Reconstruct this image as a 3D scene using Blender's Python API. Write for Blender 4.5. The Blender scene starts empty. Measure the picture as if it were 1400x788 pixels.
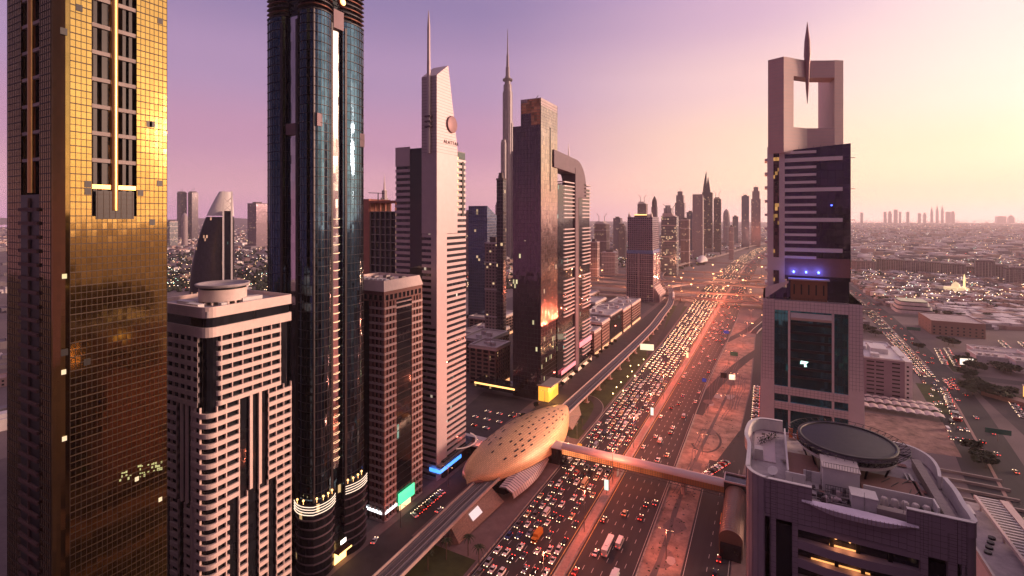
import bpy, math, random
from mathutils import Vector, Matrix
random.seed(7)
R = math.radians
sc = bpy.context.scene
col = sc.collection

# ---------------------------------------------------------------- camera
F = 672.0; TH = math.atan(348 / F); CT, ST = math.cos(TH), math.sin(TH); CH = 150.0
cam_d = bpy.data.cameras.new('camera'); cam = bpy.data.objects.new('camera', cam_d); col.objects.link(cam)
cam.location = (0, 0, CH); cam.rotation_euler = (R(90), 0, TH)
cam_d.sensor_width = 36; cam_d.lens = 36 * F / 1400; cam_d.shift_y = -98 / 1400
cam_d.clip_start = 1; cam_d.clip_end = 60000
sc.camera = cam

# ---------------------------------------------------------------- world and sun
GLOW = 2.3
SUN_AZ = R(57)      # measured from +Y towards +X
SUN_EL = R(8)
sx, sy = math.sin(SUN_AZ), math.cos(SUN_AZ)
world = bpy.data.worlds.new('World'); sc.world = world; world.use_nodes = True
nt = world.node_tree; nt.nodes.clear()
def wn(t, **k):
    n = nt.nodes.new(t)
    for a, b in k.items(): setattr(n, a, b)
    return n
def wl(a, b): nt.links.new(a, b)
def lin(h):
    h = h.lstrip('#'); o = []
    for i in (0, 2, 4):
        c = int(h[i:i+2], 16) / 255
        o.append(c / 12.92 if c <= .04045 else ((c + .055) / 1.055) ** 2.4)
    return o + [1]
tc = wn('ShaderNodeTexCoord'); sep = wn('ShaderNodeSeparateXYZ'); wl(tc.outputs['Generated'], sep.inputs[0])
def wm(op, a, b=None):
    n = wn('ShaderNodeMath', operation=op)
    for i, q in enumerate((a, b)):
        if q is None: continue
        if isinstance(q, (int, float)): n.inputs[i].default_value = q
        else: wl(q, n.inputs[i])
    return n.outputs[0]
X_, Y_, Z_ = sep.outputs
hl = wm('MAXIMUM', wm('SQRT', wm('ADD', wm('MULTIPLY', X_, X_), wm('MULTIPLY', Y_, Y_))), .001)
dt = wm('DIVIDE', wm('ADD', wm('MULTIPLY', X_, sx), wm('MULTIPLY', Y_, sy)), hl)
def ramp(stops):
    r = wn('ShaderNodeValToRGB'); r.color_ramp.interpolation = 'EASE'
    e = r.color_ramp.elements
    while len(e) > 1: e.remove(e[0])
    e[0].position = stops[0][0]; e[0].color = lin(stops[0][1])
    for p, c in stops[1:]:
        q = e.new(p); q.color = lin(c)
    wl(Z_, r.inputs[0]); return r.outputs[0]
rR = ramp([(0, '#ecc6b8'), (.035, '#f6d2a4'), (.10, '#fde8bc'), (.18, '#fcefd8'), (.30, '#f8e2d6'), (.42, '#ecced2'), (.65, '#b08c9c'), (.78, '#8c7086'), (1, '#b096a4')])
rC = ramp([(0, '#e8bcae'), (.05, '#f8cfa8'), (.13, '#f6d2b4'), (.24, '#e4c0bc'), (.36, '#c4a2b8'), (.42, '#b494b8'), (.62, '#9a7a98'), (.78, '#8c7086'), (1, '#b096a4')])
rL = ramp([(0, '#a87a94'), (.05, '#bd8c9e'), (.14, '#b082a0'), (.26, '#9c80a4'), (.40, '#7e6e98'), (.62, '#846888'), (.78, '#8c7086'), (1, '#b096a4')])
rB = ramp([(0, '#5c3c50'), (.1, '#563a54'), (.3, '#44304c'), (.6, '#564058'), (.78, '#8c7086'), (1, '#b096a4')])
def wmix(f, a, b):
    m = wn('ShaderNodeMix', data_type='RGBA'); wl(f, m.inputs[0]); wl(a, m.inputs[6]); wl(b, m.inputs[7]); return m.outputs[2]
def wmap(lo, hi):
    m = wn('ShaderNodeMapRange', interpolation_type='SMOOTHSTEP'); wl(dt, m.inputs[0])
    m.inputs[1].default_value = lo; m.inputs[2].default_value = hi; return m.outputs[0]
bk = wn('ShaderNodeMapRange', interpolation_type='SMOOTHSTEP'); wl(wm('DIVIDE', Y_, hl), bk.inputs[0]); bk.inputs[1].default_value = -.45; bk.inputs[2].default_value = .12
c1 = rL
c2 = wmix(wmap(.0, .62), c1, rC)
c3 = wmix(wmap(.5, .93), c2, rR)
# the afterglow round the sun, just outside the right edge of the picture
gd = wm('ADD', wm('MULTIPLY', dt, .93), wm('MULTIPLY', wm('SUBTRACT', .22, wm('ABSOLUTE', wm('SUBTRACT', Z_, .12))), .32))
glow = wm('MULTIPLY', wm('POWER', wm('MAXIMUM', wm('DIVIDE', wm('SUBTRACT', gd, .76), .24), 0), 2.0), GLOW)
gm = wn('ShaderNodeVectorMath', operation='SCALE'); gm.inputs[0].default_value = (1.0, .77, .54); wl(glow, gm.inputs['Scale'])
c3 = wmix(bk.outputs[0], rB, c3)
ga = wn('ShaderNodeVectorMath', operation='ADD'); wl(c3, ga.inputs[0]); wl(gm.outputs[0], ga.inputs[1]); c3 = ga.outputs[0]
# faint high cloud / dust banding
mp = wn('ShaderNodeMapping'); wl(tc.outputs['Generated'], mp.inputs[0]); mp.inputs['Scale'].default_value = (1.2, 1.2, 14)
nz = wn('ShaderNodeTexNoise'); wl(mp.outputs[0], nz.inputs[0]); nz.inputs['Scale'].default_value = 2; nz.inputs['Detail'].default_value = 4
mr = wn('ShaderNodeMapRange'); wl(nz.outputs[0], mr.inputs[0]); mr.inputs[3].default_value = .97; mr.inputs[4].default_value = 1.03
# dusty air brightens the last degrees above the horizon
hb = wm('ADD', 1, wm('MULTIPLY', wm('POWER', wm('MAXIMUM', wm('SUBTRACT', 1, wm('DIVIDE', wm('MAXIMUM', Z_, 0), .16)), 0), 2), .62))
hs = wn('ShaderNodeVectorMath', operation='SCALE'); wl(c3, hs.inputs[0]); wl(wm('MULTIPLY', mr.outputs[0], hb), hs.inputs['Scale'])
bg = wn('ShaderNodeBackground'); wl(hs.outputs[0], bg.inputs[0]); bg.inputs[1].default_value = 1.32
sky = wn('ShaderNodeTexSky', sky_type='NISHITA'); sky.sun_disc = False; sky.sun_elevation = SUN_EL; sky.sun_rotation = SUN_AZ
bg2 = wn('ShaderNodeBackground'); wl(sky.outputs[0], bg2.inputs[0]); bg2.inputs[1].default_value = .006
ad = wn('ShaderNodeAddShader'); wl(bg.outputs[0], ad.inputs[0]); wl(bg2.outputs[0], ad.inputs[1])
wo = wn('ShaderNodeOutputWorld'); wl(ad.outputs[0], wo.inputs[0])

sun_d = bpy.data.lights.new('sun', 'SUN'); sun = bpy.data.objects.new('sun', sun_d); col.objects.link(sun)
sun_d.energy = 5.0; sun_d.angle = R(9); sun_d.color = (1.0, .58, .42)
sun.rotation_euler = Vector((-sx * math.cos(SUN_EL), -sy * math.cos(SUN_EL), -math.sin(SUN_EL))).to_track_quat('-Z', 'Y').to_euler()
sc.view_settings.view_transform = 'Standard'; sc.view_settings.look = 'None'
sc.view_settings.exposure = 0.0; sc.view_settings.gamma = 1
sc.cycles.use_denoising = True
sc.cycles.max_bounces = 6; sc.cycles.diffuse_bounces = 2; sc.cycles.glossy_bounces = 3
sc.cycles.volume_bounces = 3; sc.cycles.transmission_bounces = 2
sc.cycles.sample_clamp_indirect = 3; sc.cycles.caustics_reflective = False; sc.cycles.caustics_refractive = False
sc.cycles.use_adaptive_sampling = True; sc.cycles.adaptive_threshold = .02

# ---------------------------------------------------------------- helpers
def G(px, py, Z=0.0):
    "ground (or height Z) point that the survey pixel falls on"
    z = F * (CH - Z) / (py - 296); x = (px - 700) / F * z
    return x * CT - z * ST, x * ST + z * CT
def CX(px, X):
    a = (px - 700) / F; z = X / (a * CT - ST); return z * (a * ST + CT)
def CY(px, Y):
    a = (px - 700) / F; z = Y / (a * ST + CT); return z * (a * CT - ST)
def depth(X, Y): return -X * ST + Y * CT
def HT(py, X, Y): return CH - (py - 296) * depth(X, Y) / F

class MB:
    def __init__(s): s.v = []; s.f = []; s.m = []; s.sm = []; s.T = None
    def add(s, vs, fs, mi=0, smooth=False):
        b = len(s.v)
        if s.T is not None: vs = [tuple(s.T @ Vector(p)) for p in vs]
        s.v += [tuple(p) for p in vs]
        for f in fs: s.f.append(tuple(i + b for i in f)); s.m.append(mi); s.sm.append(smooth)
        return s
    def box(s, x0, x1, y0, y1, z0, z1, mi=0):
        if x0 > x1: x0, x1 = x1, x0
        if y0 > y1: y0, y1 = y1, y0
        return s.add([(x0,y0,z0),(x1,y0,z0),(x1,y1,z0),(x0,y1,z0),(x0,y0,z1),(x1,y0,z1),(x1,y1,z1),(x0,y1,z1)],
              [(0,3,2,1),(4,5,6,7),(0,1,5,4),(1,2,6,5),(2,3,7,6),(3,0,4,7)], mi)
    def prism(s, poly, z0, z1, mi=0, top=None, scale=None, smooth=False):
        n = len(poly); p1 = poly
        if scale:
            cx = sum(p[0] for p in poly)/n; cy = sum(p[1] for p in poly)/n
            p1 = [(cx+(p[0]-cx)*scale, cy+(p[1]-cy)*scale) for p in poly]
        vs = [(p[0],p[1],z0) for p in poly] + [(p[0],p[1],z1) for p in p1]
        fs = [(i,(i+1)%n,(i+1)%n+n,i+n) for i in range(n)]
        s.add(vs, fs, mi, smooth)
        s.add(vs, [tuple(range(n-1,-1,-1)), tuple(range(n,2*n))], mi if top is None else top)
        return s
    def ring(s, poly, inner, z0, z1, mi=0):
        n = len(poly)
        vs = [(p[0],p[1],z0) for p in poly]+[(p[0],p[1],z1) for p in poly]+[(p[0],p[1],z0) for p in inner]+[(p[0],p[1],z1) for p in inner]
        fs = []
        for i in range(n):
            j = (i+1) % n
            fs += [(i,j,j+n,i+n),(j+2*n,i+2*n,i+3*n,j+3*n),(i+n,j+n,j+3*n,i+3*n),(j,i,i+2*n,j+2*n)]
        return s.add(vs, fs, mi)
    def profile(s, pts, axis, a0, a1, mi=0):
        "extrude a closed (u,z) profile; axis 'x' -> u is Y and it runs along X; axis 'y' -> u is X"
        n = len(pts)
        if axis == 'x': vs = [(a0,u,z) for u,z in pts]+[(a1,u,z) for u,z in pts]
        else: vs = [(u,a0,z) for u,z in pts]+[(u,a1,z) for u,z in pts]
        return s.add(vs, [(i,(i+1)%n,(i+1)%n+n,i+n) for i in range(n)]+[tuple(range(n-1,-1,-1)),tuple(range(n,2*n))], mi)
    def tube(s, p0, p1, r0, r1=None, n=8, mi=0, smooth=True):
        r1 = r0 if r1 is None else r1
        p0, p1 = Vector(p0), Vector(p1); d = (p1-p0).normalized()
        a = d.orthogonal().normalized(); b = d.cross(a)
        vs = [p0+(a*math.cos(t)+b*math.sin(t))*r0 for t in [2*math.pi*i/n for i in range(n)]]+\
             [p1+(a*math.cos(t)+b*math.sin(t))*r1 for t in [2*math.pi*i/n for i in range(n)]]
        vs = [tuple(v) for v in vs]
        s.add(vs, [(i,(i+1)%n,(i+1)%n+n,i+n) for i in range(n)], mi, smooth)
        return s.add(vs, [tuple(range(n-1,-1,-1)),tuple(range(n,2*n))], mi)
    def lathe(s, prof, cx, cy, n=16, mi=0, smooth=True):
        m = len(prof); vs = []
        for r, z in prof:
            for i in range(n): vs.append((cx+r*math.cos(2*math.pi*i/n), cy+r*math.sin(2*math.pi*i/n), z))
        fs = [(k*n+i, k*n+(i+1)%n, (k+1)*n+(i+1)%n, (k+1)*n+i) for k in range(m-1) for i in range(n)]
        s.add(vs, fs, mi, smooth)
        return s.add(vs, [tuple(range(n-1,-1,-1)), tuple(range((m-1)*n, m*n))], mi)
    def loft(s, rings, mi=0, smooth=True, closed=True):
        n = len(rings[0]); vs = [p for r in rings for p in r]
        e = n if closed else n-1
        return s.add(vs, [(k*n+i, k*n+(i+1)%n, (k+1)*n+(i+1)%n, (k+1)*n+i) for k in range(len(rings)-1) for i in range(e)], mi, smooth)
    def sheet(s, L, Rr, z, mi=0):
        "flat strip between two polylines of equal length"
        n = len(L)
        zz = z if callable(z) else (lambda i: z)
        vs = [(L[i][0],L[i][1],zz(i)) for i in range(n)]+[(Rr[i][0],Rr[i][1],zz(i)) for i in range(n)]
        return s.add(vs, [(i,i+n,i+n+1,i+1) for i in range(n-1)], mi)
    def build(s, name, mats, parent=None, origin=None, label=None, cat=None, group=None, kind=None):
        if not isinstance(mats, (list, tuple)): mats = [mats]
        o0 = origin
        if o0 is None: o0 = tuple(parent.get('_o', (0,0,0))) if parent else (0,0,0)
        me = bpy.data.meshes.new(name)
        me.from_pydata([(p[0]-o0[0],p[1]-o0[1],p[2]-o0[2]) for p in s.v], [], s.f)
        for m in mats: me.materials.append(m)
        me.polygons.foreach_set('material_index', s.m)
        me.polygons.foreach_set('use_smooth', s.sm)
        me.update()
        ob = bpy.data.objects.new(name, me); col.objects.link(ob)
        ob['_o'] = o0
        if parent: ob.parent = parent
        else: ob.location = o0
        tag(ob, label, cat, group, kind)
        return ob
def tag(o, label=None, cat=None, group=None, kind=None):
    if label: o['label'] = label
    if cat: o['category'] = cat
    if group: o['group'] = group
    if kind: o['kind'] = kind
    return o
def thing(name, label, cat, loc=(0,0,0), group=None):
    o = bpy.data.objects.new(name, None); col.objects.link(o); o.location = loc; o['_o'] = loc
    o.empty_display_size = 2
    return tag(o, label, cat, group)
def copy_tree(o, parent=None):
    c = o.copy(); col.objects.link(c); c.parent = parent
    for ch in list(o.children): copy_tree(ch, c)
    return c
def rect(x0, x1, y0, y1): return [(x0,y0),(x1,y0),(x1,y1),(x0,y1)]
def rrect(x0, x1, y0, y1, rad, n=5):
    "rad: radii of the corners (x0,y0),(x1,y0),(x1,y1),(x0,y1)"
    if not isinstance(rad, (tuple, list)): rad = (rad,)*4
    out = []
    for (cx, cy, a), r in zip([(x0,y0,180),(x1,y0,270),(x1,y1,0),(x0,y1,90)], rad):
        if r <= 0: out.append((cx,cy)); continue
        ox = cx + (r if cx == x0 else -r); oy = cy + (r if cy == y0 else -r)
        for i in range(n+1):
            t = R(a + 90*i/n); out.append((ox+r*math.cos(t), oy+r*math.sin(t)))
    return out
def interp(pts, y):
    if y <= pts[0][0]: return pts[0][1]
    for (a, b), (c, d) in zip(pts, pts[1:]):
        if y <= c:
            t = (y-a)/(c-a); return b+(d-b)*t
    return pts[-1][1]
def smooth_line(pts, n=8):
    "Catmull-Rom through points of any dimension"
    out = []; P = [pts[0]]+list(pts)+[pts[-1]]
    for i in range(1, len(P)-2):
        for k in range(n):
            t = k/n
            out.append(tuple(.5*((2*b)+(-a+c)*t+(2*a-5*b+4*c-d)*t*t+(-a+3*b-3*c+d)*t**3) for a,b,c,d in zip(P[i-1],P[i],P[i+1],P[i+2])))
    out.append(tuple(pts[-1])); return out
def offset(line, d):
    out = []
    for i, p in enumerate(line):
        a = Vector(line[max(i-1,0)][:2]); b = Vector(line[min(i+1,len(line)-1)][:2]); t = (b-a).normalized()
        out.append((p[0]+t.y*d, p[1]-t.x*d) + tuple(p[2:]))
    return out

# ---------------------------------------------------------------- materials
def newmat(name):
    m = bpy.data.materials.new(name); m.use_nodes = True; t = m.node_tree
    return m, t, t.nodes['Principled BSDF']
def node(t, ty, **k):
    n = t.nodes.new(ty)
    for a, b in k.items(): setattr(n, a, b)
    return n
def mth(t, op, a, b=None, c=None):
    n = node(t, 'ShaderNodeMath', operation=op)
    for i, q in enumerate((a, b, c)):
        if q is None: continue
        if isinstance(q, (int, float)): n.inputs[i].default_value = q
        else: t.links.new(q, n.inputs[i])
    return n.outputs[0]
def pm(name, c, rough=.7, metal=0, var=.18, scale=.15, stretch=(1,1,1), fine=0, spec=.4):
    m, t, b = newmat(name)
    tc = node(t, 'ShaderNodeTexCoord'); mp = node(t, 'ShaderNodeMapping'); mp.inputs['Scale'].default_value = stretch
    t.links.new(tc.outputs['Object'], mp.inputs[0])
    n = node(t, 'ShaderNodeTexNoise'); n.inputs['Scale'].default_value = scale; n.inputs['Detail'].default_value = 6; n.inputs['Roughness'].default_value = .65
    t.links.new(mp.outputs[0], n.inputs[0])
    mr = node(t, 'ShaderNodeMapRange'); mr.inputs[1].default_value = .25; mr.inputs[2].default_value = .75; mr.inputs[3].default_value = 1-var; mr.inputs[4].default_value = 1+var
    t.links.new(n.outputs[0], mr.inputs[0])
    rgb = node(t, 'ShaderNodeRGB'); rgb.outputs[0].default_value = (*c, 1)
    v = node(t, 'ShaderNodeVectorMath', operation='SCALE'); t.links.new(rgb.outputs[0], v.inputs[0]); t.links.new(mr.outputs[0], v.inputs['Scale'])
    t.links.new(v.outputs[0], b.inputs['Base Color'])
    b.inputs['Roughness'].default_value = rough; b.inputs['Metallic'].default_value = metal; b.inputs['Specular IOR Level'].default_value = spec
    return m
def em(name, c, s, base=(.3,.3,.3)):
    m, t, b = newmat(name)
    b.inputs['Base Color'].default_value = (*base, 1); b.inputs['Emission Color'].default_value = (*c, 1); b.inputs['Emission Strength'].default_value = s
    m.cycles.emission_sampling = 'NONE'
    return m
def facade(name, base, metal=0, rough=.08, cu=1.5, cz=1.9, tilt=.012, tone=.25, lit=0., litc=(1,.75,.4), lits=1.5, lines=None, linec=None, spec=.8, litz=1e9, tint2=None):
    """curtain wall: per-pane tone and tilt, some lit panes; optional frame lines (u,z widths) for far buildings"""
    m, t, b = newmat(name)
    tc = node(t, 'ShaderNodeTexCoord'); sp = node(t, 'ShaderNodeSeparateXYZ'); t.links.new(tc.outputs['Object'], sp.inputs[0])
    u = mth(t, 'DIVIDE', mth(t, 'ADD', mth(t, 'ADD', sp.outputs[0], sp.outputs[1]), .013), cu)
    w = mth(t, 'DIVIDE', sp.outputs[2], cz)
    fu, fw = mth(t, 'FLOOR', u), mth(t, 'FLOOR', w)
    cb = node(t, 'ShaderNodeCombineXYZ'); t.links.new(fu, cb.inputs[0]); t.links.new(fw, cb.inputs[1])
    wn_ = node(t, 'ShaderNodeTexWhiteNoise', noise_dimensions='2D'); t.links.new(cb.outputs[0], wn_.inputs[0])
    rgb = node(t, 'ShaderNodeRGB'); rgb.outputs[0].default_value = (*base, 1)
    sc_ = mth(t, 'MULTIPLY_ADD', wn_.outputs[0], 2*tone, 1-tone)
    v = node(t, 'ShaderNodeVectorMath', operation='SCALE'); t.links.new(rgb.outputs[0], v.inputs[0]); t.links.new(sc_, v.inputs['Scale'])
    colr = v.outputs[0]
    b.inputs['Roughness'].default_value = rough; b.inputs['Metallic'].default_value = metal; b.inputs['Specular IOR Level'].default_value = spec
    # tilt
    if tilt:
        geo = node(t, 'ShaderNodeNewGeometry')
        s1 = node(t, 'ShaderNodeVectorMath', operation='SUBTRACT'); t.links.new(wn_.outputs[1], s1.inputs[0]); s1.inputs[1].default_value = (.5,.5,.5)
        nz = node(t, 'ShaderNodeTexNoise'); t.links.new(tc.outputs['Object'], nz.inputs[0]); nz.inputs['Scale'].default_value = .12
        s3 = node(t, 'ShaderNodeVectorMath', operation='SUBTRACT'); t.links.new(nz.outputs[1], s3.inputs[0]); s3.inputs[1].default_value = (.5,.5,.5)
        s2 = node(t, 'ShaderNodeVectorMath', operation='SCALE'); t.links.new(s1.outputs[0], s2.inputs[0]); s2.inputs['Scale'].default_value = tilt*2
        s4 = node(t, 'ShaderNodeVectorMath', operation='SCALE'); t.links.new(s3.outputs[0], s4.inputs[0]); s4.inputs['Scale'].default_value = tilt*3
        a1 = node(t, 'ShaderNodeVectorMath', operation='ADD'); t.links.new(s2.outputs[0], a1.inputs[0]); t.links.new(s4.outputs[0], a1.inputs[1])
        a2 = node(t, 'ShaderNodeVectorMath', operation='ADD'); t.links.new(a1.outputs[0], a2.inputs[0]); t.links.new(geo.outputs['Normal'], a2.inputs[1])
        nn = node(t, 'ShaderNodeVectorMath', operation='NORMALIZE'); t.links.new(a2.outputs[0], nn.inputs[0]); t.links.new(nn.outputs[0], b.inputs['Normal'])
    litf = None
    if lit:
        wn2 = node(t, 'ShaderNodeTexWhiteNoise', noise_dimensions='3D'); a = node(t, 'ShaderNodeVectorMath', operation='ADD'); t.links.new(cb.outputs[0], a.inputs[0]); a.inputs[1].default_value = (17.3, 5.1, 3)
        t.links.new(a.outputs[0], wn2.inputs[0])
        # clumps: neighbouring rooms tend to be lit together
        n3 = node(t, 'ShaderNodeTexNoise'); t.links.new(cb.outputs[0], n3.inputs[0]); n3.inputs['Scale'].default_value = .23; n3.inputs['Detail'].default_value = 2
        thr = mth(t, 'MULTIPLY', mth(t, 'POWER', mth(t, 'MULTIPLY', n3.outputs[0], 1.7), 5), lit)
        litf = mth(t, 'MULTIPLY', mth(t, 'LESS_THAN', wn2.outputs[0], thr), mth(t, 'LESS_THAN', sp.outputs[2], litz))
        geo2 = node(t, 'ShaderNodeNewGeometry'); sn = node(t, 'ShaderNodeSeparateXYZ'); t.links.new(geo2.outputs['Normal'], sn.inputs[0])
        litf = mth(t, 'MULTIPLY', litf, mth(t, 'LESS_THAN', mth(t, 'ABSOLUTE', sn.outputs[2]), .5))
    if lines:
        ru, rw = mth(t, 'FRACT', u), mth(t, 'FRACT', w)
        lu = mth(t, 'LESS_THAN', ru, lines[0]/cu); lw = mth(t, 'LESS_THAN', rw, lines[1]/cz)
        ln = mth(t, 'MAXIMUM', lu, lw)
        mx = node(t, 'ShaderNodeMix', data_type='RGBA'); t.links.new(ln, mx.inputs[0]); t.links.new(colr, mx.inputs[6]); mx.inputs[7].default_value = (*(linec or (.3,.28,.28)), 1)
        colr = mx.outputs[2]
        t.links.new(mth(t, 'MULTIPLY_ADD', ln, .6-rough, rough), b.inputs['Roughness'])
        t.links.new(mth(t, 'MULTIPLY', mth(t, 'SUBTRACT', 1, ln), metal), b.inputs['Metallic'])
        if litf is not None: litf = mth(t, 'MULTIPLY', litf, mth(t, 'SUBTRACT', 1, ln))
    t.links.new(colr, b.inputs['Base Color'])
    if litf is not None:
        b.inputs['Emission Color'].default_value = (*litc, 1)
        t.links.new(mth(t, 'MULTIPLY', litf, mth(t, 'MULTIPLY_ADD', wn_.outputs[0], lits, lits*.3)), b.inputs['Emission Strength'])
        m.cycles.emission_sampling = 'NONE'
    return m

LAMP_P = 26000
HAZE_D = 0.65e-4
M = {}
M['sand'] = pm('sand_ground', (.175,.135,.135), .95, var=.35, scale=.01)
M['dirt'] = pm('bare_earth', (.30,.185,.15), .95, var=.7, scale=.14)
M['asph'] = pm('asphalt', (.028,.023,.027), .75, var=.3, scale=.25, stretch=(1,.06,1))
M['asph2'] = pm('worn_asphalt', (.055,.043,.047), .8, var=.3, scale=.12)
M['pave'] = pm('paving', (.17,.115,.11), .85, var=.25, scale=.2)
M['paint'] = pm('road_paint', (.5,.46,.42), .6, var=.25, scale=.8)
M['ypaint'] = pm('yellow_road_paint', (.55,.36,.10), .6, var=.2, scale=.8)
M['grass'] = pm('lawn', (.045,.058,.018), .95, var=.5, scale=.12)
M['conc'] = pm('concrete', (.34,.29,.27), .8, var=.2, scale=.12)
M['dconc'] = pm('dark_concrete', (.11,.085,.088), .85, var=.25, scale=.15)
M['white'] = pm('white_paint', (.72,.68,.66), .6, var=.1, scale=.3)
M['wpanel'] = pm('off_white_cladding', (.60,.53,.50), .45, var=.1, scale=.2)
M['roof'] = pm('roof_membrane', (.42,.37,.38), .9, var=.3, scale=.3)
M['steel'] = pm('grey_steel', (.30,.27,.28), .4, .7, var=.15, scale=.4)
M['dsteel'] = pm('dark_steel', (.05,.045,.05), .45, .5, var=.2, scale=.5)
M['black'] = pm('black_metal', (.012,.011,.013), .4, .2, var=.2)
M['leaf'] = pm('foliage', (.024,.036,.015), .9, var=.5, scale=.8)
M['trunk'] = pm('bark', (.10,.07,.05), .9)
M['rail'] = pm('rail_track', (.16,.13,.13), .7, var=.3, scale=.6, stretch=(4,.2,1))
M['dglass'] = facade('dark_glass', (.012,.013,.018), 0, .06, 1.5, 3.5, .01, .3, spec=.35)
M['dglass_lit'] = facade('dark_office_glass', (.014,.013,.018), 0, .07, 1.6, 3.5, .012, .3, lit=.045, litc=(1,.62,.28), lits=.8, spec=.4)

# ================================================================ ground, roads
MB().add([(-9500,-400,0),(9500,-400,0),(9500,14500,0),(-9500,14500,0)], [(0,1,2,3)]).build('ground', M['sand'], kind='structure')

YS = [-60, 100, 200, 300, 400, 500, 600, 700, 800, 900, 1000, 1100, 1250, 1400, 1600, 1800, 2000, 2300, 2700, 3200, 4000, 5000]
xmed = [(0,-79.8),(300,-79.2),(450,-77),(600,-75.4),(916,-72.8),(1240,-67),(1743,-56),(2300,-20),(3200,90),(5000,420)]
def XM(y): return interp(xmed, y)
def XL(y): return interp([(0,-110),(400,-110),(600,-109.5),(820,-113),(1000,-118)], y) if y < 1000 else XM(y)-47
def XR(y): return interp([(0,-49.3),(460,-48),(640,-42),(780,-38),(1000,-36)], y) if y < 1000 else XM(y)+34
def strip(name, fl, fr, z, m, ys=None, **k):
    ys = ys or YS
    return MB().sheet([(fl(y), y) for y in ys], [(fr(y), y) for y in ys], z).build(name, m, kind='structure', **k)
strip('highway', XL, lambda y: XR(y), .02, M['asph'])
# median: raised kerbed strip
def kerbed(name, fl, fr, z0, z1, m, ys=YS):
    b = MB(); L = [(fl(y), y) for y in ys]; Q = [(fr(y), y) for y in ys]; n = len(ys)
    vs = [(p[0],p[1],z) for z in (z0,z1) for p in L]+[(p[0],p[1],z) for z in (z0,z1) for p in Q]
    fs = []
    for i in range(n-1):
        fs += [(i,i+n,i+n+1,i+1),(i+n,i+3*n,i+3*n+1,i+n+1),(i+2*n,i+2*n+1,i+3*n+1,i+3*n)]
    fs += [(0,2*n,3*n,n)]
    return b.add(vs, fs).build(name, m, kind='structure')
M['median'] = pm('median_paving', (.34,.22,.19), .8, var=.25, scale=.5)
kerbed('median', lambda y: XM(y)+.1, lambda y: XM(y)+4.9, 0, .16, M['median'])
# sand strip right of the highway, then service road
strip('sand_strip', lambda y: XR(y)+.6, lambda y: XR(y)+interp([(300,16.6),(450,20),(700,14)], y), .05, M['dirt'], ys=[-60,100,200,300,400,500,600,700,760])
kerbed('sand_strip_kerb', lambda y: XR(y), lambda y: XR(y)+.6, 0, .15, M['conc'], ys=YS[:9])
strip('service_road', lambda y: interp([(300,-31.9),(330,-31.5),(380,-16),(480,-12)], y), lambda y: interp([(300,-13.5),(400,-7),(600,-4)], y), .024, M['asph'], ys=[-60,100,200,300,330,380,430,480,600,760])
strip('dirt_lot', lambda y: XR(y)+.6, lambda y: interp([(300,-32),(380,-16.5),(480,-13)], y), .046, M['dirt'], ys=[325,340,360,380,400,440,480,540,600,680])
strip('parking_lane', lambda y: -12, lambda y: -3.6, .02, M['asph2'], ys=[330,400,500,620])
strip('pavement', lambda y: -13.2, lambda y: -3.2, .12, M['pave'], ys=[-60,100,200,300])
# exit ramp that joins the highway on the right
rampc = smooth_line([(-47,395),(-40,470),(-22,560),(0,650),(12,760),(20,900),(15,1010)])
MB().sheet(offset(rampc,-4.5), offset(rampc,4.5), .058).build('slip_road', M['asph'], kind='structure')
rampd = smooth_line([(-44,640),(-22,720),(-8,800),(10,880),(60,960),(160,990)])
MB().sheet(offset(rampd,-4), offset(rampd,4), .062).build('slip_road', M['asph2'], kind='structure')
trk = smooth_line([(-44.5,100),(-41.5,220),(-40,300),(-33,400),(-28,470),(-24,560)])
MB().sheet(offset(trk,-1), offset(trk,1), .056).build('dirt_track', M['dconc'], kind='structure')
trk = smooth_line([(-43.6,200),(-41,236),(-42,262),(-39,300)])
MB().sheet(offset(trk,-.5), offset(trk,1.2), .060).build('dirt_track', M['dconc'], kind='structure')
loopl = [(-36+9*math.cos(t), 352+18*math.sin(t)) for t in [R(a) for a in range(-150,130,12)]]
MB().sheet(offset(loopl,-.7), offset(loopl,.7), .052).build('dirt_track', M['asph2'], kind='structure')

# verge between the viaduct and the highway
strip('verge', lambda y: interp([(500,-139),(800,-146),(1000,-170)], y), lambda y: XL(y)-2.4, .028, M['grass'], ys=[100,150,215.9,280,290,350,400,500,600,700,800,860])
strip('roadside_path', lambda y: XL(y)-2.4, lambda y: XL(y)-.1, .10, M['pave'], ys=[-60,100,200,300,400,500,600,700,800])
strip('station_forecourt', lambda y: -148, lambda y: XL(y)-2.4, .05, M['pave'], ys=[183,210,250,300,314])
strip('frontage_road', lambda y: -164, lambda y: interp([(500,-139),(800,-146)], y), .022, M['asph2'], ys=[-60,100,200,300,400,500,600,700,800,880])
kerbed('frontage_pavement', lambda y: -168, lambda y: -161.5, 0, .14, M['pave'], ys=[-60,100,200,300,400,500,600,700,800,880])
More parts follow.
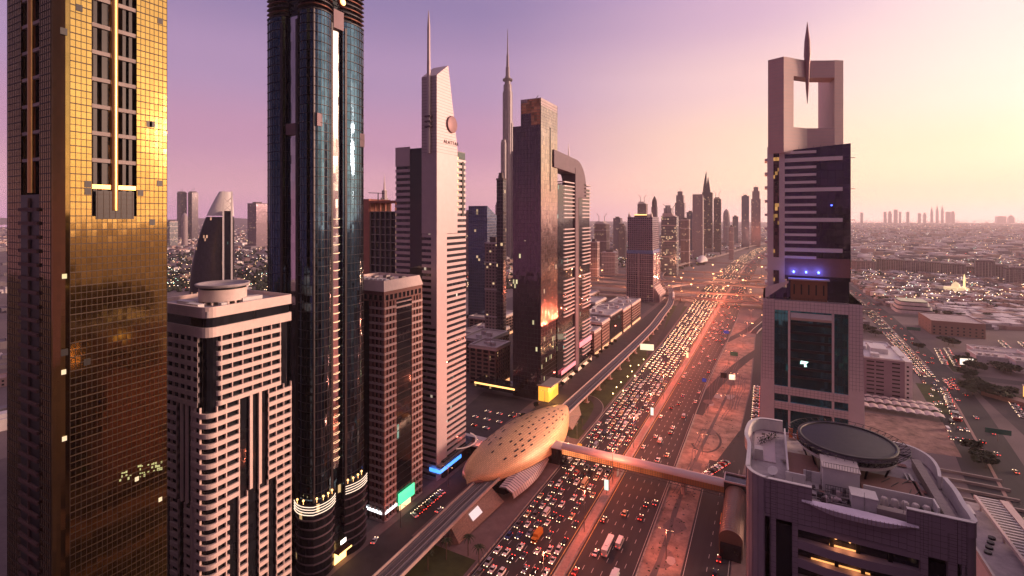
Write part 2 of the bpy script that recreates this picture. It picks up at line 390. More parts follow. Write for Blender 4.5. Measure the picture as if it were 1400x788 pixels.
# plots between the towers
MB().add([(-420,-60,.012),(-168,-60,.012),(-168,900,.012),(-420,900,.012)], [(0,1,2,3)]).build('city_ground', M['dconc'], kind='structure')
MB().add([(-200,262,.03),(-168.2,262,.03),(-168.2,362,.03),(-215,362,.03)], [(0,1,2,3)]).build('car_park', M['asph2'], kind='structure')
lo = smooth_line([(-112.6,388),(-116,410),(-126,428),(-140,436),(-152,430)])
lo = smooth_line([(-112.5,330),(-114,352),(-118,376),(-128,390),(-141,392)])
MB().sheet(offset(lo,-3.5), offset(lo,3.5), .034).build('access_road', M['asph2'], kind='structure')
MB().sheet(offset(lo,3.5), offset(lo,4.1), .14).build('access_road_kerb', M['conc'], kind='structure')
lo = smooth_line([(-112,545),(-120,600),(-127,680),(-138,760),(-158,830),(-200,880)])
MB().sheet(offset(lo,-5), offset(lo,5), .036).build('access_road', M['asph2'], kind='structure')
lo = smooth_line([(-111,600),(-117,700),(-124,800),(-131,900)])
MB().sheet(offset(lo,-5.5), offset(lo,5.5), .040).build('access_road', M['asph'], kind='structure')

# lane markings
b = MB()
def dash(xf, y0, y1, step, ln, w, mi=0):
    y = y0
    while y < y1:
        x = xf(y); x2 = xf(y+ln)
        b.add([(x-w/2,y,.032),(x+w/2,y,.032),(x2+w/2,y+ln,.032),(x2-w/2,y+ln,.032)], [(0,1,2,3)], mi); y += step
LN_L = [4.15*i for i in range(1, 7)]
for i in range(1, 7): dash(lambda y, i=i: XL(y)+1+(XM(y)-XL(y)-2)*i/7, 100, 1000, 9, 3, .22)
for i in range(1, 6): dash(lambda y, i=i: XM(y)+6+(XR(y)-XM(y)-7)*i/6, 100, 1000, 9, 3, .22)
dash(lambda y: -22.5, 60, 320, 9, 3, .2)
for f in (lambda y: XL(y)+.9, lambda y: XR(y)-.9, lambda y: -31, lambda y: -14.3): dash(f, 60, 320 if f(100) > -40 else 1000, 20, 20, .2)
for f in (lambda y: XM(y)-.9, lambda y: XM(y)+5.9): dash(f, 60, 1100, 20, 20, .28, 1)
b.build('lane_markings', [M['paint'], M['ypaint']], kind='structure')

# far highway glow of traffic is built as lamps of cars further down
# right-hand district road
SR = [(100,95),(260,104),(350,113),(430,124),(470,130),(580,141),(730,146),(925,151),(1030,150),(1300,146)]
SL_ = smooth_line([(x,y) for y,x in SR], 4)
strip('city_road', lambda y: interp(SR,y)-15, lambda y: interp(SR,y)+17, .02, M['asph'], ys=[100,200,260,350,430,500,580,650,730,820,925,1030,1300])
kerbed('city_road_median', lambda y: interp(SR,y)-.8, lambda y: interp(SR,y)+.8, 0, .14, M['median'], ys=[100,200,260,350,430,500,560])
kerbed('city_road_median', lambda y: interp(SR,y)-.8, lambda y: interp(SR,y)+.8, 0, .14, M['median'], ys=[620,730,820,925,1030,1300])
cr = [(60,585),(120,600),(150,604),(230,600),(330,640),(480,700)]
MB().sheet(offset(cr,-8), offset(cr,8), .028).build('cross_street', M['asph2'], kind='structure')
cr = smooth_line([(150,930),(240,935),(380,960),(600,1040),(900,1100)])
MB().sheet(offset(cr,-10), offset(cr,10), .028).build('cross_street', M['asph2'], kind='structure')
MB().add([(52,395,.03),(108,400,.03),(114,462,.03),(60,458,.03)], [(0,1,2,3)]).build('sand_lot', M['dirt'], kind='structure')
MB().add([(113,480,.034),(124,482,.034),(131,560,.034),(119,560,.034)], [(0,1,2,3)]).build('lawn', M['grass'], kind='structure')
MB().add([(160,618,.034),(175,610,.034),(178,660,.034),(166,680,.034)], [(0,1,2,3)]).build('lawn', M['grass'], kind='structure')
MB().add([(152,330,.026),(260,380,.026),(330,600,.026),(160,560,.026)], [(0,1,2,3)]).build('car_park', M['asph2'], kind='structure')
# distant roads through the district
for pts, w in [([(175,1100),(420,1180),(900,1500)],9),([(330,700),(420,1100),(700,2100)],9),([(150,1300),(400,1420),(1100,1900)],9),([(-420,300),(-560,900),(-700,1500)],10),([(-700,400),(-1400,1200),(-2200,2000)],12),([(-900,1300),(-400,1150),(-200,1100)],10)]:
    MB().sheet(offset(pts,-w), offset(pts,w), .02).build('distant_road', M['asph2'], kind='structure')

# ================================================================ towers, left row
XF = -166.0
def bars(b, x0, x1, y, zs, th, out, mi=0):
    "horizontal bars on a face y = const facing -Y"
    for z in zs: b.box(x0, x1, y-out, y+.02, z-th/2, z+th/2, mi)

# ---- golden tower
M['gold'] = facade('gold_glass', (.36,.23,.075), 1, .08, 1.2, 1.9, .005, .07)
M['goldframe'] = pm('bronze_mullion', (.035,.02,.012), .5, .3, var=.2)
M['goldcol'] = pm('gilded_column', (.80,.46,.16), .28, .9, var=.12)
M['goldback'] = facade('recessed_gold_glass', (.45,.24,.10), 1, .18, 1.45, 1.9, .03, .7)
M['brownd'] = pm('brown_render', (.12,.065,.055), .7)
def gold_tower():
    x0, x1, y0, y1, H = -196.5, XF, 59.6, 86.6, 262
    t = thing('gold_tower', 'tall gold glass tower with a golden column in a deep dark slot', 'tower', (x0, y0, 0))
    ya, yb, zr = CX(126, XF), CX(187, XF), HT(296, XF, CX(155, XF))
    xa, xb = CY(28.5, y0), CY(54, y0)
    rc = 3.0
    # walls with a slot on each face
    b = MB()
    pl = rrect(x0, x1, y0, y1, (0, rc, 0, 0), 5)
    b.prism(pl, 0, zr-0.0)
    # above zr: notched plan (both slots), lower slot on face one continues to ground as balconies
    plu = [(x0,y0),(xa,y0),(xa,y0+5),(xb,y0+5),(xb,y0)] + rrect(x0,x1,y0,y1,(0,rc,0,0),5)[1:-2] + [(x1,ya),(x1-6,ya),(x1-6,yb),(x1,yb),(x1,y1),(x0,y1)]
    b.add([(p[0],p[1],zr) for p in plu]+[(p[0],p[1],H) for p in plu], [(i,(i+1)%len(plu),(i+1)%len(plu)+len(plu),i+len(plu)) for i in range(len(plu))])
    b.add([(p[0],p[1],H) for p in plu], [tuple(range(len(plu)))])
    b.build('glass_wall', M['gold'], t)
    # inner back wall of slot
    b = MB(); b.box(x1-5.95, x1-5.8, ya+.05, yb-.05, zr, H-.1)
    b.box(xa+.05, xb-.05, y0+4.8, y0+4.95, zr, H-.1)
    b.build('slot_back_wall', M['goldback'], t)
    b = MB()
    for k, yy in enumerate((ya+.6, ya+2.6, (ya+yb)/2+2.2, yb-2.4)):
        b.box(x1-5.8, x1-.9, yy, yy+.9 if k in (0,) else yy+1.6, zr+.2, H-.1)
    for xx in (xa+.3, xb-1.2): b.box(xx, xx+.9, y0+.9, y0+4.8, 1, H-.1)
    b.build('slot_pier', M['black'], t)
    # grid on both faces
    b = MB(); z = 1.9; k = 0
    while z < H:
        th = .16 if k % 2 else .26
        up = z > zr
        for s in ([(y0+rc, ya),(yb, y1)] if up else [(y0+rc, y1)]): b.box(x1-.02, x1+.09, s[0], s[1], z-th/2, z+th/2)
        for s in ([(x0, xa),(xb, x1-rc)]): b.box(s[0], s[1], y0-.09, y0+.02, z-th/2, z+th/2)
        z += 1.9; k += 1
    y = y0+rc
    while y < y1+.1:
        b.box(x1-.02, x1+.07, y-.05, y+.05, 0, (H if not (ya < y < yb) else zr)); y += 1.2
    x = x0
    while x < x1-rc+.1:
        if not xa < x < xb: b.box(x-.05, x+.05, y0-.07, y0+.02, 0, H)
        x += 1.2
    b.build('mullion_grid', M['goldframe'], t)
    # floor beams in the slots
    zb = HT(256.5, XF, (ya+yb)/2); k = 0; z = zb+7.4
    while z < H:
        MB().box(x1-1.0, x1-.25, ya, yb, z-.55, z+.55).build('slot_beam', M['goldcol'] if k == -1 else M['conc'], t)
        MB().box(xa, xb, y0+.25, y0+1.0, z-.45, z+.45).build('slot_beam', M['conc'], t)
        z += 7.55; k += 1
    z = zb; MB().box(x1-1.0, x1-.2, ya, yb, z-.6, z+.6).build('slot_beam', M['goldcol'], t)
    yc = CX(157.2, XF)
    b = MB(); b.prism([(x1-.4+.95*math.cos(a), yc+.95*math.sin(a)) for a in [2*math.pi*i/14 for i in range(14)]], zb-6.6, H, smooth=True); b.build('front_column', M['goldcol'], t)
    xc = (xa+xb)/2
    b = MB(); b.prism([(xc+.8*math.cos(a), y0+.3+.8*math.sin(a)) for a in [2*math.pi*i/14 for i in range(14)]], zr+6.5, H, smooth=True); b.build('side_column', M['goldcol'], t)
    # dark plant opening below the slot
    b = MB(); b.box(x1-.05, x1+.14, ya+.8, yb-.8, zr-.8, zr+7.2)
    b.build('plant_louvre', M['black'], t)
    b = MB()
    for i in range(7):
        yy = ya+1.2+i*(yb-ya-2.4)/6; b.box(x1+.1, x1+.2, yy-.06, yy+.06, zr-.6, zr+7)
    for i in range(6): b.box(x1+.1, x1+.22, ya+.9, yb-.9, zr+i*1.35-.6, zr+i*1.35-.5)
    b.build('louvre_bar', M['goldframe'], t)
    # balconies on the side face
    z = zr+2
    k = 0
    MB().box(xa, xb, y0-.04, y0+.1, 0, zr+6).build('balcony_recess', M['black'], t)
    while z > 4 and k < 95:
        MB().box(xa, xb, y0-.6, y0-.05, z-.6, z+.35).box(xc-.25, xc+.25, y0-.5, y0-.05, z+.35, z+3.0).build('balcony', M['brownd'], t)
        z -= 3.8; k += 1
    # open vents and a few lit rooms, as seen
    for (px, py) in ((119,495),(88,482),(204,170),(208,170),(87,43),(219,29),(108,11),(120,252),(120,262),(192,264),(208,304),(218,251)):
        if px < 80: continue
        yy = CX(px, XF); z = HT(py, XF, yy)
        if ya-.3 < yy < yb+.3: continue
        MB().box(x1, x1+.12, yy-.75, yy+.75, z-.9, z+.9).build('open_vent', M['black'], t)
    lw = em('lit_room_cream', (1,.80,.42), .75)
    for (px, py) in ((87,509),(88,600),(88,378),(88,378),(219,683),(187,655)):
        yy = CX(px, XF); z = HT(py, XF, yy)
        MB().box(x1, x1+.10, yy-.5, yy+.5, z-.62, z+.62).build('lit_window', lw, t)
    lg = em('green_office_light', (.42,.62,.10), .55)
    rng = random.Random(3)
    b = MB()
    for r in range(4):
        for c in range(22):
            if rng.random() < (.62 if c > 9 else .3) and not (r == 3 and c > 12) and not (r == 0 and c < 9):
                yy = CX(163, XF)+c*.52; z = HT(632, XF, yy)+(c*.10)-r*1.05-3+.5
                b.box(x1, x1+.08, yy, yy+rng.choice([.3,.45,.45]), z, z+rng.choice([.35,.6,.8]))
    b.build('lit_office_floor', lg, t)
gold_tower()

# ---- banded helper
def banded(t, faces, z0, z1, dz, frac, core, spand, pier, out=.55, pw=.3, pitch=3.9, names=('floor_band','window_pier')):
    """faces: list of (axis, const, sign, [(a,b)...]); axis 'x' -> wall x = const facing +X (sign 1), segments along Y."""
    n = int(round((z1-z0)/dz))
    for k in range(n):
        za = z0+k*dz
        for ax, cst, sg, segs in faces:
            b = MB()
            for a, c in segs:
                if ax == 'x': b.box(cst-.3*sg, cst+out*sg, a, c, za, za+dz*frac)
                else: b.box(a, c, cst-.3*sg, cst+out*sg, za, za+dz*frac)
            b.build(names[0], spand, t)
    for ax, cst, sg, segs in faces:
        b = MB()
        for a, c in segs:
            m = max(1, int(round((c-a)/pitch)))
            for i in range(m+1):
                p = a+(c-a-pw)*i/m
                if ax == 'x': b.box(cst-.3*sg, cst+(out-.12)*sg, p, p+pw, z0, z1)
                else: b.box(p, p+pw, cst-.3*sg, cst+(out-.12)*sg, z0, z1)
        b.build(names[1], pier, t)

# ---- white banded tower with rooftop drum
M['cream'] = pm('cream_stone_cladding', (.76,.60,.54), .55, var=.1, scale=.4)
def white_tower():
    y0, y1 = 98.8, 131.5; x1 = XF; x0 = -200.5
    t = thing('hotel_tower', 'cream banded tower with black windows, rounded corners and a round rooftop drum', 'tower', (x0, y0, 0))
    ztop = 119.4
    cr = M['cream']
    MB().prism(rrect(x0+.6, x1-.6, y0+.6, y1-.6, (1,3,1,1)), 0, 112).build('window_wall', M['dglass'], t)
    # top: second band, dark ribbon, parapet band
    MB().prism(rrect(x0-.4, x1+.5, y0-.5, y1+.4, (1,3.5,1,1)), 109.2, 112.5).build('upper_band', cr, t)
    MB().prism(rrect(x0+.2, x1-.1, y0+.1, y1-.2, (1,3,1,1)), 112.5, 115.8).build('ribbon_window', M['dglass'], t)
    po = rrect(x0-.4, x1+.5, y0-.5, y1+.4, (1,3.5,1,1)); pi_ = rrect(x0+.2, x1-.1, y0+.1, y1-.2, (.6,3,.6,.6))
    MB().ring(po, pi_, 115.8, ztop).build('parapet', cr, t)
    MB().prism(rrect(x0+.3, x1-.2, y0+.2, y1-.3, .5), 115.9, 118.0).build('roof', M['roof'], t)
    # drum
    zc = depth(-183,114)
    dcx, dcy = CY(305, 113.5), 113.5
    dr = MB().lathe([(7.9,119.2),(7.9,123.4)], dcx, dcy, 48).build('drum', cr, t)
    for i in range(18):
        a = 2*math.pi*i/18; MB().box(dcx+7.2*math.cos(a)-.35, dcx+7.2*math.cos(a)+.35, dcy+7.2*math.sin(a)-.35, dcy+7.2*math.sin(a)+.35, 118, 119.2).build('drum_post', cr, dr)
    MB().lathe([(7.6,123.4),(7.6,124.2)], dcx, dcy, 40).build('drum_ribbon', M['black'], dr)
    MB().lathe([(8.5,124.2),(9.0,124.8),(9.0,125.2),(8.2,125.2),(8.0,124.9),(.1,124.9)], dcx, dcy, 48).build('helipad', M['roof'], dr)
    for (xx, yy, w, d, h) in ((-178,102,7,2.2,1.3),(-187,104,8,2.2,1.3),(-174,120,3,8,1.6),(-172,108,2,2,1.2),(-190,122,4,4,1.8)):
        MB().box(xx-w/2, xx+w/2, yy-d/2, yy+d/2, 118, 118+h).box(xx-w/2-.1, xx+w/2+.1, yy-d/2-.1, yy+d/2+.1, 118+h, 118+h+.12).build('rooftop_unit', M['white'], t)
    X = lambda p: CX(p, XF); W = lambda p: CY(p, y0)
    dz = 3.4
    # top zone: seven floors, black notch at the corner
    z2 = 109.2; z1 = z2-7*dz
    banded(t, [('x', x1, 1, [(y0+4.8, X(383))]), ('y', y0, -1, [(x0+.5, x1-4.2)])], z1, z2, dz, .45, None, cr, cr)
    # rounded ends at the notch
    for k in range(7):
        za = z1+k*dz
        MB().prism([(x1+.55-1.2+1.2*math.cos(a), y0+4.8+1.2*math.sin(a)*-1) for a in [math.pi*i/8 for i in range(9)]][::1], za, za+dz*.45).build('band_end', cr, t)
    # middle zone: rounded corner, slot with columns, outer bay
    z0m = 52.5; nm = int(round((z1-z0m)/dz)); z0m = z1-nm*dz
    def corner_floor(za, ym, xm):
        b = MB(); r = 3.5
        po = [(x1-r+.5+r*math.cos(a), y0+r-.5+r*math.sin(a)) for a in [R(-90+90*i/7) for i in range(8)]]
        po = [(xm, y0-.5)]+po+[(x1+.5, ym)]
        pin = [(xm, y0+.2)]+[(x1-r+.5+(r-.8)*math.cos(a), y0+r-.5+(r-.8)*math.sin(a)) for a in [R(-90+90*i/7) for i in range(8)]]+[(x1-.3, ym)]
        n = len(po); v = [(p[0],p[1],za) for p in po]+[(p[0],p[1],za+dz*.45) for p in po]+[(p[0],p[1],za) for p in pin]+[(p[0],p[1],za+dz*.45) for p in pin]
        f = []
        for i in range(n-1): f += [(i,i+1,i+1+n,i+n),(i+1+2*n,i+2*n,i+3*n,i+1+3*n),(i+n,i+n+1,i+3*n+1,i+3*n),(i+1,i,i+2*n,i+2*n+1)]
        f += [(0,n,3*n,2*n),(n-1,3*n-1,4*n-1,2*n-1)]
        b.add(v, f); b.build('floor_band', cr, t)
    for k in range(nm): corner_floor(z0m+k*dz, X(327), W(262.5))
    banded(t, [('x', x1, 1, [(X(366), y1)]), ('y', y0, -1, [(x0, W(243))])], z0m, z1, dz, .45, None, cr, cr)
    banded(t, [('x', x1, 1, [(y0+3.2, X(327))]), ('y', y0, -1, [(W(262.5), x1-3.4)])], z0m, z0m, dz, .45, None, cr, cr)
    b = MB()
    for yy in (y0+3.2, y0+6.4, X(327)-.4): b.box(x1-.3, x1+.42, yy, yy+.4, 0, z1)
    for xx in (x1-3.6, x1-6.6, W(262.5)): b.box(xx, xx+.4, y0-.42, y0+.3, 0, z1)
    b.build('window_pier', cr, t)
    b = MB()
    for p in (342.5, 355): b.box(x1-.2, x1+.5, X(p)-.55, X(p)+.55, z0m, z1)
    for p in (249, 256): b.box(W(p)-.5, W(p)+.5, y0-.5, y0+.2, z0m, z1)
    b.build('slot_column', cr, t)
    # bottom zone
    nb = int(z0m/dz)
    for k in range(nb): corner_floor(z0m-(k+1)*dz, X(313), W(268))
    b0 = z0m-nb*dz
    banded(t, [('x', x1, 1, [(X(326), X(338)),(X(353), X(366)),(X(377), y1)]), ('y', y0, -1, [(W(234.5), W(245)),(W(253), W(262))])], b0, z0m, dz, .45, None, cr, cr)
white_tower()

# ---- dark glass tower with four curved corner bays and lit rings
M['blueglass'] = facade('blue_reflective_glass', (.06,.11,.16), 1, .07, 1.35, 3.75, .014, .22)
M['silver'] = facade('silver_glass', (.85,.82,.80), 1, .10, 1.3, 3.75, .02, .12)
M['warmtube'] = em('warm_light_tube', (1,.62,.34), 1.7)
M['warmwhite'] = em('warm_white_tube', (1,.74,.55), 1.5)
M['globe'] = em('orange_globe_light', (1,.45,.14), 5)
M['bronze'] = pm('bronze_ring', (.12,.04,.025), .4, .6)
M['purpl'] = pm('muted_metal_panel', (.18,.12,.14), .55, .3)
def rose_tower():
    y0, y1 = 142.6, 170.6; x1, x0 = XF, -194.8; H = 258; zb = 31.5
    t = thing('curved_glass_tower', 'dark blue glass tower with curved corner bays, glowing rings and a lit chevron band', 'tower', (x0, y0, 0))
    def arc(p, q, s, n=7):
        p, q = Vector(p), Vector(q); d = q-p; nrm = Vector((d.y, -d.x)).normalized()
        return [tuple(p+d*(i/n)+nrm*s*4*(i/n)*(1-i/n)) for i in range(n+1)]
    ysA, ysB = CX(456, XF), CX(467, XF)
    xsA, xsB = CY(393, y0), CY(404.5, y0)
    def plan(o=0, bulge=1.5, ins=1.6):
        X1, X0_, Y0_, Y1_ = x1+o, x0-o, y0-o, y1+o
        # counter-clockwise from the near left corner
        P = []
        P += arc((X0_,Y0_), (xsA-1.2,Y0_), bulge)
        P += [(xsA-1.2, Y0_+ins+o), (xsB+1.2, Y0_+ins+o)]
        P += arc((xsB+1.2,Y0_), (X1,Y0_), bulge)
        P += arc((X1,Y0_), (X1,ysA-.6), bulge)[1:]
        P += [(X1-ins-o, ysA-.6), (X1-ins-o, ysB+.6)]
        P += arc((X1,ysB+.6), (X1,Y1_), bulge)
        P += [(X0_,Y1_)]
        return P
    MB().prism(plan(), zb, 236, smooth=False).build('glass_wall', M['blueglass'], t)
    MB().prism(plan(-1.2), 236, H).build('crown_wall', M['dglass'], t)
    # recessed panels
    b = MB(); b.box(x1-1.55, x1-1.2, ysA+.2, ysB-.2, 40, 231.5); b.build('light_strip_panel', M['silver'], t)
    b = MB(); b.box(xsA+.1, xsB-.1, y0+1.2, y0+1.55, 40, 235.5); b.build('light_strip_panel', M['silver'], t)
    b = MB(); b.box(x1-1.5, x1+.5, ysA-.3, ysB+.8, 231.6, 239.6); b.build('sign_panel', M['purpl'], t)
    for px, py, w in ((435,165,1.6),(386,180,3)):
        pass
    # plant-floor blocks across the corner bays
    yy0, yy1 = CX(431, XF), CX(441, XF)
    MB().box(x1-.4, x1+1.3, yy0-.1, yy1, 187.5, 192.8).build('plant_panel', M['purpl'], t)
    MB().box(xsA-1, xsB+1, y0-.1, y0+1.5, 184.8, 189.5).build('plant_panel', M['purpl'], t)
    MB().box(x1-.4, x1+1.1, CX(489,XF), CX(496,XF), 182, 188).build('plant_panel', M['purpl'], t)
    # vertical dark fins
    b = MB()
    for xx in (CY(387,y0), CY(408,y0)): b.box(xx-.7, xx+.7, y0-.95, y0+1.2, zb, 233)
    for yy in (CX(452.5,XF), CX(471,XF)): b.box(x1-1.2, x1+.9, yy-.45, yy+.45, zb, 233)
    b.box(x1-1.6, x1+.25, y0-.25, y0+1.6, zb, 236)
    b.build('vertical_fin', M['dsteel'], t)
    # floor slab edges
    b = MB(); z = zb+3.75; P = plan(.28); Pi = plan(-.3)
    n = len(P)
    while z < 236:
        vs = [(p[0],p[1],z) for p in P]+[(p[0],p[1],z+.16) for p in P]
        b.add(vs, [(i,(i+1)%n,(i+1)%n+n,i+n) for i in range(n)]+[tuple(range(n-1,-1,-1)),tuple(range(n,2*n))])
        z += 3.75
    b.build('floor_fin', M['dsteel'], t)
    # mullions on lobes
    b = MB()
    for i, p in enumerate(plan(.06)): b.box(p[0]-.06, p[0]+.06, p[1]-.06, p[1]+.06, zb, 236)
    b.build('mullion', M['dsteel'], t)
    # ring lights up the strip
    z = 44
    while z < 152:
        yc = (ysA+ysB)/2; hw = (ysB-ysA)/2
        pts = [(x1-1.1+.55*(1-((k-4)/4)**2), yc+hw*(k-4)/4, z-.28*(1-((k-4)/4)**2)) for k in range(9)]
        b = MB()
        for p, q in zip(pts, pts[1:]): b.tube(p, q, .13, n=5)
        b.build('ring_light', M['warmtube'], t)
        z += 3.75
    # crown rings
    for k in range(12):
        z = 236+k*2.0; P = plan(.3); n = len(P)
        b = MB().prism(P, z, z+.45); b.build('crown_ring', M['bronze'] if k % 2 else M['dsteel'], t)
    MB().lathe([(.01,0),(1.9,.1),(2.2,.5),(1.6,1.0),(.01,1.3)], 0, 0, 20).build('medallion', M['bronze'], t, origin=(0,0,0)).matrix_local = Matrix.Translation((x1+1.3-x0, (ysA+ysB)/2-y0+.4, 243.0)) @ Matrix.Rotation(R(90), 4, 'Y')
    mm = MB().lathe([(.01,0),(1.3,.1),(1.5,.35),(.01,.5)], 0, 0, 20).build('medallion_lamp', M['globe'], t, origin=(0,0,0))
    mm.matrix_local = Matrix.Translation((x1+1.3-x0+1.2, (ysA+ysB)/2-y0+.4, 243.0)) @ Matrix.Rotation(R(90), 4, 'Y')
    # podium
    MB().prism(plan(1.0, 1.9), 0, zb).build('podium_wall', M['dglass_lit'], t)
    for k in range(7):
        z = 3.2+k*3.6; MB().prism(plan(1.35, 1.9), z, z+.45).build('podium_band', M['purpl'], t)
    # chevron light tubes around the two lobes
    for k in range(4):
        z = zb-3.6+k*1.1
        for seg in (arc((xsB+1.2,y0-1.8),(x1+1.8,y0-1.8),1.9), arc((x1+1.8,y0-1.8),(x1+1.8,ysA-.6),1.9), arc((x1+1.8,ysB+.6),(x1+1.8,y1+.6),1.9)):
            b = MB()
            for p, q in zip(seg, seg[1:]): b.tube((*p,z), (*q,z), .17, n=5)
            b.build('light_band', M['warmwhite'], t)
    for px in (408,412,419,424,428,433,440,444,447,451): 
        pass
    for i, (xx, yy) in enumerate([(x1+1.6, y0+1),(x1+2.6,y0+3.5),(x1+2.7,y0+6),(x1+2.2,y0+8.5),(x1-2,y0-2.7),(x1-5,y0-3.2),(x1+2.2,ysB+2.5),(x1+2.9,ysB+5),(x1+2.8,ysB+8),(x1+2,ysB+11)]):
        b = MB().lathe([(.02,-.42),(.3,-.3),(.42,0),(.3,.3),(.02,.42)], xx-1, yy, 8)
        b.v = [(p[0],p[1],p[2]+zb+1.6) for p in b.v]
        b.tube((xx-1,yy,zb),(xx-1,yy,zb+1.2),.08,n=5); b.build('roof_lamp', M['globe'], t)
    # entrance
    MB().box(x1+1.2, x1+4.6, ysA-1.2, ysB+1.6, 5.6, 6.2).build('entrance_canopy', M['bronze'], t)
    el = em('bright_entrance_light', (1,.55,.16), 4)
    MB().box(x1+1.3, x1+1.5, ysA-.8, ysB+1.2, .3, 5.2).box(x1+4.6, x1+4.7, ysA-1, ysB+1.4, 5.5, 6.1).build('lit_entrance', el, t)
    MB().box(x1+3.1, x1+3.4, ysA+1, ysB-.6, 8.5, 10.2).build('entrance_sign', em('white_sign_light', (1,.9,.8), 3), t)
rose_tower()

# ---- brown banded tower
M['brown'] = pm('brown_stone', (.27,.14,.12), .7, var=.12, scale=.4)
M['ltband'] = pm('pale_stone_band', (.58,.43,.40), .6, var=.1, scale=.4)
M['blackglass'] = facade('black_glass', (.010,.010,.014), 0, .05, 1.4, 3.7, .008, .3, lit=.01, litc=(.5,1,.8), lits=.6, spec=.9)
def brown_tower():
    y0, y1 = CX(525, XF), CX(577, XF); x1, x0 = XF, -197.; H = 118.2
    t = thing('office_tower', 'brown and pale banded office tower with a black glass strip, chamfered cream roof edge', 'tower', (x0, y0, 0))
    MB().box(x0+.3, x1-.3, y0+.3, y1-.3, 0, 113).build('window_wall', M['dglass'], t)
    X = lambda p: CX(p, XF); W = lambda p: CY(p, y0)
    A, B = X(541.5), X(562.5)
    dz = 3.72
    # black recess
    MB().box(x1-.28, x1-.1, A, B, 0, 103.6).build('glass_strip', M['blackglass'], t)
    MB().box(W(493.5), W(505.5), y0+.1, y0+.28, 0, 103.6).build('glass_strip', M['blackglass'], t)
    n = 29
    faces = [('x', x1, [(y0, A),(B, y1)]), ('y', y0, [(x0, W(493.5)),(W(505.5), x1)])]
    for k in range(n):
        z = k*dz; b = MB()
        for ax, c, segs in faces:
            for a, e in segs:
                if ax == 'x': b.box(c-.4, c+.32, a, e, z, z+1.15)
                else: b.box(a, e, c-.32, c+.4, z, z+1.15)
        b.build('floor_band', M['ltband'], t)
    b = MB()
    for ax, c, segs in faces:
        for a, e in segs:
            m = 3
            for i in range(m+1):
                w = 1.5 if i in (0, m) else 1.1
                p = a+(e-a-w)*i/m
                if ax == 'x': b.box(c-.4, c+.25, p, p+w, 0, n*dz)
                else: b.box(p, p+w, c-.25, c+.4, 0, n*dz)
    b.build('brown_pier', M['brown'], t)
    # strip floor lines
    b = MB()
    for k in range(n): b.box(x1-.12, x1-.04, A, B, k*dz, k*dz+.35)
    b.build('strip_floor_line', M['dsteel'], t)
    MB().box(x1-.3, x1+.2, A, B, 103.4, 104.2).box(x1-.3, x1+.2, A, B, 106, 106.6).build('strip_head', M['ltband'], t)
    # attic arcade and sloping cream cap
    b = MB(); b.box(x0, x1+.1, y0-.1, y1, n*dz, n*dz+.7); b.box(x0, x1+.1, y0-.1, y1, n*dz+3.3, 113.1)
    m = 9
    for i in range(m+1):
        p = y0+(y1-y0-1.1)*i/m; b.box(x1-.4, x1+.06, p, p+1.1, n*dz, 112)
        p = x0+(x1-x0-1.1)*i/m; b.box(p, p+1.1, y0-.06, y0+.4, n*dz, 112)
    b.build('attic_arcade', M['brown'], t)
    po = rect(x0-.3, x1+.5, y0-.5, y1+.3); pt = rect(x0+1, x1-.9, y0+.9, y1-1)
    b = MB(); n4 = 4
    v = [(p[0],p[1],113.1) for p in po]+[(p[0],p[1],H) for p in pt]+[(p[0],p[1],H) for p in rect(x0+1.4,x1-1.3,y0+1.3,y1-1.4)]+[(p[0],p[1],H-1.4) for p in rect(x0+1.4,x1-1.3,y0+1.3,y1-1.4)]
    f = []
    for k in range(3): f += [(i+4*k,(i+1)%4+4*k,(i+1)%4+4*k+4,i+4*k+4) for i in range(4)]
    f += [(12,13,14,15),(3,2,1,0)]
    b.add(v, f); b.build('sloping_parapet', M['cream'], t)
    for i in range(9):
        xx = x0+4+i*2.9; MB().box(xx, xx+1.9, y0+3.5, y0+6, H-1.5, H+.4).build('rooftop_unit', M['white'], t)
    for i in range(6):
        xx = x0+6+i*3.6; MB().box(xx, xx+2.4, y0+9+(i%3)*5, y0+12+(i%3)*5, H-1.5, H+.1).build('rooftop_unit', M['steel'], t)
    # lit shop signs at the foot
    gs = em('green_sign_light', (.05,.8,.35), 1.6); ws = em('white_sign_light2', (.9,.95,1), 2.6)
    MB().box(x1+.5, x1+.9, A+1, B+1.5, 3.4, 9.4).build('green_shop_sign', gs, t)
    MB().box(x1+.5, x1+.8, A+2, B-1.5, .6, 3.1).build('lit_shopfront', em('warm_shop', (1,.62,.3), 2), t)
    b = MB()
    for i in range(14):
        yy = y0+.4+i*.62; b.box(x1+.5, x1+.7, yy, yy+.4, 4.2, 4.2+1.1+(i*7 % 3)*.25)
    for i in range(16):
        xx = x1-1-i*.72; b.box(xx-.45, xx, y0-.7, y0-.5, 4.2, 4.2+1.1+(i*5 % 3)*.25)
    b.build('white_shop_sign', ws, t)
brown_tower()

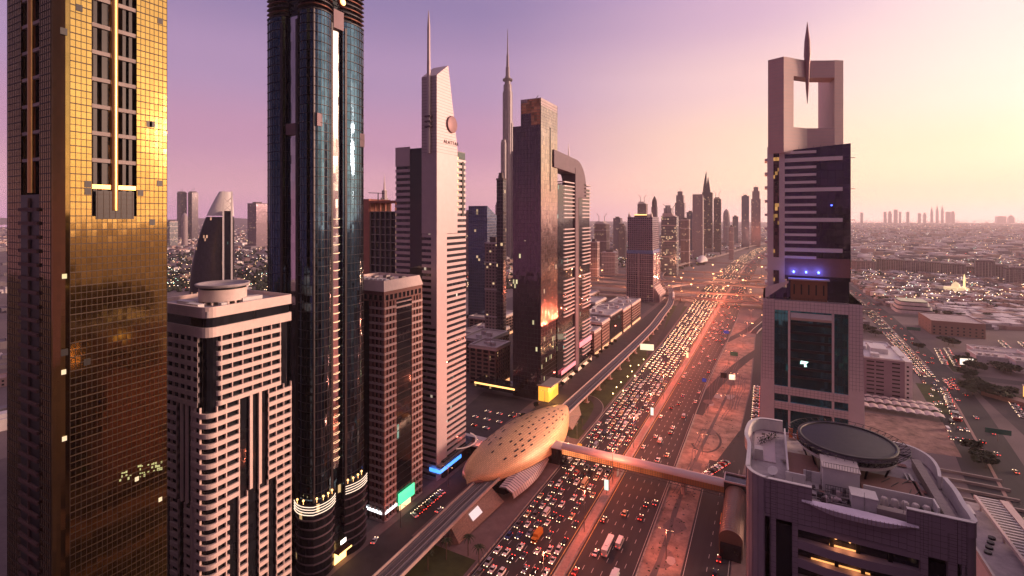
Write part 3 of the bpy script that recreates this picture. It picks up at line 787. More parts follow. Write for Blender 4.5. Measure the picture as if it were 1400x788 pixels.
# ---- slender tower with wedge top, disc and spire
M['lilac'] = pm('pale_aluminium_panel', (.56,.46,.47), .42, .25, var=.07, scale=.3)
M['bandglass'] = facade('ribbon_glass', (.02,.022,.03), 0, .06, 1.5, 3.45, .01, .4, lit=.006, litc=(1,.8,.6), lits=1, spec=.9)
M['luglass'] = facade('mirror_ribbon_glass', (.9,.78,.55), 1, .12, 1.5, 3.45, .01, .1)
def spire_tower():
    X = lambda p: CX(p, XF)
    y0, y1 = X(597), X(636.5); x1 = XF; x0 = CY(541, y0)
    W = lambda p: CY(p, y0)
    HL = 189.5
    t = thing('spire_tower', 'pale banded tower with a slanted wedge top, a round disc and a tall thin spire', 'tower', (x0, y0, 0))
    MB().box(x0+.2, x1-.2, y0+.2, y1-.2, 0, HL-.5).build('window_wall', M['bandglass'], t)
    MB().box(x0+.2, x1-.2, y0+.2, y1-.2, HL-.5, HL).build('roof', M['roof'], t)
    # bands: left block, right part of the near face, road face
    dz = 3.45; n = int(HL/dz)
    wa, wb, wc = W(560.5), W(576.5), W(577)
    for k in range(n):
        z = k*dz; b = MB()
        b.box(x0, wa, y0-.25, y0+.3, z, z+dz*.5)
        b.box(wc, x1-.2, y0-.2, y0+.3, z, z+dz*.5)
        b.box(x1-.3, x1+.3, X(610), y1, z, z+dz*.5)
        b.build('floor_band', M['lilac'], t)
    # solid top of left block and the shaft of panels
    MB().box(x0-.02, wa, y0-.3, y0+.2, HL-.33*dz*8, HL+1.2).build('panel_block', M['lilac'], t)
    MB().box(wa+.02, wb-.02, y0-.02, y0+.19, 0, HL).build('glass_strip', M['blackglass'], t)
    MB().box(x1-.3, x1+.34, y0-.36, X(610.3), 0, HL).build('corner_pilaster', M['lilac'], t)
    MB().box(W(590), x1-.3, y0-.36, y0-.1, 88, HL).build('corner_pilaster', M['lilac'], t)
    b = MB()
    for k in range(10):
        z = HL-2-(k+1)*dz; b.box(x1+.2, x1+.36, X(612), X(626), z, z+dz*.55)
    b.build('mirror_ribbon', M['luglass'], t)
    MB().box(x1-.2, x1+.36, X(631), X(633.5), 150, HL-6).build('dark_slot', M['black'], t)
    # wedge
    yC, yE = X(612), X(624.7)
    zB, zC, zE = HT(103,x1,y0), HT(90,x1,yC), HL
    xl = W(577)
    b = MB(); b.profile([(y0-.4,140),(y0-.4,zB),(yC,zC),(yE,zE+1),(yE,140)], 'x', xl, x1+.4)
    b.build('wedge_top', M['lilac'], t)
    b = MB(); z = HL-3
    while z < 240:
        if z < zB-.3: b.box(xl, x1+.42, y0-.42, y0-.38, z, z+.12)
        yend = yE+(yC-yE)*max(0,(z-zE))/(zC-zE)
        yb_ = y0-.4+max(0, (z-zB))/(zC-zB)*(yC-y0)
        if z < zC: b.box(x1+.38, x1+.43, max(y0-.4, yb_), max(yb_+.1,yend-.2), z, z+.12)
        if z > zB-1: pass
        z += 1.75
    zt = HL
    b.v = [p for p in b.v]
    b.build('panel_joint', M['dconc'], t)
    # disc
    yd, zd = X(616.3), HT(170.5, XF+1, X(616.3))
    m = MB().lathe([(.01,0),(4.7,0),(5.0,.15),(5.0,.75),(4.6,.9),(.01,.9)], 0, 0, 40).build('disc', pm('disc_bronze', (.30,.17,.18), .5, .2), t, origin=(0,0,0))
    m.matrix_local = Matrix.Translation((x1+.5-x0, yd-y0, zd)) @ Matrix.Rotation(R(90), 4, 'Y')
    # lettering below the disc
    cu = bpy.data.curves.new('lettering', 'FONT'); cu.body = 'ALATTAR'; cu.size = 3.0; cu.extrude = .08; cu.align_x = 'CENTER'; cu.space_character = 1.25
    tmp = bpy.data.objects.new('tmp', cu); col.objects.link(tmp)
    bpy.context.view_layer.update(); me = bpy.data.meshes.new_from_object(tmp); bpy.data.objects.remove(tmp)
    lt = bpy.data.objects.new('lettering', me); col.objects.link(lt); me.materials.clear(); me.materials.append(M['dconc'])
    lt.parent = t; lt.matrix_local = Matrix.Translation((x1+.55-x0, X(616)-y0, HT(198, XF, X(616)))) @ Matrix.Rotation(R(90), 4, 'Z') @ Matrix.Rotation(R(90), 4, 'X')
    # spire tube on the near face
    xs = W(588); zt = HT(16, xs, y0); zb = HT(210, xs, y0)
    MB().tube((xs,y0-1.3,zb),(xs,y0-1.3,238),1.05,n=12).tube((xs,y0-1.3,238),(xs,y0-1.3,zt-9),.95,.85,n=12).tube((xs,y0-1.3,zt-9),(xs,y0-1.3,zt),.85,.12,n=12).build('spire', M['lilac'], t)
    for py in (160,167,174):
        z = HT(py, xs, y0); MB().box(xs-2.1, xs+2.1, y0-2.5, y0-.3, z-.45, z+.45).build('spire_bracket', M['purpl'], t)
    # canopy with blue light
    bl = em('blue_sign_light', (.05,.28,1), 2.2)
    MB().box(x1+.4, x1+3.2, y0-1, y1+3, 8.2, 9.0).build('canopy', M['steel'], t)
    MB().box(x1+3.2, x1+3.5, y0-1.2, y0+20, 5.4, 7.4).box(x1-4, x1+3.2, y0-1.5, y0-1.2, 5.4, 7.4).build('blue_sign', bl, t)
    b = MB(); cxx, cyy = x1-6, y1
    for i in range(10):
        a, c = R(-60+i*14), R(-46+i*14)
        b.tube((cxx+12*math.cos(a),cyy+12*math.sin(a),10),(cxx+12*math.cos(c),cyy+12*math.sin(c),10),.35,n=6)
    b.build('curved_canopy_edge', em('soft_pink_light', (1,.5,.4), .5), t)
    MB().box(x1-12, x1+2, y0+4, y1+8, 0, 9.8).build('podium', M['dglass_lit'], t)
spire_tower()

# ================================================================ middle distance towers
def gridbars(b, X0, X1, Y0, Y1, z0, z1, dx, dz, th, out=.1, faces='xy'):
    z = z0
    while z < z1:
        if 'x' in faces: b.box(X1-.02, X1+out, Y0, Y1, z-th/2, z+th/2)
        if 'y' in faces: b.box(X0, X1, Y0-out, Y0+.02, z-th/2, z+th/2)
        z += dz
    if 'x' in faces:
        n = max(1, round((Y1-Y0)/dx))
        for i in range(n+1): y = Y0+(Y1-Y0)*i/n; b.box(X1-.02, X1+out*.8, y-th/2, y+th/2, z0, z1)
    if 'y' in faces:
        n = max(1, round((X1-X0)/dx))
        for i in range(n+1): x = X0+(X1-X0)*i/n; b.box(x-th/2, x+th/2, Y0-out*.8, Y0+.02, z0, z1)

# ---- tall bronze glass tower with stepped top
M['rglass'] = facade('rose_bronze_glass', (.22,.16,.19), 1, .08, 1.5, 3.6, .012, .16, lit=.05, litc=(.95,.85,.45), lits=.8, litz=130)
M['rglass_sky'] = facade('sky_toned_rose_glass', (.50,.36,.31), 1, .12, 1.5, 3.6, .02, .16, lit=.02, litc=(.95,.8,.5), lits=.7, litz=110)  # paler copy of the tower glass: bright sky reflection put into its colour
def glass_tower():
    xf = -163.; y0, y1 = CX(739.5, xf), CX(762, xf); H = HT(133.5, xf, y0)
    W = lambda p: CY(p, y0)
    xa, xb = W(712.2), W(701)
    t = thing('glass_tower', 'tall bronze glass tower with a stepped top and bright yellow lobby', 'tower', (xa, y0, 0))
    MB().box(xa, xf, y0, y1, 0, H-7).build('glass_wall', M['rglass'], t)
    MB().box(xf-.02, xf+.12, y0, y1, 60, H-6).build('road_face_glass', M['rglass_sky'], t)
    H2 = HT(173.5, xb, y0)
    MB().box(xb, xa-.01, y0+.4, y1, 0, H2).build('lower_wing', M['rglass'], t)
    # crown of open glass
    b = MB(); gridbars(b, xa, xf, y0, y1, H-24, H, 2.4, 2.4, .18, .16); b.build('crown_grid', M['dconc'], t)
    cg = facade('copper_crown_glass', (.9,.42,.20), 1, .16, 2.4, 2.4, .05, .5)
    MB().box(xa+6, xf-9, y0-.14, y0-.01, H-12, H-.6).box(xf-8.8, xf-.4, y0-.14, y0-.01, H-22, H-.6).box(xa+.4, xa+5.9, y0-.14, y0-.01, H-12, H-3).build('crown_glass', cg, t)
    MB().box(xa, xf, y0, y0+.3, H-7, H).box(xf-.3, xf, y0, y1, H-7, H).box(xa, xf, y1-.3, y1, H-7, H).box(xa, xa+.3, y0, y1, H-7, H).build('parapet', M['lilac'], t)
    b = MB(); gridbars(b, xa, xf, y0, y1, 3.6, H-24, 3.0, 3.6, .10, .14); b.build('mullion_grid', M['dsteel'], t)
    b = MB(); gridbars(b, xb, xa, y0+.4, y1, 3.6, H2, 3.0, 3.6, .10, .1, 'y'); b.build('mullion_grid', M['dsteel'], t)
    ys = CX(752, xf)
    MB().box(xf+.1, xf+.35, ys-.7, ys+.7, HT(262,xf,ys), HT(175,xf,ys)).build('dark_slot', M['black'], t)
    yl = em('yellow_lobby_light', (1,.50,.05), 1.1, base=(.6,.4,.1))
    MB().box(xf-2, xf+7, y0-.5, y0+20, .1, 12.0).build('lobby_wall', yl, t)
    ld = bpy.data.lights.new('lobby_lamp','POINT'); ld.energy = 6000; ld.color = (1,.5,.1); ld.shadow_soft_size = 1; l = bpy.data.objects.new('lobby_lamp', ld); col.objects.link(l); l.parent = t; l.location = (xf-xa+11, 4, 9)
    MB().box(xf-3, xf+10, y0-1.5, y0+21, 12.2, 13.2).build('lobby_canopy', M['conc'], t)
    MB().tube((xa+10,y0+6,H),(xa+14,y0+4,H+3),.3,n=5).box(xa+5,xa+10,y0+5,y0+8,H-6.5,H+1).build('roof_crane', M['steel'], t)
    MB().box(xb-30, xb+8, y0-12, y0-.6, 6.5, 12).build('podium_wing', M['dglass_lit'], t)
    MB().box(xb-30, xb+8, y0-12.4, y0-12.1, 9.3, 10.6).build('podium_light', em('amber_podium_light', (1,.5,.15), 2.5), t)
glass_tower()

# ---- twin banded towers with an arch
M['arch'] = pm('mauve_arch_cladding', (.14,.085,.115), .5)
def twin_tower():
    xf = -163.
    y0, y1 = CX(762, xf)+8, CX(785.5, xf)
    t = thing('arched_tower', 'pair of dark towers striped by white balconies and joined by a tall curved arch', 'tower', (xf-30, y0, 0))
    HA = HT(250, xf, y1)
    y2, y3 = CX(788.5, xf), CX(807, xf)
    HB = HT(254, xf, y3)
    MB().prism(rrect(xf-28, xf, y0-14, y1, (0,3,3,0)), 0, HA-4).build('glass_wall', M['blackglass'], t)
    MB().prism(rrect(xf-28, xf, y2, y3, (0,3,3,0)), 0, HB-4).build('glass_wall', M['blackglass'], t)
    dz = 3.6
    for (ya, yb, HH) in ((CX(770,xf), y1, HA), (CX(795.5,xf), y3+1, HB)):
        k = 0; z = 8
        while z < HH:
            if (int(z) % 46) > 8 or z > HH-20:
                b = MB(); po = rrect(xf-27, xf+1.2, ya, yb, (0,3.5,3.5,0), 4); pi_ = rrect(xf-26, xf+.2, ya+1, yb-1, (0,3,3,0), 4)
                b.ring(po, pi_, z, z+1.15); b.build('balcony_band', M['lilac'], t)
            z += dz
    # vertical shafts that rise into the arch
    pts = []
    ztop = HT(222, xf, (y1+y2)/2)+2
    b = MB(); b.prism(rrect(xf-12, xf+1.6, y1-1.5, y2+.2, .4), 0, ztop-8); b.build('arch_leg', M['arch'], t)
    b = MB(); b.prism(rrect(xf-12, xf+1.0, y2+.5, y2+4.5, .4), 0, HB+2); b.build('shaft', M['dconc'], t)
    # curved arch slab (profile in the Y-Z plane)
    yr = CX(800, xf); zt = HT(212, xf, CX(765, xf))
    out, inn = [], []
    for i in range(11):
        a = R(90*i/10)
        out.append((y2-6+(yr-y2+6)*math.sin(a), zt-28+28*math.cos(a)))
        inn.append((y2-8+(y2-1-(y2-8))*math.sin(a), zt-30+16*math.cos(a)))
    prof = [(y0-18, zt+1.5)]+out+[(yr, HA-10),(yr-9, HA-10)]+inn[::-1]+[(y0-18, zt-13)]
    b = MB(); 
    n = len(prof)
    # build as quads between outer and inner curves
    O = [(y0-18, zt+3)]+out+[(yr, HA-14)]; I = [(y0-18, zt-12)]+inn+[(y2-1, HA-14)]
    I = I[:len(O)]
    for k in range(len(O)-1):
        b.profile([O[k],O[k+1],I[k+1],I[k]], 'x', xf-14, xf+1.2)
    b.build('arch', M['arch'], t)
    MB().tube((xf-6, (y1+y2)/2-3, zt),(xf-6,(y1+y2)/2-3,zt+16),.9,.15,n=6).build('mast', M['lilac'], t)
    for i in range(4): MB().lathe([(5.5,HA-3+i*4),(5.5,HA-1.6+i*4)], xf-8, y0-2, 20).build('roof_ring', M['wpanel'], t)
    rs = em('red_sign_light', (1,.12,.18), 1.6)
    MB().box(xf+1.3, xf+1.6, y0-2, y1-1, 9, 12.5).build('red_sign', rs, t)
    MB().box(xf+1.3, xf+1.6, y2+4, y3, 22, 27).build('red_sign', rs, t)
    MB().box(xf+1.3, xf+1.5, y0, y3, .4, 3.5).build('lit_shopfront', em('warm_shop2', (1,.5,.3), 1.5), t)
twin_tower()

# ---- super-tall tapering tower
M['haze_tower'] = facade('silver_cladding', (.16,.12,.16), 0, .5, 2.2, 8, .02, .2)
def needle_tower():
    zc = 1780.; cx, cy = (694-700)/F*zc*CT - zc*ST, (694-700)/F*zc*ST + zc*CT
    t = thing('skyscraper', 'tallest tower of all, stepped and tapering to a needle, hazy behind the bronze glass tower', 'skyscraper', (cx, cy, 0))
    steps = [(0,585,1.0)]
    # core
    MB().lathe([(18,0),(18,600),(15,601),(15,625),(11,626),(10,655),(7.5,656),(7,690),(5,691),(4.2,735),(2.6,736),(1.8,790),(.6,828)], cx, cy, 12, smooth=False).build('core', M['haze_tower'], t)
    rng = random.Random(5)
    for w in range(3):
        a = TH+R(90+120*w+18)
        hs = [(22,585-w*50),(32,455-w*40),(46,335-w*40),(60,220-w*30),(74,130)]
        for i, (r, h) in enumerate(hs):
            x, y = cx+math.cos(a)*(r-11), cy+math.sin(a)*(r-11)
            MB().lathe([(10.5,0),(10.5,h),(8.5,h+1),(8.5,h+9)], x, y, 10, smooth=False).build('wing_tier', M['haze_tower'], t)
    for z in (300,420,560,640): MB().lathe([(17.6,z),(17.6,z+7)], cx, cy, 12, smooth=False).build('plant_floor_band', M['dconc'], t)
needle_tower()

# ---- a generic but shaped far tower
FT = 0
def at(px, zc):
    return (px-700)/F*zc*CT - zc*ST, (px-700)/F*zc*ST + zc*CT
fmats = {}
def fmat(k):
    if k in fmats: return fmats[k]
    P = {
     'purple': dict(base=(.16,.11,.15), lines=(.7,.9), linec=(.24,.17,.20), cu=3.6, cz=3.7, metal=.6, lit=.05),
     'blue': dict(base=(.10,.13,.22), lines=(.25,.5), linec=(.09,.09,.13), cu=3, cz=3.7, metal=.8, lit=.02),
     'brown': dict(base=(.06,.04,.05), lines=(1.6,1.5), linec=(.30,.20,.19), cu=4, cz=3.6, metal=0, lit=.10),
     'pale': dict(base=(.10,.08,.10), lines=(1.2,1.7), linec=(.45,.36,.37), cu=4, cz=3.6, metal=0, lit=.05),
     'dark': dict(base=(.04,.03,.045), lines=(.4,.6), linec=(.09,.06,.08), cu=3, cz=3.7, metal=.4, lit=.05),
     'teal': dict(base=(.12,.15,.17), lines=(.4,.8), linec=(.2,.17,.2), cu=3.4, cz=3.7, metal=.5, lit=.2),
     'grid': dict(base=(.10,.08,.14), lines=(.55,.7), linec=(.30,.24,.28), cu=3.3, cz=3.7, metal=.7, lit=.015),
    }[k]
    fmats[k] = facade('tower_'+k, P['base'], P['metal'], .15, P['cu'], P['cz'], .01, .3, lit=P['lit'], litc=(1,.66,.36), lits=.8, lines=P['lines'], linec=P['linec'])
    return fmats[k]
def far_tower(pa, pb, ytop, zc, k, label, top='flat', d=None, name='tower_block', group=None, rot=0.0):
    w = (pb-pa)/F*zc; x, y = at((pa+pb)/2, zc); H = CH-(ytop-296)/F*zc; d = d or w*.9
    t = thing(name, label, 'tower', (x, y, 0), group)
    ca = abs(math.cos(TH))+.0
    w2 = w/(math.cos(TH)+ (d/w)*math.sin(TH)); d2 = w2*d/w
    T = Matrix.Translation((x,y,0)) @ Matrix.Rotation(rot, 4, 'Z')
    def mb(): q = MB(); q.T = T; return q
    m = fmat(k); a, c = w2/2, d2/2
    def body(z0, z1, s=1.0, nm='wall'): mb().box(-a*s, a*s, -c*s, c*s, z0, z1).build(nm, m, t)
    pier = M['dconc'] if k in ('dark','blue','purple') else M['lilac']
    if top == 'flat':
        body(0, H-3); mb().box(-a-.4, a+.4, -c-.4, c+.4, H-3, H-1).build('parapet', pier, t); mb().box(-a*.5, a*.4, -c*.5, c*.5, H-1, H+5).build('plant_room', M['dconc'], t)
    elif top == 'step':
        body(0, H*.8); body(H*.8, H*.93, .78, 'upper_wall'); body(H*.93, H, .5, 'upper_wall')
        mb().tube((0,0,H),(0,0,H+14),.9,.2,n=5).build('mast', pier, t)
    elif top == 'crane':
        body(0, H-8)
        for i in range(3): mb().box(-a*(1-.15*i), a*(.8-.2*i), -c*.9, c*.9, H-8+i*3, H-6+i*3).build('open_floor', pier, t)
        for s in (-.5, .4):
            q = mb(); q.tube((a*s,0,H),(a*s,0,H+16),.8,n=4).tube((a*s,0,H+15),(a*s+16*s,4,H+24),.6,n=4); q.build('tower_crane', M['dsteel'], t)
    elif top == 'onion':
        body(0, H*.82)
        q = mb(); r = a*.95; z = H*.82
        q.lathe([(r,z),(r,z+(H-z)*.45),(r*.8,z+(H-z)*.65),(r*.4,z+(H-z)*.85),(.3,H)], 0, 0, 12); q.build('pointed_dome', pier, t)
    elif top == 'slant':
        mb().profile([(-c,0),(-c,H),(c,H-w*.35),(c,0)], 'x', -a, a).build('wall', m, t)
        mb().box(-a-.3, -a, -c, c, 0, H-w*.3).build('edge_fin', pier, t)
    elif top == 'horn':
        body(0, H*.74)
        for s, hh in ((-1,1.0),(.25,.93)):
            rings = []
            for i in range(9):
                u = i/8; z = H*.74+(H*hh-H*.74)*u; ww = a*.85*(1-u)**.8+.4; off = s*a*.5 - s*a*.25*u*u
                rings.append([(off-ww*.5,-c*.6*(1-u)-.3,z),(off+ww*.5,-c*.6*(1-u)-.3,z),(off+ww*.5,c*.6*(1-u)+.3,z),(off-ww*.5,c*.6*(1-u)+.3,z)])
            mb().loft(rings, smooth=False).build('curved_horn', m, t)
    elif top == 'spire':
        body(0, H*.62); body(H*.62, H*.74, .75, 'upper_wall'); body(H*.74, H*.82, .5, 'upper_wall')
        mb().tube((0,0,H*.82),(0,0,H),a*.28,.3,n=6).build('spire', pier, t)
    elif top == 'pitched':
        body(0, H*.88)
        mb().profile([(-a,H*.88),(0,H),(a,H*.88)], 'y', -c, c).build('pitched_roof', pier, t)
    elif top == 'round':
        mb().lathe([(a*1.1,0),(a*1.1,H*.8),(a*.95,H*.9),(a*.55,H*.97),(.5,H)], 0, 0, 16, smooth=False).build('wall', m, t)
    if top in ('flat','crane'):
        for i in range(3):
            z = H*(.3+.25*i); mb().box(-a-.3, a+.3, -c-.3, c+.3, z, z+1.6).build('belt_course', pier, t)
    return t
# hidden behind the brown tower: concrete frame under construction and a spired tower beyond
def frame_tower():
    zc = 380; x, y = at(518, zc)
    x0, x1 = CY(497, y), CY(541, y)
    H = HT(272, (x0+x1)/2, y)
    t = thing('concrete_frame_building', 'unfinished concrete grid building with an orange side slab behind the brown banded tower', 'building', (x0, y, 0))
    og = pm('orange_side_slab', (.50,.20,.14), .7)
    xs = CY(505.5, y)
    MB().box(x0, xs, y-1, y+24, 0, H).build('side_slab', og, t)
    MB().box(xs+.3, x1, y+1.2, y+24, 0, H-10).build('inner_wall', M['dglass'], t)
    b = MB(); n = 5; z = 0; dz = (H-10)/26
    for k in range(27): b.box(xs, x1, y, y+1.6, k*dz-.25, k*dz+.25)
    for i in range(n+1): xx = xs+(x1-xs-.5)*i/n; b.box(xx, xx+.5, y-.1, y+1.6, 0, H-10)
    b.build('frame', M['conc'], t)
    b = MB(); 
    for i in range(n+1): xx = xs+(x1-xs-.8)*i/n; b.box(xx, xx+.8, y, y+1, H-10, H-3)
    b.box(xs, x1+1, y-.5, y+24, H-3, H-1.5); b.build('roof_deck', og, t)
    MB().tube((xs+4,y+5,H-1.5),(xs+4,y+5,H+5),.4,n=4).tube((xs+10,y+5,H+4.4),(xs-6,y+5,H+5.2),.35,n=4).build('tower_crane', M['dsteel'], t)
frame_tower()
far_tower(519, 532, 238, 1500, 'pale', 'slim pale tower with a stepped crown and needle, seen above the unfinished concrete building', 'spire')
far_tower(641, 679, 282, 640, 'blue', 'blue glass tower with a slanting roofline beside the striped spire tower', 'slant', name='slanted_tower')
far_tower(634, 648, 290, 1300, 'purple', 'hazy tower peeping out left of the blue slanting glass tower', 'flat')
far_tower(679, 692, 243, 520, 'dark', 'slender dark tower squeezed against the left side of the bronze glass tower', 'flat', name='dark_tower')
far_tower(663, 690, 330, 560, 'brown', 'lower brown block in front of the blue slanting tower', 'flat')
# left distance
far_tower(243, 254.5, 262, 3300, 'dark', 'left one of two matching dark towers with cranes on the left horizon', 'crane', group='twin towers on the left horizon')
far_tower(258, 270, 262, 3300, 'dark', 'right one of two matching dark towers with cranes on the left horizon', 'crane', group='twin towers on the left horizon')
far_tower(248, 257, 291, 2500, 'pale', 'small pale round-topped tower in front of the twin dark towers', 'round')
far_tower(227, 242, 303, 2400, 'teal', 'low teal office block left of the twin dark towers', 'flat')
far_tower(340, 364, 278, 2300, 'purple', 'grey tower with a rooftop mast beside the dark blue curved glass tower', 'flat')
# egg-shaped tower
def egg_tower():
    zc = 760.; px0, px1 = 262, 317
    cx, cy = at((px0+px1)/2+2, zc); W_ = (px1-px0)/F*zc; H = CH-(262-296)/F*zc; 
    t = thing('curved_tower', 'dark curved tower shaped like a sail with a white tip and twin white fins', 'tower', (cx, cy, 0))
    dm = facade('perforated_dark_skin', (.02,.016,.022), .3, .3, 3, 4.5, .02, .4, lit=.03, litc=(1,.5,.3), lits=.7)
    T = Matrix.Translation((cx,cy,0)) @ Matrix.Rotation(TH+math.atan((700-290)/F), 4, 'Z')
    hw = W_/2
    def ring(z):
        u = z/H
        wl_ = hw*(1-(max(0,u-.05))**2.6*.98)          # left edge leans in
        xr_ = hw*(.92-.18*max(0,u-.75)*2)
        dl = 20*(1-u*u*.8)
        L = -wl_ if u < 1 else 5
        L = -hw + (hw+hw*.25)*max(0,(u-.15)/.85)**2.1
        pts = []
        for i in range(20):
            a = 2*math.pi*i/20; mx = (L+xr_)/2; rx = (xr_-L)/2
            pts.append(T @ Vector((mx+rx*math.cos(a), dl*math.sin(a), z)))
        return [tuple(p) for p in pts]
    zs = [H*i/24 for i in range(25)]
    MB().loft([ring(z) for z in zs if z <= H*.80]).build('dark_skin', dm, t)
    zz = [H*(.80+.2*i/6) for i in range(7)]
    q = MB().loft([ring(z) for z in zz]); q.add(ring(H), [tuple(range(20))]); q.build('white_tip', M['white'], t)
    for s in (.42, .78):
        q = MB(); q.T = T; q.box(hw*s-1.2, hw*s+1.2, -21.5, -19, 0, H*1.0); q.build('white_fin', M['white'], t)
    q = MB(); q.T = T; q.box(hw*.46, hw*.76, -20.6, -10, 0, H*.84); q.build('glass_slot', M['blackglass'], t)
    q = MB(); q.T = T; z = H*.84
    for i in range(2):
        q.tube((hw*.46,-20,z+i*10),(hw*.76,-20,z+10+i*10),.5,n=4).tube((hw*.76,-20,z+i*10),(hw*.46,-20,z+10+i*10),.5,n=4)
    q.build('cross_brace', M['white'], t)
egg_tower()

# ---- gridded twin-peak tower by the interchange
def grid_tower():
    xf = -186.; y0 = 875.
    zc = depth(xf, y0); x0 = CY(856.5, y0); y1 = CX(903, xf); xf = CY(893, y0); y1 = CX(902, xf)
    H = HT(297, xf, y0); t = thing('gridded_tower', 'lilac gridded glass tower with a blue belt beside the curving viaduct', 'tower', (x0, y0, 0))
    m = fmat('grid')
    xm = (x0+xf)/2-2
    zb = HT(343, xf, y0)
    MB().box(x0, xf, y0, y1, 0, zb-6).build('wall', m, t)
    MB().box(x0+1.5, xf-1.5, y0+1.5, y1-1, zb-6, H).build('upper_wall', m, t)
    MB().box(x0+.6, xf-.6, y0+.6, y1, zb-6, zb).build('blue_belt', pm('blue_metal', (.16,.24,.5), .3, .6), t)
    b = MB(); 
    for xx in (x0, xm, xf-.6): b.box(xx, xx+.9, y0-.9, y0, 0, zb-5)
    for yy in (y0, (y0+y1)/2, y1-.6): b.box(xf, xf+.8, yy, yy+.8, 0, zb-5)
    z = 7.4
    while z < zb-6: b.box(x0, xf+.3, y0-.35, y0, z, z+.5); b.box(xf, xf+.35, y0, y1, z, z+.5); z += 7.4
    n = 12
    for i in range(n): xx = x0+(xf-x0)*i/n; b.box(xx, xx+.35, y0-.4, y0, 0, zb-6)
    b.build('grid', M['lilac'], t)
    for xx in (x0+2, xf-6): MB().profile([(xx,H),(xx+2,H+9),(xx+4,H)], 'y', y0+2, y0+8).build('peak', M['lilac'], t)
    MB().box(xm-8, xm+14, y0+3, y1-3, H, H+5).build('plant_room', M['dconc'], t)
    MB().box(xm-8, xm+14, y0+2.6, y0+2.9, H+3, H+5).build('roof_sign', em('amber_sign', (1,.6,.2), 2), t)
    b = MB()
    for i in range(5): b.box(xf+1+i*2.2, xf+2+i*2.2, y0+2, y1-2, 0, 26-i*3)
    b.build('side_annex', M['lilac'], t)
grid_tower()
L = [
 (903,929,292,1250,'teal','tower covered in green-white lit rooms, right of the lilac gridded tower','crane'),
 (871,886,276,1700,'brown','brown block with a rooftop crane left of the pointed dome tower','crane'),
 (890,899.5,268,1750,'purple','slim tower with a pointed dome above the gridded tower','onion'),
 (862,873,300,1500,'brown','short hazy block behind the left corner of the gridded tower','flat'),
 (922,938,262,2300,'purple','grey tower with a flat top and a lower shoulder in the far cluster','step'),
 (938,950,290,2100,'blue','low blue tower behind the dark wall-like tower','flat'),
 (946,963,266,1750,'pale','tower with a dark left side and a bright right face in the far cluster','slant'),
 (959,976,234,1950,'dark','dark tower topped by two curved horns, tallest in the far cluster','horn'),
 (975,987,270,1900,'dark','dark tower with a crane right of the horned tower','crane'),
 (988,998,286,2600,'pale','pale round topped tower in the far cluster','round'),
 (1001,1010,296,2600,'blue','short blue tower left of the pair near the big white framed tower','flat'),
 (1013,1025,268,2250,'blue','tall blue-grey flat tower, left one of the far pair','flat'),
 (1026,1041,256,2400,'purple','tall purple tower with a rooftop mast, right one of the far pair','step'),
 (905,922,281,2600,'pale','pale stepped tower far behind the lit tower','step'),
 (930,944,300,1500,'brown','brown tower standing low before the far cluster','flat'),
 (838,851,298,2100,'purple','hazy purple block left of the gridded tower','flat'),
 (812,834,303,1500,'brown','brown block under construction with tall cranes near the arched towers','crane'),
 (845,857,306,1700,'brown','short brown block touching the gridded tower skyline','step'),
 (996,1004,310,1700,'pale','small pale office block before the far cluster','flat'),
 (805,820,330,1150,'brown','low brown block behind the arched towers','flat'),
 (822,846,344,1250,'pale','long pale block with balconies left of the gridded tower','flat'),
]
for a in L: far_tower(*a)
# tiny skyline on the right horizon
for i, (pa, pb, yt, tp) in enumerate([(1176,1180,291,'flat'),(1208,1212,290,'flat'),(1214,1219,289,'step'),(1222,1227,287,'flat'),(1229,1232,290,'flat'),(1239,1243,290,'flat'),(1255,1259,292,'flat'),(1262,1266,291,'step'),(1272,1275.5,281,'spire'),(1279.5,1283,279,'spire'),(1286.5,1290,279,'spire'),(1293,1299,290,'flat'),(1300,1305,289,'step'),(1378,1386,293,'spire'),(1362,1374,296,'flat')]):
    far_tower(pa, pb, yt, 11000, 'purple', 'faint far tower on the right horizon, %s from the left' % (['leftmost','second','third','fourth','fifth','sixth','seventh','eighth','ninth','tenth','eleventh','twelfth','thirteenth','fourteenth','fifteenth'][i]), tp, group='faint skyline on the right horizon', name='distant_tower')

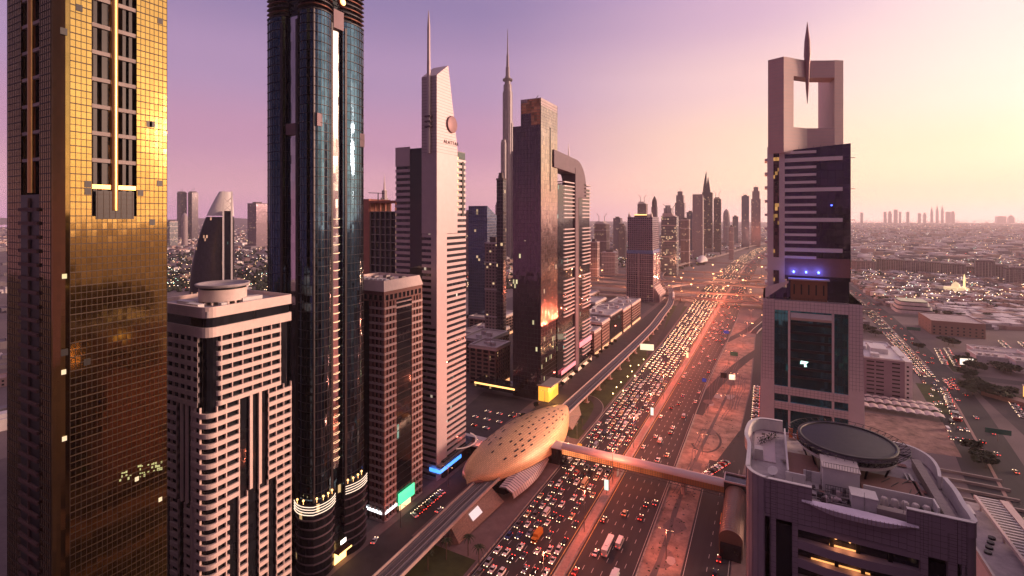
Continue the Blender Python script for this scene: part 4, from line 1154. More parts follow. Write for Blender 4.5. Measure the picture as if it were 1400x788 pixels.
# ---- low-rise row between the arched towers and the gridded tower
M['tan'] = pm('tan_stucco', (.30,.18,.15), .8, var=.1)
M['rooflt'] = pm('pale_roof', (.50,.42,.40), .85, var=.25, scale=.1)
def row_block(xa, xb, ya, yb, H, k, label, cap=True):
    t = thing('low_rise_block', label, 'building', (xa, ya, 0), 'low buildings along the frontage road')
    body = M['tan'] if k == 0 else M['dglass']
    MB().box(xa, xb-.4, ya+.3, yb-.3, 0, H-2).build('window_wall', M['dglass_lit'] if k == 0 else M['blackglass'], t)
    if k == 0:
        dz = 3.6; n = int((H-4)/dz)
        for fx in range(2):
            b = MB()
            m = 7
            if fx == 0:
                for i in range(m+1): p = ya+(yb-ya-1.4)*i/m; b.box(xb-.7, xb, p, p+1.4, 0, H-3)
                for j in range(n+1): b.box(xb-.7, xb-.05, ya, yb, j*dz, j*dz+1.3)
            else:
                mx = max(4, int((xb-xa)/6))
                for i in range(mx+1): p = xa+(xb-xa-1.6)*i/mx; b.box(p, p+1.6, ya, ya+.5, 0, H-3)
                for j in range(n+1): b.box(xa, xb-.7, ya+.05, ya+.5, j*dz, j*dz+1.3)
            b.build('wall', body, t)
    b = MB(); b.box(xa-.5, xb+.6, ya-.6, yb+.6, H-3, H-1.8); b.build('cornice', M['cream'] if cap else M['dconc'], t)
    b = MB(); b.ring(rect(xa,xb+.2,ya-.2,yb+.2), rect(xa+1.6,xb-2.2,ya+1.4,yb-1.4), H-1.8, H); b.build('parapet', M['wpanel'], t)
    MB().box(xa+1.6, xb-2.2, ya+1.4, yb-1.4, H-1.9, H-1.2).build('roof', M['rooflt'], t)
    rng = random.Random(int(ya))
    for i in range(5):
        x = rng.uniform(xa+4, xb-9); y = rng.uniform(ya+3, yb-7); w = rng.uniform(2,6)
        MB().box(x, x+w, y, y+rng.uniform(2,4), H-1.2, H+rng.uniform(.4,3)).build('rooftop_unit', M['white'] if i % 2 else M['lilac'], t)
    MB().box(xb+.05, xb+.5, ya+2, yb-2, .4, 3.2).build('lit_shopfront', sf, t)
sf = em('shopfront_glow', (1,.45,.2), 1.3)
xb = -164
seq = [(508,532,27,0,'low brown block nearest the arched towers'),(536,566,31,0,'second low brown block from the arched towers, brown piers'),(570,622,33,1,'dark glass low block with a white roof edge, in the middle of the row'),(628,668,30,0,'low brown block right after the dark glass one'),(674,726,30,0,'last low brown block before the gridded tower')]
for i, (ya, yb, H, k, lb) in enumerate(seq):
    row_block(xb-34-(i % 2)*8, xb, ya, yb, H, k, lb, k == 0)
row_block(-265, -205, 640, 690, 34, 0, 'white low block with horizontal ribbons behind the row of brown blocks')
row_block(-300, -262, 760, 840, 20, 0, 'low tan block near the flyovers behind the gridded tower')
# blocks behind the striped spire tower
row_block(-236, -208, 372, 398, 36, 0, 'brown block behind the bronze glass tower, right of the striped tower')
row_block(-262, -232, 398, 440, 34, 0, 'grey-brown block with rooftop plant behind the bronze glass tower')
row_block(-330, -290, 520, 575, 26, 0, 'cream lit roof block further back between the striped and bronze towers')
row_block(-300, -262, 455, 500, 24, 0, 'low wide block behind the brown block between the striped and bronze towers')
# white pavilion beside the station car park
t = thing('pavilion', 'low grey-white pavilion with a flat roof beside the striped tower and car park', 'building', (-190,262,0))
MB().box(-186,-160,262,272,0,6.5).build('glass_wall', M['dglass_lit'], t)
MB().box(-190,-158,260.5,273.5,6.6,7.4).build('roof', M['wpanel'], t)
MB().box(-158,-146,266,270,6.4,7.2).build('link_canopy', M['wpanel'], t)

# ================================================================ right side towers
M['panel'] = pm('white_aluminium_panel', (.80,.69,.68), .42, .05, var=.06, scale=.25)
M['navyglass'] = facade('navy_glass', (.085,.06,.12), .75, .08, 1.6, 3.6, .02, .3)
M['tealglass'] = facade('teal_glass', (.07,.36,.46), .85, .08, 1.6, 3.6, .02, .4)
def joints(b, x0, x1, y0, z0, z1, dx, dz, w=.07, out=.03, x_=None):
    z = z0
    while z < z1: b.box(x0, x1, y0-out, y0+.01, z-w/2, z+w/2); z += dz
    n = max(1, round((x1-x0)/dx))
    for i in range(n+1): x = x0+(x1-x0)*i/n; b.box(x-w/2, x+w/2, y0-out, y0+.01, z0, z1)
M['navyteal'] = facade('dark_teal_glass', (.05,.20,.27), .8, .08, 1.6, 4.4, .02, .4)
M['disc'] = pm('bronze_pink_metal', (.42,.24,.25), .45, .2)
M['fin'] = pm('white_fin_paint', (.86,.80,.80), .5, var=.04)
def portal_tower():
    y0 = 282.0; x0, x1 = -1.6, 40.2; zt = 108.2; yb = 322
    t = thing('portal_tower', 'white framed tower with a square opening and a needle through its top', 'tower', (x0, y0, 0))
    # lower block: battered frame legs
    P = M['panel']
    def leg(xa, xb, xa0, xb0, nm):
        b = MB()
        vs = [(xa0,y0-1,0),(xb0,y0-1,0),(xb0,yb,0),(xa0,yb,0),(xa,y0,zt),(xb,y0,zt),(xb,yb,zt),(xa,yb,zt)]
        b.add(vs, [(0,3,2,1),(4,5,6,7),(0,1,5,4),(1,2,6,5),(2,3,7,6),(3,0,4,7)]); b.build(nm, P, t)
    leg(x0, x0+5.2, x0-2.6, x0+4.9, 'frame_leg'); leg(x1-5.4, x1, x1-5.6, x1+1.6, 'frame_leg')
    xa, xb_ = x0+5.2, x1-5.4
    zh = HT(422, x0, y0)
    MB().box(xa-.1, xb_+.1, y0-.2, yb, zh, zt-.6).build('frame_head', P, t)
    MB().box(xa-.1, xb_+.1, y0+.9, yb-1, 0, zh-.02).build('glass_wall', M['tealglass'], t)
    xm0, xm1 = CY(1079, y0), CY(1139, y0)
    for xx in (xm0, xm1): MB().box(xx-.5, xx+.5, y0+.1, y0+1.2, 0, zh).build('mullion_pier', P, t)
    za, zb2 = HT(535, 10, y0), HT(550, 10, y0)
    MB().box(xa-.1, xb_+.1, y0-.15, y0+1.2, za-1.9, za+1.9).build('frame_beam', P, t)
    MB().box(xa-.1, xb_+.1, y0-.15, y0+1.2, zb2-4.0, zb2-.4).build('frame_beam', P, t)
    # recessed dark floors in the middle bay
    b = MB(); z = zh-7
    MB().box(xm0+.5, xm1-.5, y0+.55, y0+.92, za+2.2, zh-4).build('dark_bay', M['navyteal'], t)
    k = 0
    while z > za+4: MB().box(xm0+.6, xm1-.6, y0-.1, y0+.9, z, z+1.2).build('balcony_slab', M['dsteel'], t); z -= 4.4; k += 1
    b = MB(); b.profile([(y0-.9,zh-4.4),(y0-1.6,zh-3.1),(y0-.3,zh-.9),(y0+.6,zh-.9),(y0+.6,zh-4.4)], 'x', xm0+.7, xm1-.7); b.build('sloping_canopy', M['wpanel'], t)
    b = MB()
    joints(b, x0-.3, x0+5, y0-.35, 40, zt, 1.3, 1.75); joints(b, x1-5.3, x1+.2, y0-.35, 40, zt, 1.35, 1.75)
    joints(b, xa, xb_, y0-.2, zh, zt-.6, 1.6, 1.75); joints(b, xa, xb_, y0-.16, za-1.9, za+1.9, 1.6, 1.3); joints(b, xa, xb_, y0-.16, zb2-4, zb2-.4, 1.6, 1.2)
    b.build('panel_joint', M['dconc'], t)
    b = MB(); gridbars(b, xa, xm0-.5, y0+.88, y0+1, 40, zh, 1.6, 3.6, .12, .08, 'y'); gridbars(b, xm1+.5, xb_, y0+.88, y0+1, 40, zh, 1.6, 3.6, .12, .08, 'y'); b.build('mullion_grid', M['dsteel'], t)
    gl = em('pale_green_light', (.6,1,.85), 2.0)
    gx, gz = CY(1100, y0), HT(497, 15, y0)
    MB().add([(gx-1.6,y0-.2,gz+1.4),(gx+1.7,y0-.2,gz+1.2),(gx+.6,y0-.2,gz-.2),(gx+1.0,y0-.2,gz-1.3),(gx-.1,y0-.2,gz-1.6),(gx-.3,y0-.2,gz),(gx-1.9,y0-.2,gz-.3)], [(0,6,5,4,3,2,1)]).build('lit_sign', gl, t)
    MB().box(x0, x1, y0, yb, zt-.5, zt).build('terrace', M['roof'], t)
    # terrace storeys
    zt2 = HT(378, 10, y0+3)
    x2 = CY(1073, y0+4); x3 = CY(1163, y0+4); xl = CY(1049, y0+2)
    MB().box(x2+1, x3-.3, y0+6, yb-4, zt, HT(350,20,y0+4)).build('terrace_glass', M['navyglass'], t)
    MB().box(x2-.2, x3-.4, y0+3, yb-4, zt+12, zt+21).build('terrace_wall', M['brown'], t)
    bx0, bx1 = CY(1081, y0+1), CY(1131, y0+1)
    br = pm('orange_brown_timber', (.26,.12,.07), .6)
    MB().box(bx0, bx1, y0+.8, y0+9, zt, zt+10).build('terrace_box', br, t)
    MB().box(bx0-1, bx1+1, y0, y0+10, zt+10.1, zt+10.8).build('terrace_box_roof', M['wpanel'], t)
    b = MB()
    for i in range(5): xx = bx0+1.5+i*(bx1-bx0-3)/4; b.box(xx-.3, xx+.3, y0+.6, y0+.85, zt+3, zt+8)
    b.build('box_window', M['black'], t)
    MB().box(bx1+.5, bx1+9, y0+1.5, y0+5, zt+.02, zt+3.2).box(x0+3, bx0-1, y0+.5, y0+6, zt+.02, zt+6).build('glass_pergola', M['navyglass'], t)
    MB().profile([(x0+1,zt),(x0+1,zt+6),(bx0-1,zt+9.5),(bx0-1,zt+8.5)], 'y', y0+.1, y0+.45).build('slanted_beam', M['panel'], t)
    b = MB()
    for i in range(24): b.box(x0+.3+i*(x1-x0-.8)/23, x0+.4+i*(x1-x0-.8)/23, y0+.2, y0+.3, zt, zt+1.1)
    b.box(x0, x1, y0+.2, y0+.3, zt+1.1, zt+1.2); b.build('railing', M['dsteel'], t)
    bl = em('blue_spot_light', (.05,.10,1), 9)
    for px in (1085,1102,1119):
        xx = CY(px, y0+2.9); MB().lathe([(.3,zt+13.4),(.55,zt+14),(.3,zt+14.6)], xx, y0+2.4, 8).build('blue_lamp', bl, t)
        ld = bpy.data.lights.new('blue_lamp_light', 'POINT'); ld.energy = 900; ld.color = (.1,.15,1); ld.shadow_soft_size = .5
        lo_ = bpy.data.objects.new('blue_lamp_light', ld); col.objects.link(lo_); lo_.location = (xx-x0, 1.2, zt+14.2); lo_.parent = t
    # upper white slab and glass
    zg = HT(196, x3, y0+4); zg2 = HT(212, x2, y0+4)
    MB().box(xl, x2-.1, y0+2, yb-6, zt, 185.5).build('side_slab', P, t)
    s0, s1 = CY(1057.5, y0+2), CY(1065, y0+2)
    MB().box(s0, s1, y0+1.8, y0+2.05, HT(352,4,y0), HT(197,4,y0)).box(s0, s1, y0+1.8, y0+2.05, HT(393,4,y0), HT(370,4,y0)).build('dark_slot', facade('slot_glass', (.10,.05,.05), .3, .2, 1.2, 1.8, .05, .8, lit=.35, litc=(1,.5,.15), lits=.5), t)
    MB().box(x2, x3, y0+4, yb-3, zt+10, zg2).build('glass_wall', M['navyglass'], t)
    b = MB(); b.profile([(x2,zg2),(x3,zg2),(x3,zg),(x2,zg-2)], 'y', y0+4, yb-3); b.build('glass_top', M['navyglass'], t)
    b = MB(); gridbars(b, x2, x3, y0+4, y0+5, zt+21, zg, 3.1, 3.6, .09, .05, 'y'); b.build('mullion_grid', M['dsteel'], t)
    # side balconies
    z = zt+6; 
    while z < zg-4: MB().box(xl-1.2, xl+.1, y0+8, y0+20, z, z+1.2).build('side_balcony', P, t); z += 7.2
    # white fins: pitch of 9.1 px, every fourth is long
    xs, xlg = CY(1116, y0+3), CY(1152, y0+3)
    for k in range(15):
        py = 209+10.33*k if k else 209
        long_ = k in (1,5,9,13)
        z = HT(208.5+10.25*k, 15, y0+3)
        MB().box(x2-.6, xlg if long_ else xs, y0+2.6, y0+4.1, z-(.95 if long_ else .65), z+(.95 if long_ else .65)).build('white_fin', M['fin'], t)
    for k in (1,5,9,13):
        z = HT(208.5+10.25*k, 15, y0+3); MB().box(xlg-3, x3+1.8, y0+3.7, y0+3.95, z-.12, z+.12).build('antenna_rod', M['dsteel'], t)
    MB().lathe([(.25,-.3),(.4,0),(.25,.3)], CY(1137,y0+3.5), y0+3.6, 8).build('blue_lamp', bl, t).location.z = HT(281,25,y0+3)
    # portal
    zA = 230.0
    PP = pm('warm_stone_panel', (.68,.47,.44), .5, var=.06)
    V = {k: at(*v) for k, v in dict(A=(1050,252), B=(1071.5,246), C=(1085,248.5), D=(1103.5,252), E=(1141,251.5), H=(1153,252.3), Ab=(1052,276), Cb=(1084.5,283), Db=(1101,283), Eb=(1118.5,285), Hb=(1144,283)).items()}
    V['Cb2'] = at(1084.8,257); V['Db2'] = at(1102.5,260.5); V['Eb2'] = tuple(V['E'][i]+(V['Eb'][i]-V['E'][i])*.28 for i in (0,1))
    zC = 221.0; zS = CH+(296-174)*248/F; zo1 = zC; zo0 = zS
    b = MB().prism([V['A'],V['B'],V['C'],V['Cb'],V['Ab']], 182, zA); b.build('portal_leg', PP, t)
    b = MB().prism([V['E'],V['H'],V['Hb'],V['Eb']], 182, zA); b.build('portal_leg', PP, t)
    for z0_, z1_, n_ in ((zo1, zA-.15, 'portal_head'), (182, zo0, 'portal_sill')):
        MB().prism([(V['C'][0]+.01,V['C'][1]+.01),V['D'],(V['E'][0]-.01,V['E'][1]+.01),*((V['Eb2'],V['Db2'],V['Cb2']) if n_ == 'portal_head' else (V['Eb'],V['Db'],V['Cb']))], z0_, z1_).build(n_, PP, t)
    b = MB(); z = 186
    while z < zA-.5:
        segs = [('A','B'),('B','C'),('E','H')]+([('C','D'),('D','E')] if z > zo1 or z < zo0 else [])
        for p, q in segs:
            p, q = V[p], V[q]
            n = Vector((q[1]-p[1], -(q[0]-p[0]))).normalized()*.04
            b.add([(p[0]+n.x,p[1]+n.y,z),(q[0]+n.x,q[1]+n.y,z),(q[0]+n.x,q[1]+n.y,z+.14),(p[0]+n.x,p[1]+n.y,z+.14)], [(0,1,2,3)])
        z += 1.8
    b.build('panel_joint', M['lilac'], t)
    # needle
    nx_, ny_ = V['D'][0], V['D'][1]-1.2; nzc = depth(nx_, ny_); hh = lambda py: CH-(py-296)*nzc/F
    zt_, zb_, zm = hh(30), hh(142), hh(84)
    MB().lathe([(.1,zb_),(.7,zb_+8),(1.15,zm-2),(1.6,zm+3),(1.35,zm+10),(.7,zt_-5),(.08,zt_)], nx_, ny_, 14).build('needle', M['disc'], t)
    MB().box(xl+4.6, xl+8, y0+3, y0+6, 181, 186.5).build('roof_box', M['brown'], t)
portal_tower()

# ---- foreground curved building with helipad
M['fpanel'] = pm('grey_pink_panel', (.34,.26,.31), .5, .1, var=.08, scale=.2)
def helipad_building():
    x0, x1, y0, y1, H = -4.6, 38.6, 133.0, 172.5, 87.0
    t = thing('helipad_building', 'curved grey clad building with a round helipad on its cluttered roof', 'building', (x0, y0, 0))
    P = M['fpanel']
    rr = 5.5
    body = rrect(x0, x1, y0, y1, (rr, 2.0, 6, 6), 9)
    zd = H-3.2
    # lower glass core, cladding band structure above
    MB().prism(rrect(x0+1.2, x1-.8, y0+1.2, y1-1, (rr-1,1.5,5,5), 9), 0, 76.5).build('core_wall', M['blackglass'], t)
    # facade: panels with openings on near face. columns between openings
    X = lambda px: CY(px, y0)
    # piers (solid wall pieces), z to 76.5; from the photo: slot columns
    spans = [(x0+rr-.2, X(1046)),(X(1046)+1e-3, X(1061)),(X(1083), X(1091)),(X(1258), X(1269)),(X(1296), X(1309)),(X(1315), x1-2+.2)]
    for a, c in spans: MB().box(a, c, y0, y0+1.6, 0, 78).build('wall_pier', P, t)
    MB().prism(rrect(x0, x0+rr*1.0+.1, y0, y0+rr+.1, (rr,0,0,0), 9), 56, 78).build('corner_wall', P, t)
    MB().prism(rrect(x0, x0+rr*1.0+.1, y0, y0+rr+.1, (rr,0,0,0), 9), 0, 30).build('corner_wall', P, t)
    MB().prism(rrect(x1-2.2, x1, y0, y0+2.2, (0,2,0,0), 7), 0, 78).build('corner_wall', P, t)
    MB().box(x1-1.6, x1, y0+2.2, y1-3, 0, 78).box(x0, x0+1.6, y0+rr, y1-3, 0, 62).box(x0, x0+1.6, y0+rr, y1-3, 66, 69).box(x0, x0+1.6, y0+rr, y1-3, 73, 78).build('side_wall', P, t)
    MB().box(X(1046)-.05, X(1049), y0-.05, y0+.1, 69.5, 76).build('dark_slot', M['black'], t)
    MB().box(X(1309), X(1315.5), y0+.2, y0+.6, 0, 74).build('dark_slot', M['blackglass'], t)
    # top wall with curved roofline, cut lower across the middle
    xm0, xm1 = X(1110), X(1240)
    zlow = HT(683, xm0, y0)
    top = rrect(x0, x1, y0, y1, (rr, 2.0, 6, 6), 9)
    tin = rrect(x0+.7, x1-.7, y0+.7, y1-.7, (rr-.7, 1.4, 5.4, 5.4), 9)
    MB().ring(top, tin, 77.9, zd).build('upper_wall', P, t)
    MB().prism(rrect(x0+.65, x1-.65, y0+.65, y1-.65, (rr-.7, 1.4, 5.4, 5.4), 9), zd-.9, zd-.4).build('roof_deck', M['roof'], t)
    def wallpath(pts, z0, z1, w, nm, m, cap=True, zz=None):
        L = offset([(*p,) for p in pts], w/2); Q = offset([(*p,) for p in pts], -w/2); n = len(pts)
        zs = zz or [z1]*n
        v = [(p[0],p[1],z0) for p in L]+[(p[0],p[1],zs[i]) for i, p in enumerate(L)]+[(p[0],p[1],z0) for p in Q]+[(p[0],p[1],zs[i]) for i, p in enumerate(Q)]
        f = []
        for i in range(n-1): f += [(i,i+1,i+1+n,i+n),(i+1+2*n,i+2*n,i+3*n,i+1+3*n),(i+n,i+n+1,i+3*n+1,i+3*n)]
        f += [(0,n,3*n,2*n),(n-1,3*n-1,4*n-1,2*n-1)]
        return MB().add(v, f).build(nm, m, t)
    # parapets (outer skin is cladding, cap white)
    left = [(xm0, y0+.35)]+[(x0+rr+ (rr-.35)*math.cos(R(270-10*i)), y0+rr+(rr-.35)*math.sin(R(270-10*i))) for i in range(10)]
    left += [(x0+.35, y0+18), (x0-.6, y0+24), (x0-.4, y0+30), (x0+.6, y1-4), (x0+3.5, y1-.6), (x0+9, y1-.2)]
    left = smooth_line(left, 3)
    wallpath(left, zd, H, .7, 'parapet', P); wallpath(left, H+.003, H+.18, .95, 'parapet_cap', M['white'])
    lin_ = offset(left, .42)
    wallpath(lin_, zd-.3, H-.1, .1, 'parapet_lining', M['white'])
    right = [(xm1, y0+.35),(x1-2,y0+.35),(x1-.75,y0+.8),(x1-.35,y0+2),(x1-.35,y0+8),(x1-.1,y0+14),(x1-.5,y0+20)]
    right = smooth_line(right, 4)
    wallpath(right, zd, H, .7, 'parapet', P); wallpath(right, H+.003, H+.18, 1.0, 'parapet_cap', M['white'])
    wallpath(offset(right, -.42), zd-.3, H-.1, .1, 'parapet_lining', M['white'])
    rt2 = smooth_line([(x1-1.2,y0+21),(x1-.2,y0+27),(x1-.5,y0+33),(x1-3,y1-2),(x1-7,y1-.5)], 5)
    wallpath(rt2, zd, H-.3, .7, 'parapet', M['white'])
    b = MB(); b.profile([(x1-.9,zd),(x1-.9,H),(x1-.2,H),(x1-.2,zd)], 'y', y0+8, y0+8.2)
    # curved louvre canopy over the cut
    n = 14; v = []; 
    for i in range(n+1):
        u = i/n; x = X(1096)+(X(1256)-X(1096))*u; bow = 1.3*math.sin(math.pi*u); th = 1.9*min(1, 4*u, 4*(1-u))+.02
        v.append([(x, y0+.3-.1, zd+.2+.3*bow), (x, y0-.5-bow, zd+.0-.1), (x, y0-.35-bow*.9, zd-th*.7), (x, y0+.1, zd-th)])
    MB().loft(v, smooth=False).build('curved_canopy', pm('silver_louvre', (.80,.72,.82), .3, .3), t)
    b = MB()
    for i in range(1, n*2): 
        u = i/(2*n); x = X(1096)+(X(1256)-X(1096))*u; bow = 1.3*math.sin(math.pi*u); b.box(x-.05, x+.05, y0-.56-bow, y0-.3-bow, zd-1.2*min(1,4*u,4*(1-u)), zd+.05)
    b.build('canopy_rib', M['lilac'], t)
    # slots with lit soffits on the near face
    zs = [76.6, 72.3, 68.0, 63.7, 59.4, 55.1, 50.8, 46.5]
    sxa, sxb = X(1091), X(1258)
    lam = em('orange_soffit_light', (1,.42,.12), 1.3)
    for k, z in enumerate(zs):
        # curved spandrel below each slot
        n = 12; rings = []
        for i in range(n+1):
            u = i/n; x = sxa+(sxb-sxa)*u; bow = 1.1*math.sin(math.pi*u)
            rings.append([(x,y0+1.5,z-2.3-.0),(x,y0-.05-bow,z-2.3),(x,y0-.05-bow,z-4.3+.25*0),(x,y0+1.5,z-4.3)])
        MB().loft(rings, smooth=False).build('curved_spandrel', P, t)
        b = MB().box(sxa, sxb, y0+1.3, y0+1.5, z-2.3, z); b.build('slot_window', M['dglass'], t)
        b = MB()
        for u in (.3, .52, .78): x = sxa+(sxb-sxa)*(u+.04*(k % 2)); b.box(x-.4, x+.4, y0+.6, y0+1.5, z-2.3, z)
        b.build('slot_pier', M['black'], t)
    for k, (a, c) in enumerate([(.28,.52),(.12,.62),(.2,.6),(.1,.3)]):
        z = zs[k] if k else zs[0]
        if k == 3: continue
        xa = sxa+(sxb-sxa)*a; xc = sxa+(sxb-sxa)*c
        MB().box(xa, xc, y0+1.0, y0+1.25, z-2.28, z-2.0).build('slot_light', lam, t)
        for q in (.25,.75):
            ld = bpy.data.lights.new('slot_lamp', 'POINT'); ld.energy = 130; ld.color = (1,.42,.14); ld.shadow_soft_size = .3; l = bpy.data.objects.new('slot_lamp', ld); col.objects.link(l); l.parent = t; l.location = (xa+(xc-xa)*q-x0, .1, z-1.0)
    MB().box(sxa, sxb, y0, y0+1.2, 76.7, 78).build('slot_head', P, t)
    # tile joints on the face
    b = MB(); z = 47
    for a, c in spans+[(xm0, xm1)]:
        zz0, zz1 = (78.2, zd-2.2) if (a, c) == (xm0, xm1) else (40, H-.3 if (c <= xm0 or a >= xm1) else 78)
        joints(b, a, c, y0-.01, zz0, zz1, 1.45, 1.25, .05, .02)
    joints(b, x0+rr, xm0, y0-.01, 78, H-.2, 1.45, 1.25, .05, .02); joints(b, xm1, x1-2, y0-.01, 78, H-.2, 1.45, 1.25, .05, .02)
    for k in range(7):
        a = R(180+90*k/6); cx, cy = x0+rr+(rr+.01)*math.cos(a), y0+rr+(rr+.01)*math.sin(a)
        b.box(cx-.03, cx+.03, cy-.03, cy+.03, 56, H-.2)
    z = 56.5
    while z < H: 
        b.lathe([(rr+.012,z),(rr+.012,z+.05)], x0+rr, y0+rr, 40) if False else None
        z += 1.25
    b.build('panel_joint', M['dconc'], t)
    # window lit on the corner
    MB().box(x0-.04, x0+.3, y0+12, y0+15, 80, 83.5).build('lit_corner_window', em('amber_window', (1,.6,.2), 3), t)
    # ------- roof items
    R_ = zd-.4
    hx, hy, hz = 19.0, 158.6, 90.0
    MB().lathe([(10.7,hz-1.1),(11.3,hz-.9),(11.3,hz),(10.4,hz+.05),(.05,hz+.05)], hx, hy, 56, smooth=False).build('helipad', pm('helipad_deck', (.14,.115,.145), .8, var=.6, scale=.35), t); hp_ = t.children[-1] if False else [c for c in t.children if c.name.startswith('helipad')][0]
    MB().lathe([(10.5,hz+.07),(10.5,hz+.3),(11.3,hz+.3),(11.3,hz+.0)], hx, hy, 56).build('helipad_kerb', M['dsteel'], hp_)
    b = MB(); N = 44
    for i in range(N):
        a, c = 2*math.pi*i/N, 2*math.pi*(i+1)/N
        p1 = (hx+11.3*math.cos(a), hy+11.3*math.sin(a), hz-.2); p2 = (hx+13.6*math.cos(a), hy+13.6*math.sin(a), hz+.35); p2b = (hx+13.6*math.cos(c), hy+13.6*math.sin(c), hz+.35)
        p3 = (hx+11.0*math.cos(a), hy+11.0*math.sin(a), hz-2.0); p3b = (hx+11.0*math.cos(c), hy+11.0*math.sin(c), hz-2.0); p1b = (hx+11.3*math.cos(c), hy+11.3*math.sin(c), hz-.2)
        b.tube(p1,p2,.07,n=4).tube(p2,p2b,.07,n=4).tube(p3,p2,.06,n=4).tube(p1,p3,.07,n=4).tube(p3,p3b,.08,n=4).tube(p1,p3b,.05,n=4)
    b.build('safety_net_truss', M['dsteel'], hp_)
    b = MB()
    for i in range(10): a = 2*math.pi*i/10; b.tube((hx+9*math.cos(a),hy+9*math.sin(a),R_),(hx+11*math.cos(a),hy+11*math.sin(a),hz-1),.25,n=6)
    b.build('helipad_strut', M['dsteel'], hp_)
    MB().lathe([(10.8,hz-3.0),(11.0,hz-2.1)], hx, hy, 48).build('white_ring_beam', M['white'], hp_)
    # stair block under the helipad
    sb_ = MB().box(12.2, 19.6, 141.0, 147.8, R_, 88.9).build('stair_block', M['white'], t)
    MB().box(12.0, 19.8, 140.8, 148, 88.92, 89.2).build('stair_block_roof', M['wpanel'], sb_)
    b = MB()
    for i in range(14): b.box(12.2+i*.55, 12.26+i*.55, 140.9, 140.96, 89.2, 90.3)
    b.box(12.2, 19.4, 140.9, 140.96, 90.25, 90.33); 
    for i in range(12): b.box(12.6+i*.5, 12.66+i*.5, 139.6, 139.66, R_+.1, R_+2.2)
    b.box(12.6, 18.2, 139.6, 139.66, R_+2.1, R_+2.2).box(12.6, 18.2, 139.6, 139.66, R_+1.1, R_+1.18)
    b.build('railing', M['dsteel'], t)
    MB().box(17.2, 22.0, 134.6, 138.4, R_, 86.6).box(17.05, 22.15, 134.45, 138.55, 86.61, 86.85).build('plant_box', M['white'], t)
    MB().box(4.6, 5.0, 141.0, 168, R_, 86.6).box(4.2, 8.5, 140.6, 141, R_, 86.2).box(8.3,12,144,144.4,R_,86).build('roof_wall', M['white'], t)
    MB().box(5.1, 12, 144.5, 158, R_+.02, R_+.6).build('tiled_terrace', M['brown'], t)
    MB().box(-3.2, 2.2, 150, 171, R_+.01, R_+.3).build('terrace_floor', M['lilac'], t)
    b = MB()
    for i in range(9): b.box(-2.9+i*.1, -2.9+i*.1+.02, 140, 141, R_, R_+.1)
    MB().box(20.4, 33.5, 141.6, 142.0, R_, R_+3.0).box(33.1, 33.5, 137.5, 141.6, R_, R_+3.2).build('roof_wall', M['white'], t)
    MB().box(20.5, 33, 142.6, 154, R_+.02, R_+1.0).build('tiled_terrace', M['brown'], t)
    # long stepped duct parallel to the road
    b = MB()
    for i in range(17): b.box(34.0, 35.9, 134.5+i*1.75, 134.5+i*1.75+1.68, R_+1.6, R_+2.5)
    b.box(34.1, 35.8, 134.5, 164.2, R_, R_+1.6); b.build('roof_duct', M['conc'], t)
    MB().box(21.8, 34, 133.9, 135.8, R_, R_+1.9).build('roof_duct', M['conc'], t)
    MB().box(32.0, 32.5, 137, 158, R_+.4, R_+1.0).box(31.2, 31.5, 137, 158, R_+.4, R_+.9).build('roof_pipe', M['steel'], t)
    # satellite dish, ladder, cabinets, clutter
    d = MB(); 
    for i in range(4): pass
    d.lathe([(.05,0),(.6,.12),(1.1,.42),(1.25,.6)], 0, 0, 20)
    d.T = None; dd = d.build('satellite_dish', M['white'], t, origin=(0,0,0)); dd.matrix_local = Matrix.Translation((1.6-x0, 143.0-y0, R_+1.0)) @ Matrix.Rotation(R(35), 4, 'X') @ Matrix.Rotation(R(-20), 4, 'Y')
    MB().tube((1.6,143,R_),(1.6,143,R_+1.1),.12,n=6).build('dish_post', M['steel'], t)
    MB().box(-3.0, -.8, 150.2, 153.0, R_+.3, R_+2.6).box(-2.9, -.9, 150.3, 152.9, R_+2.61, R_+2.9).build('air_handler', M['wpanel'], t)
    rng = random.Random(11)
    for i in range(84):
        x = rng.uniform(9, 32); y = rng.uniform(134.4, 140.2) if i < 58 else rng.uniform(155, 170)
        if 16.6 < x < 22.6 and y < 139: continue
        if abs(math.hypot(x-hx, y-hy)) < 9 and i >= 58: continue
        w, d_, h = rng.uniform(.4, 1.6), rng.uniform(.4, 1.4), rng.uniform(.3, 1.7)
        MB().box(x, x+w, y, y+d_, R_, R_+h).box(x+.1, x+w-.1, y+.1, y+d_-.1, R_+h, R_+h+.15).build('rooftop_unit', [M['steel'], M['dsteel'], M['lilac'], M['dconc']][i % 4], t)
    for i in range(30):
        x = rng.uniform(9, 28); y = rng.uniform(134.5, 140)
        MB().tube((x,y,R_+.4),(x+rng.uniform(2,6),y+rng.uniform(-.3,.6),R_+.4),.14,n=6).build('roof_pipe', M['steel' if i % 2 else 'dconc'], t)
    b = MB()
    for i in range(9): b.box(8.9, 9.9, 143.9, 143.97, R_+.3+i*.35, R_+.36+i*.35)
    b.box(8.85, 8.92, 143.9, 143.97, R_, R_+3.6).box(9.88, 9.95, 143.9, 143.97, R_, R_+3.6); b.build('ladder', M['steel'], t)
    for (px_, py_) in ((6,170),(8,169)):
        MB().box(px_, px_+1, py_, py_+.6, R_, R_+2.6).build('orange_cabinet', pm('orange_paint', (.5,.12,.04), .6), t)
    for i in range(26):
        x, y = rng.uniform(-3, 35), rng.uniform(135, 170)
        if math.hypot(x-hx, y-hy) < 8: continue
        w = rng.uniform(.6, 2.6); MB().box(x, x+w, y, y+rng.uniform(.5,2), R_+.31, R_+.34+i*.003).build('roof_patch', [M['dconc'], M['conc'], M['brown']][i % 3], t)
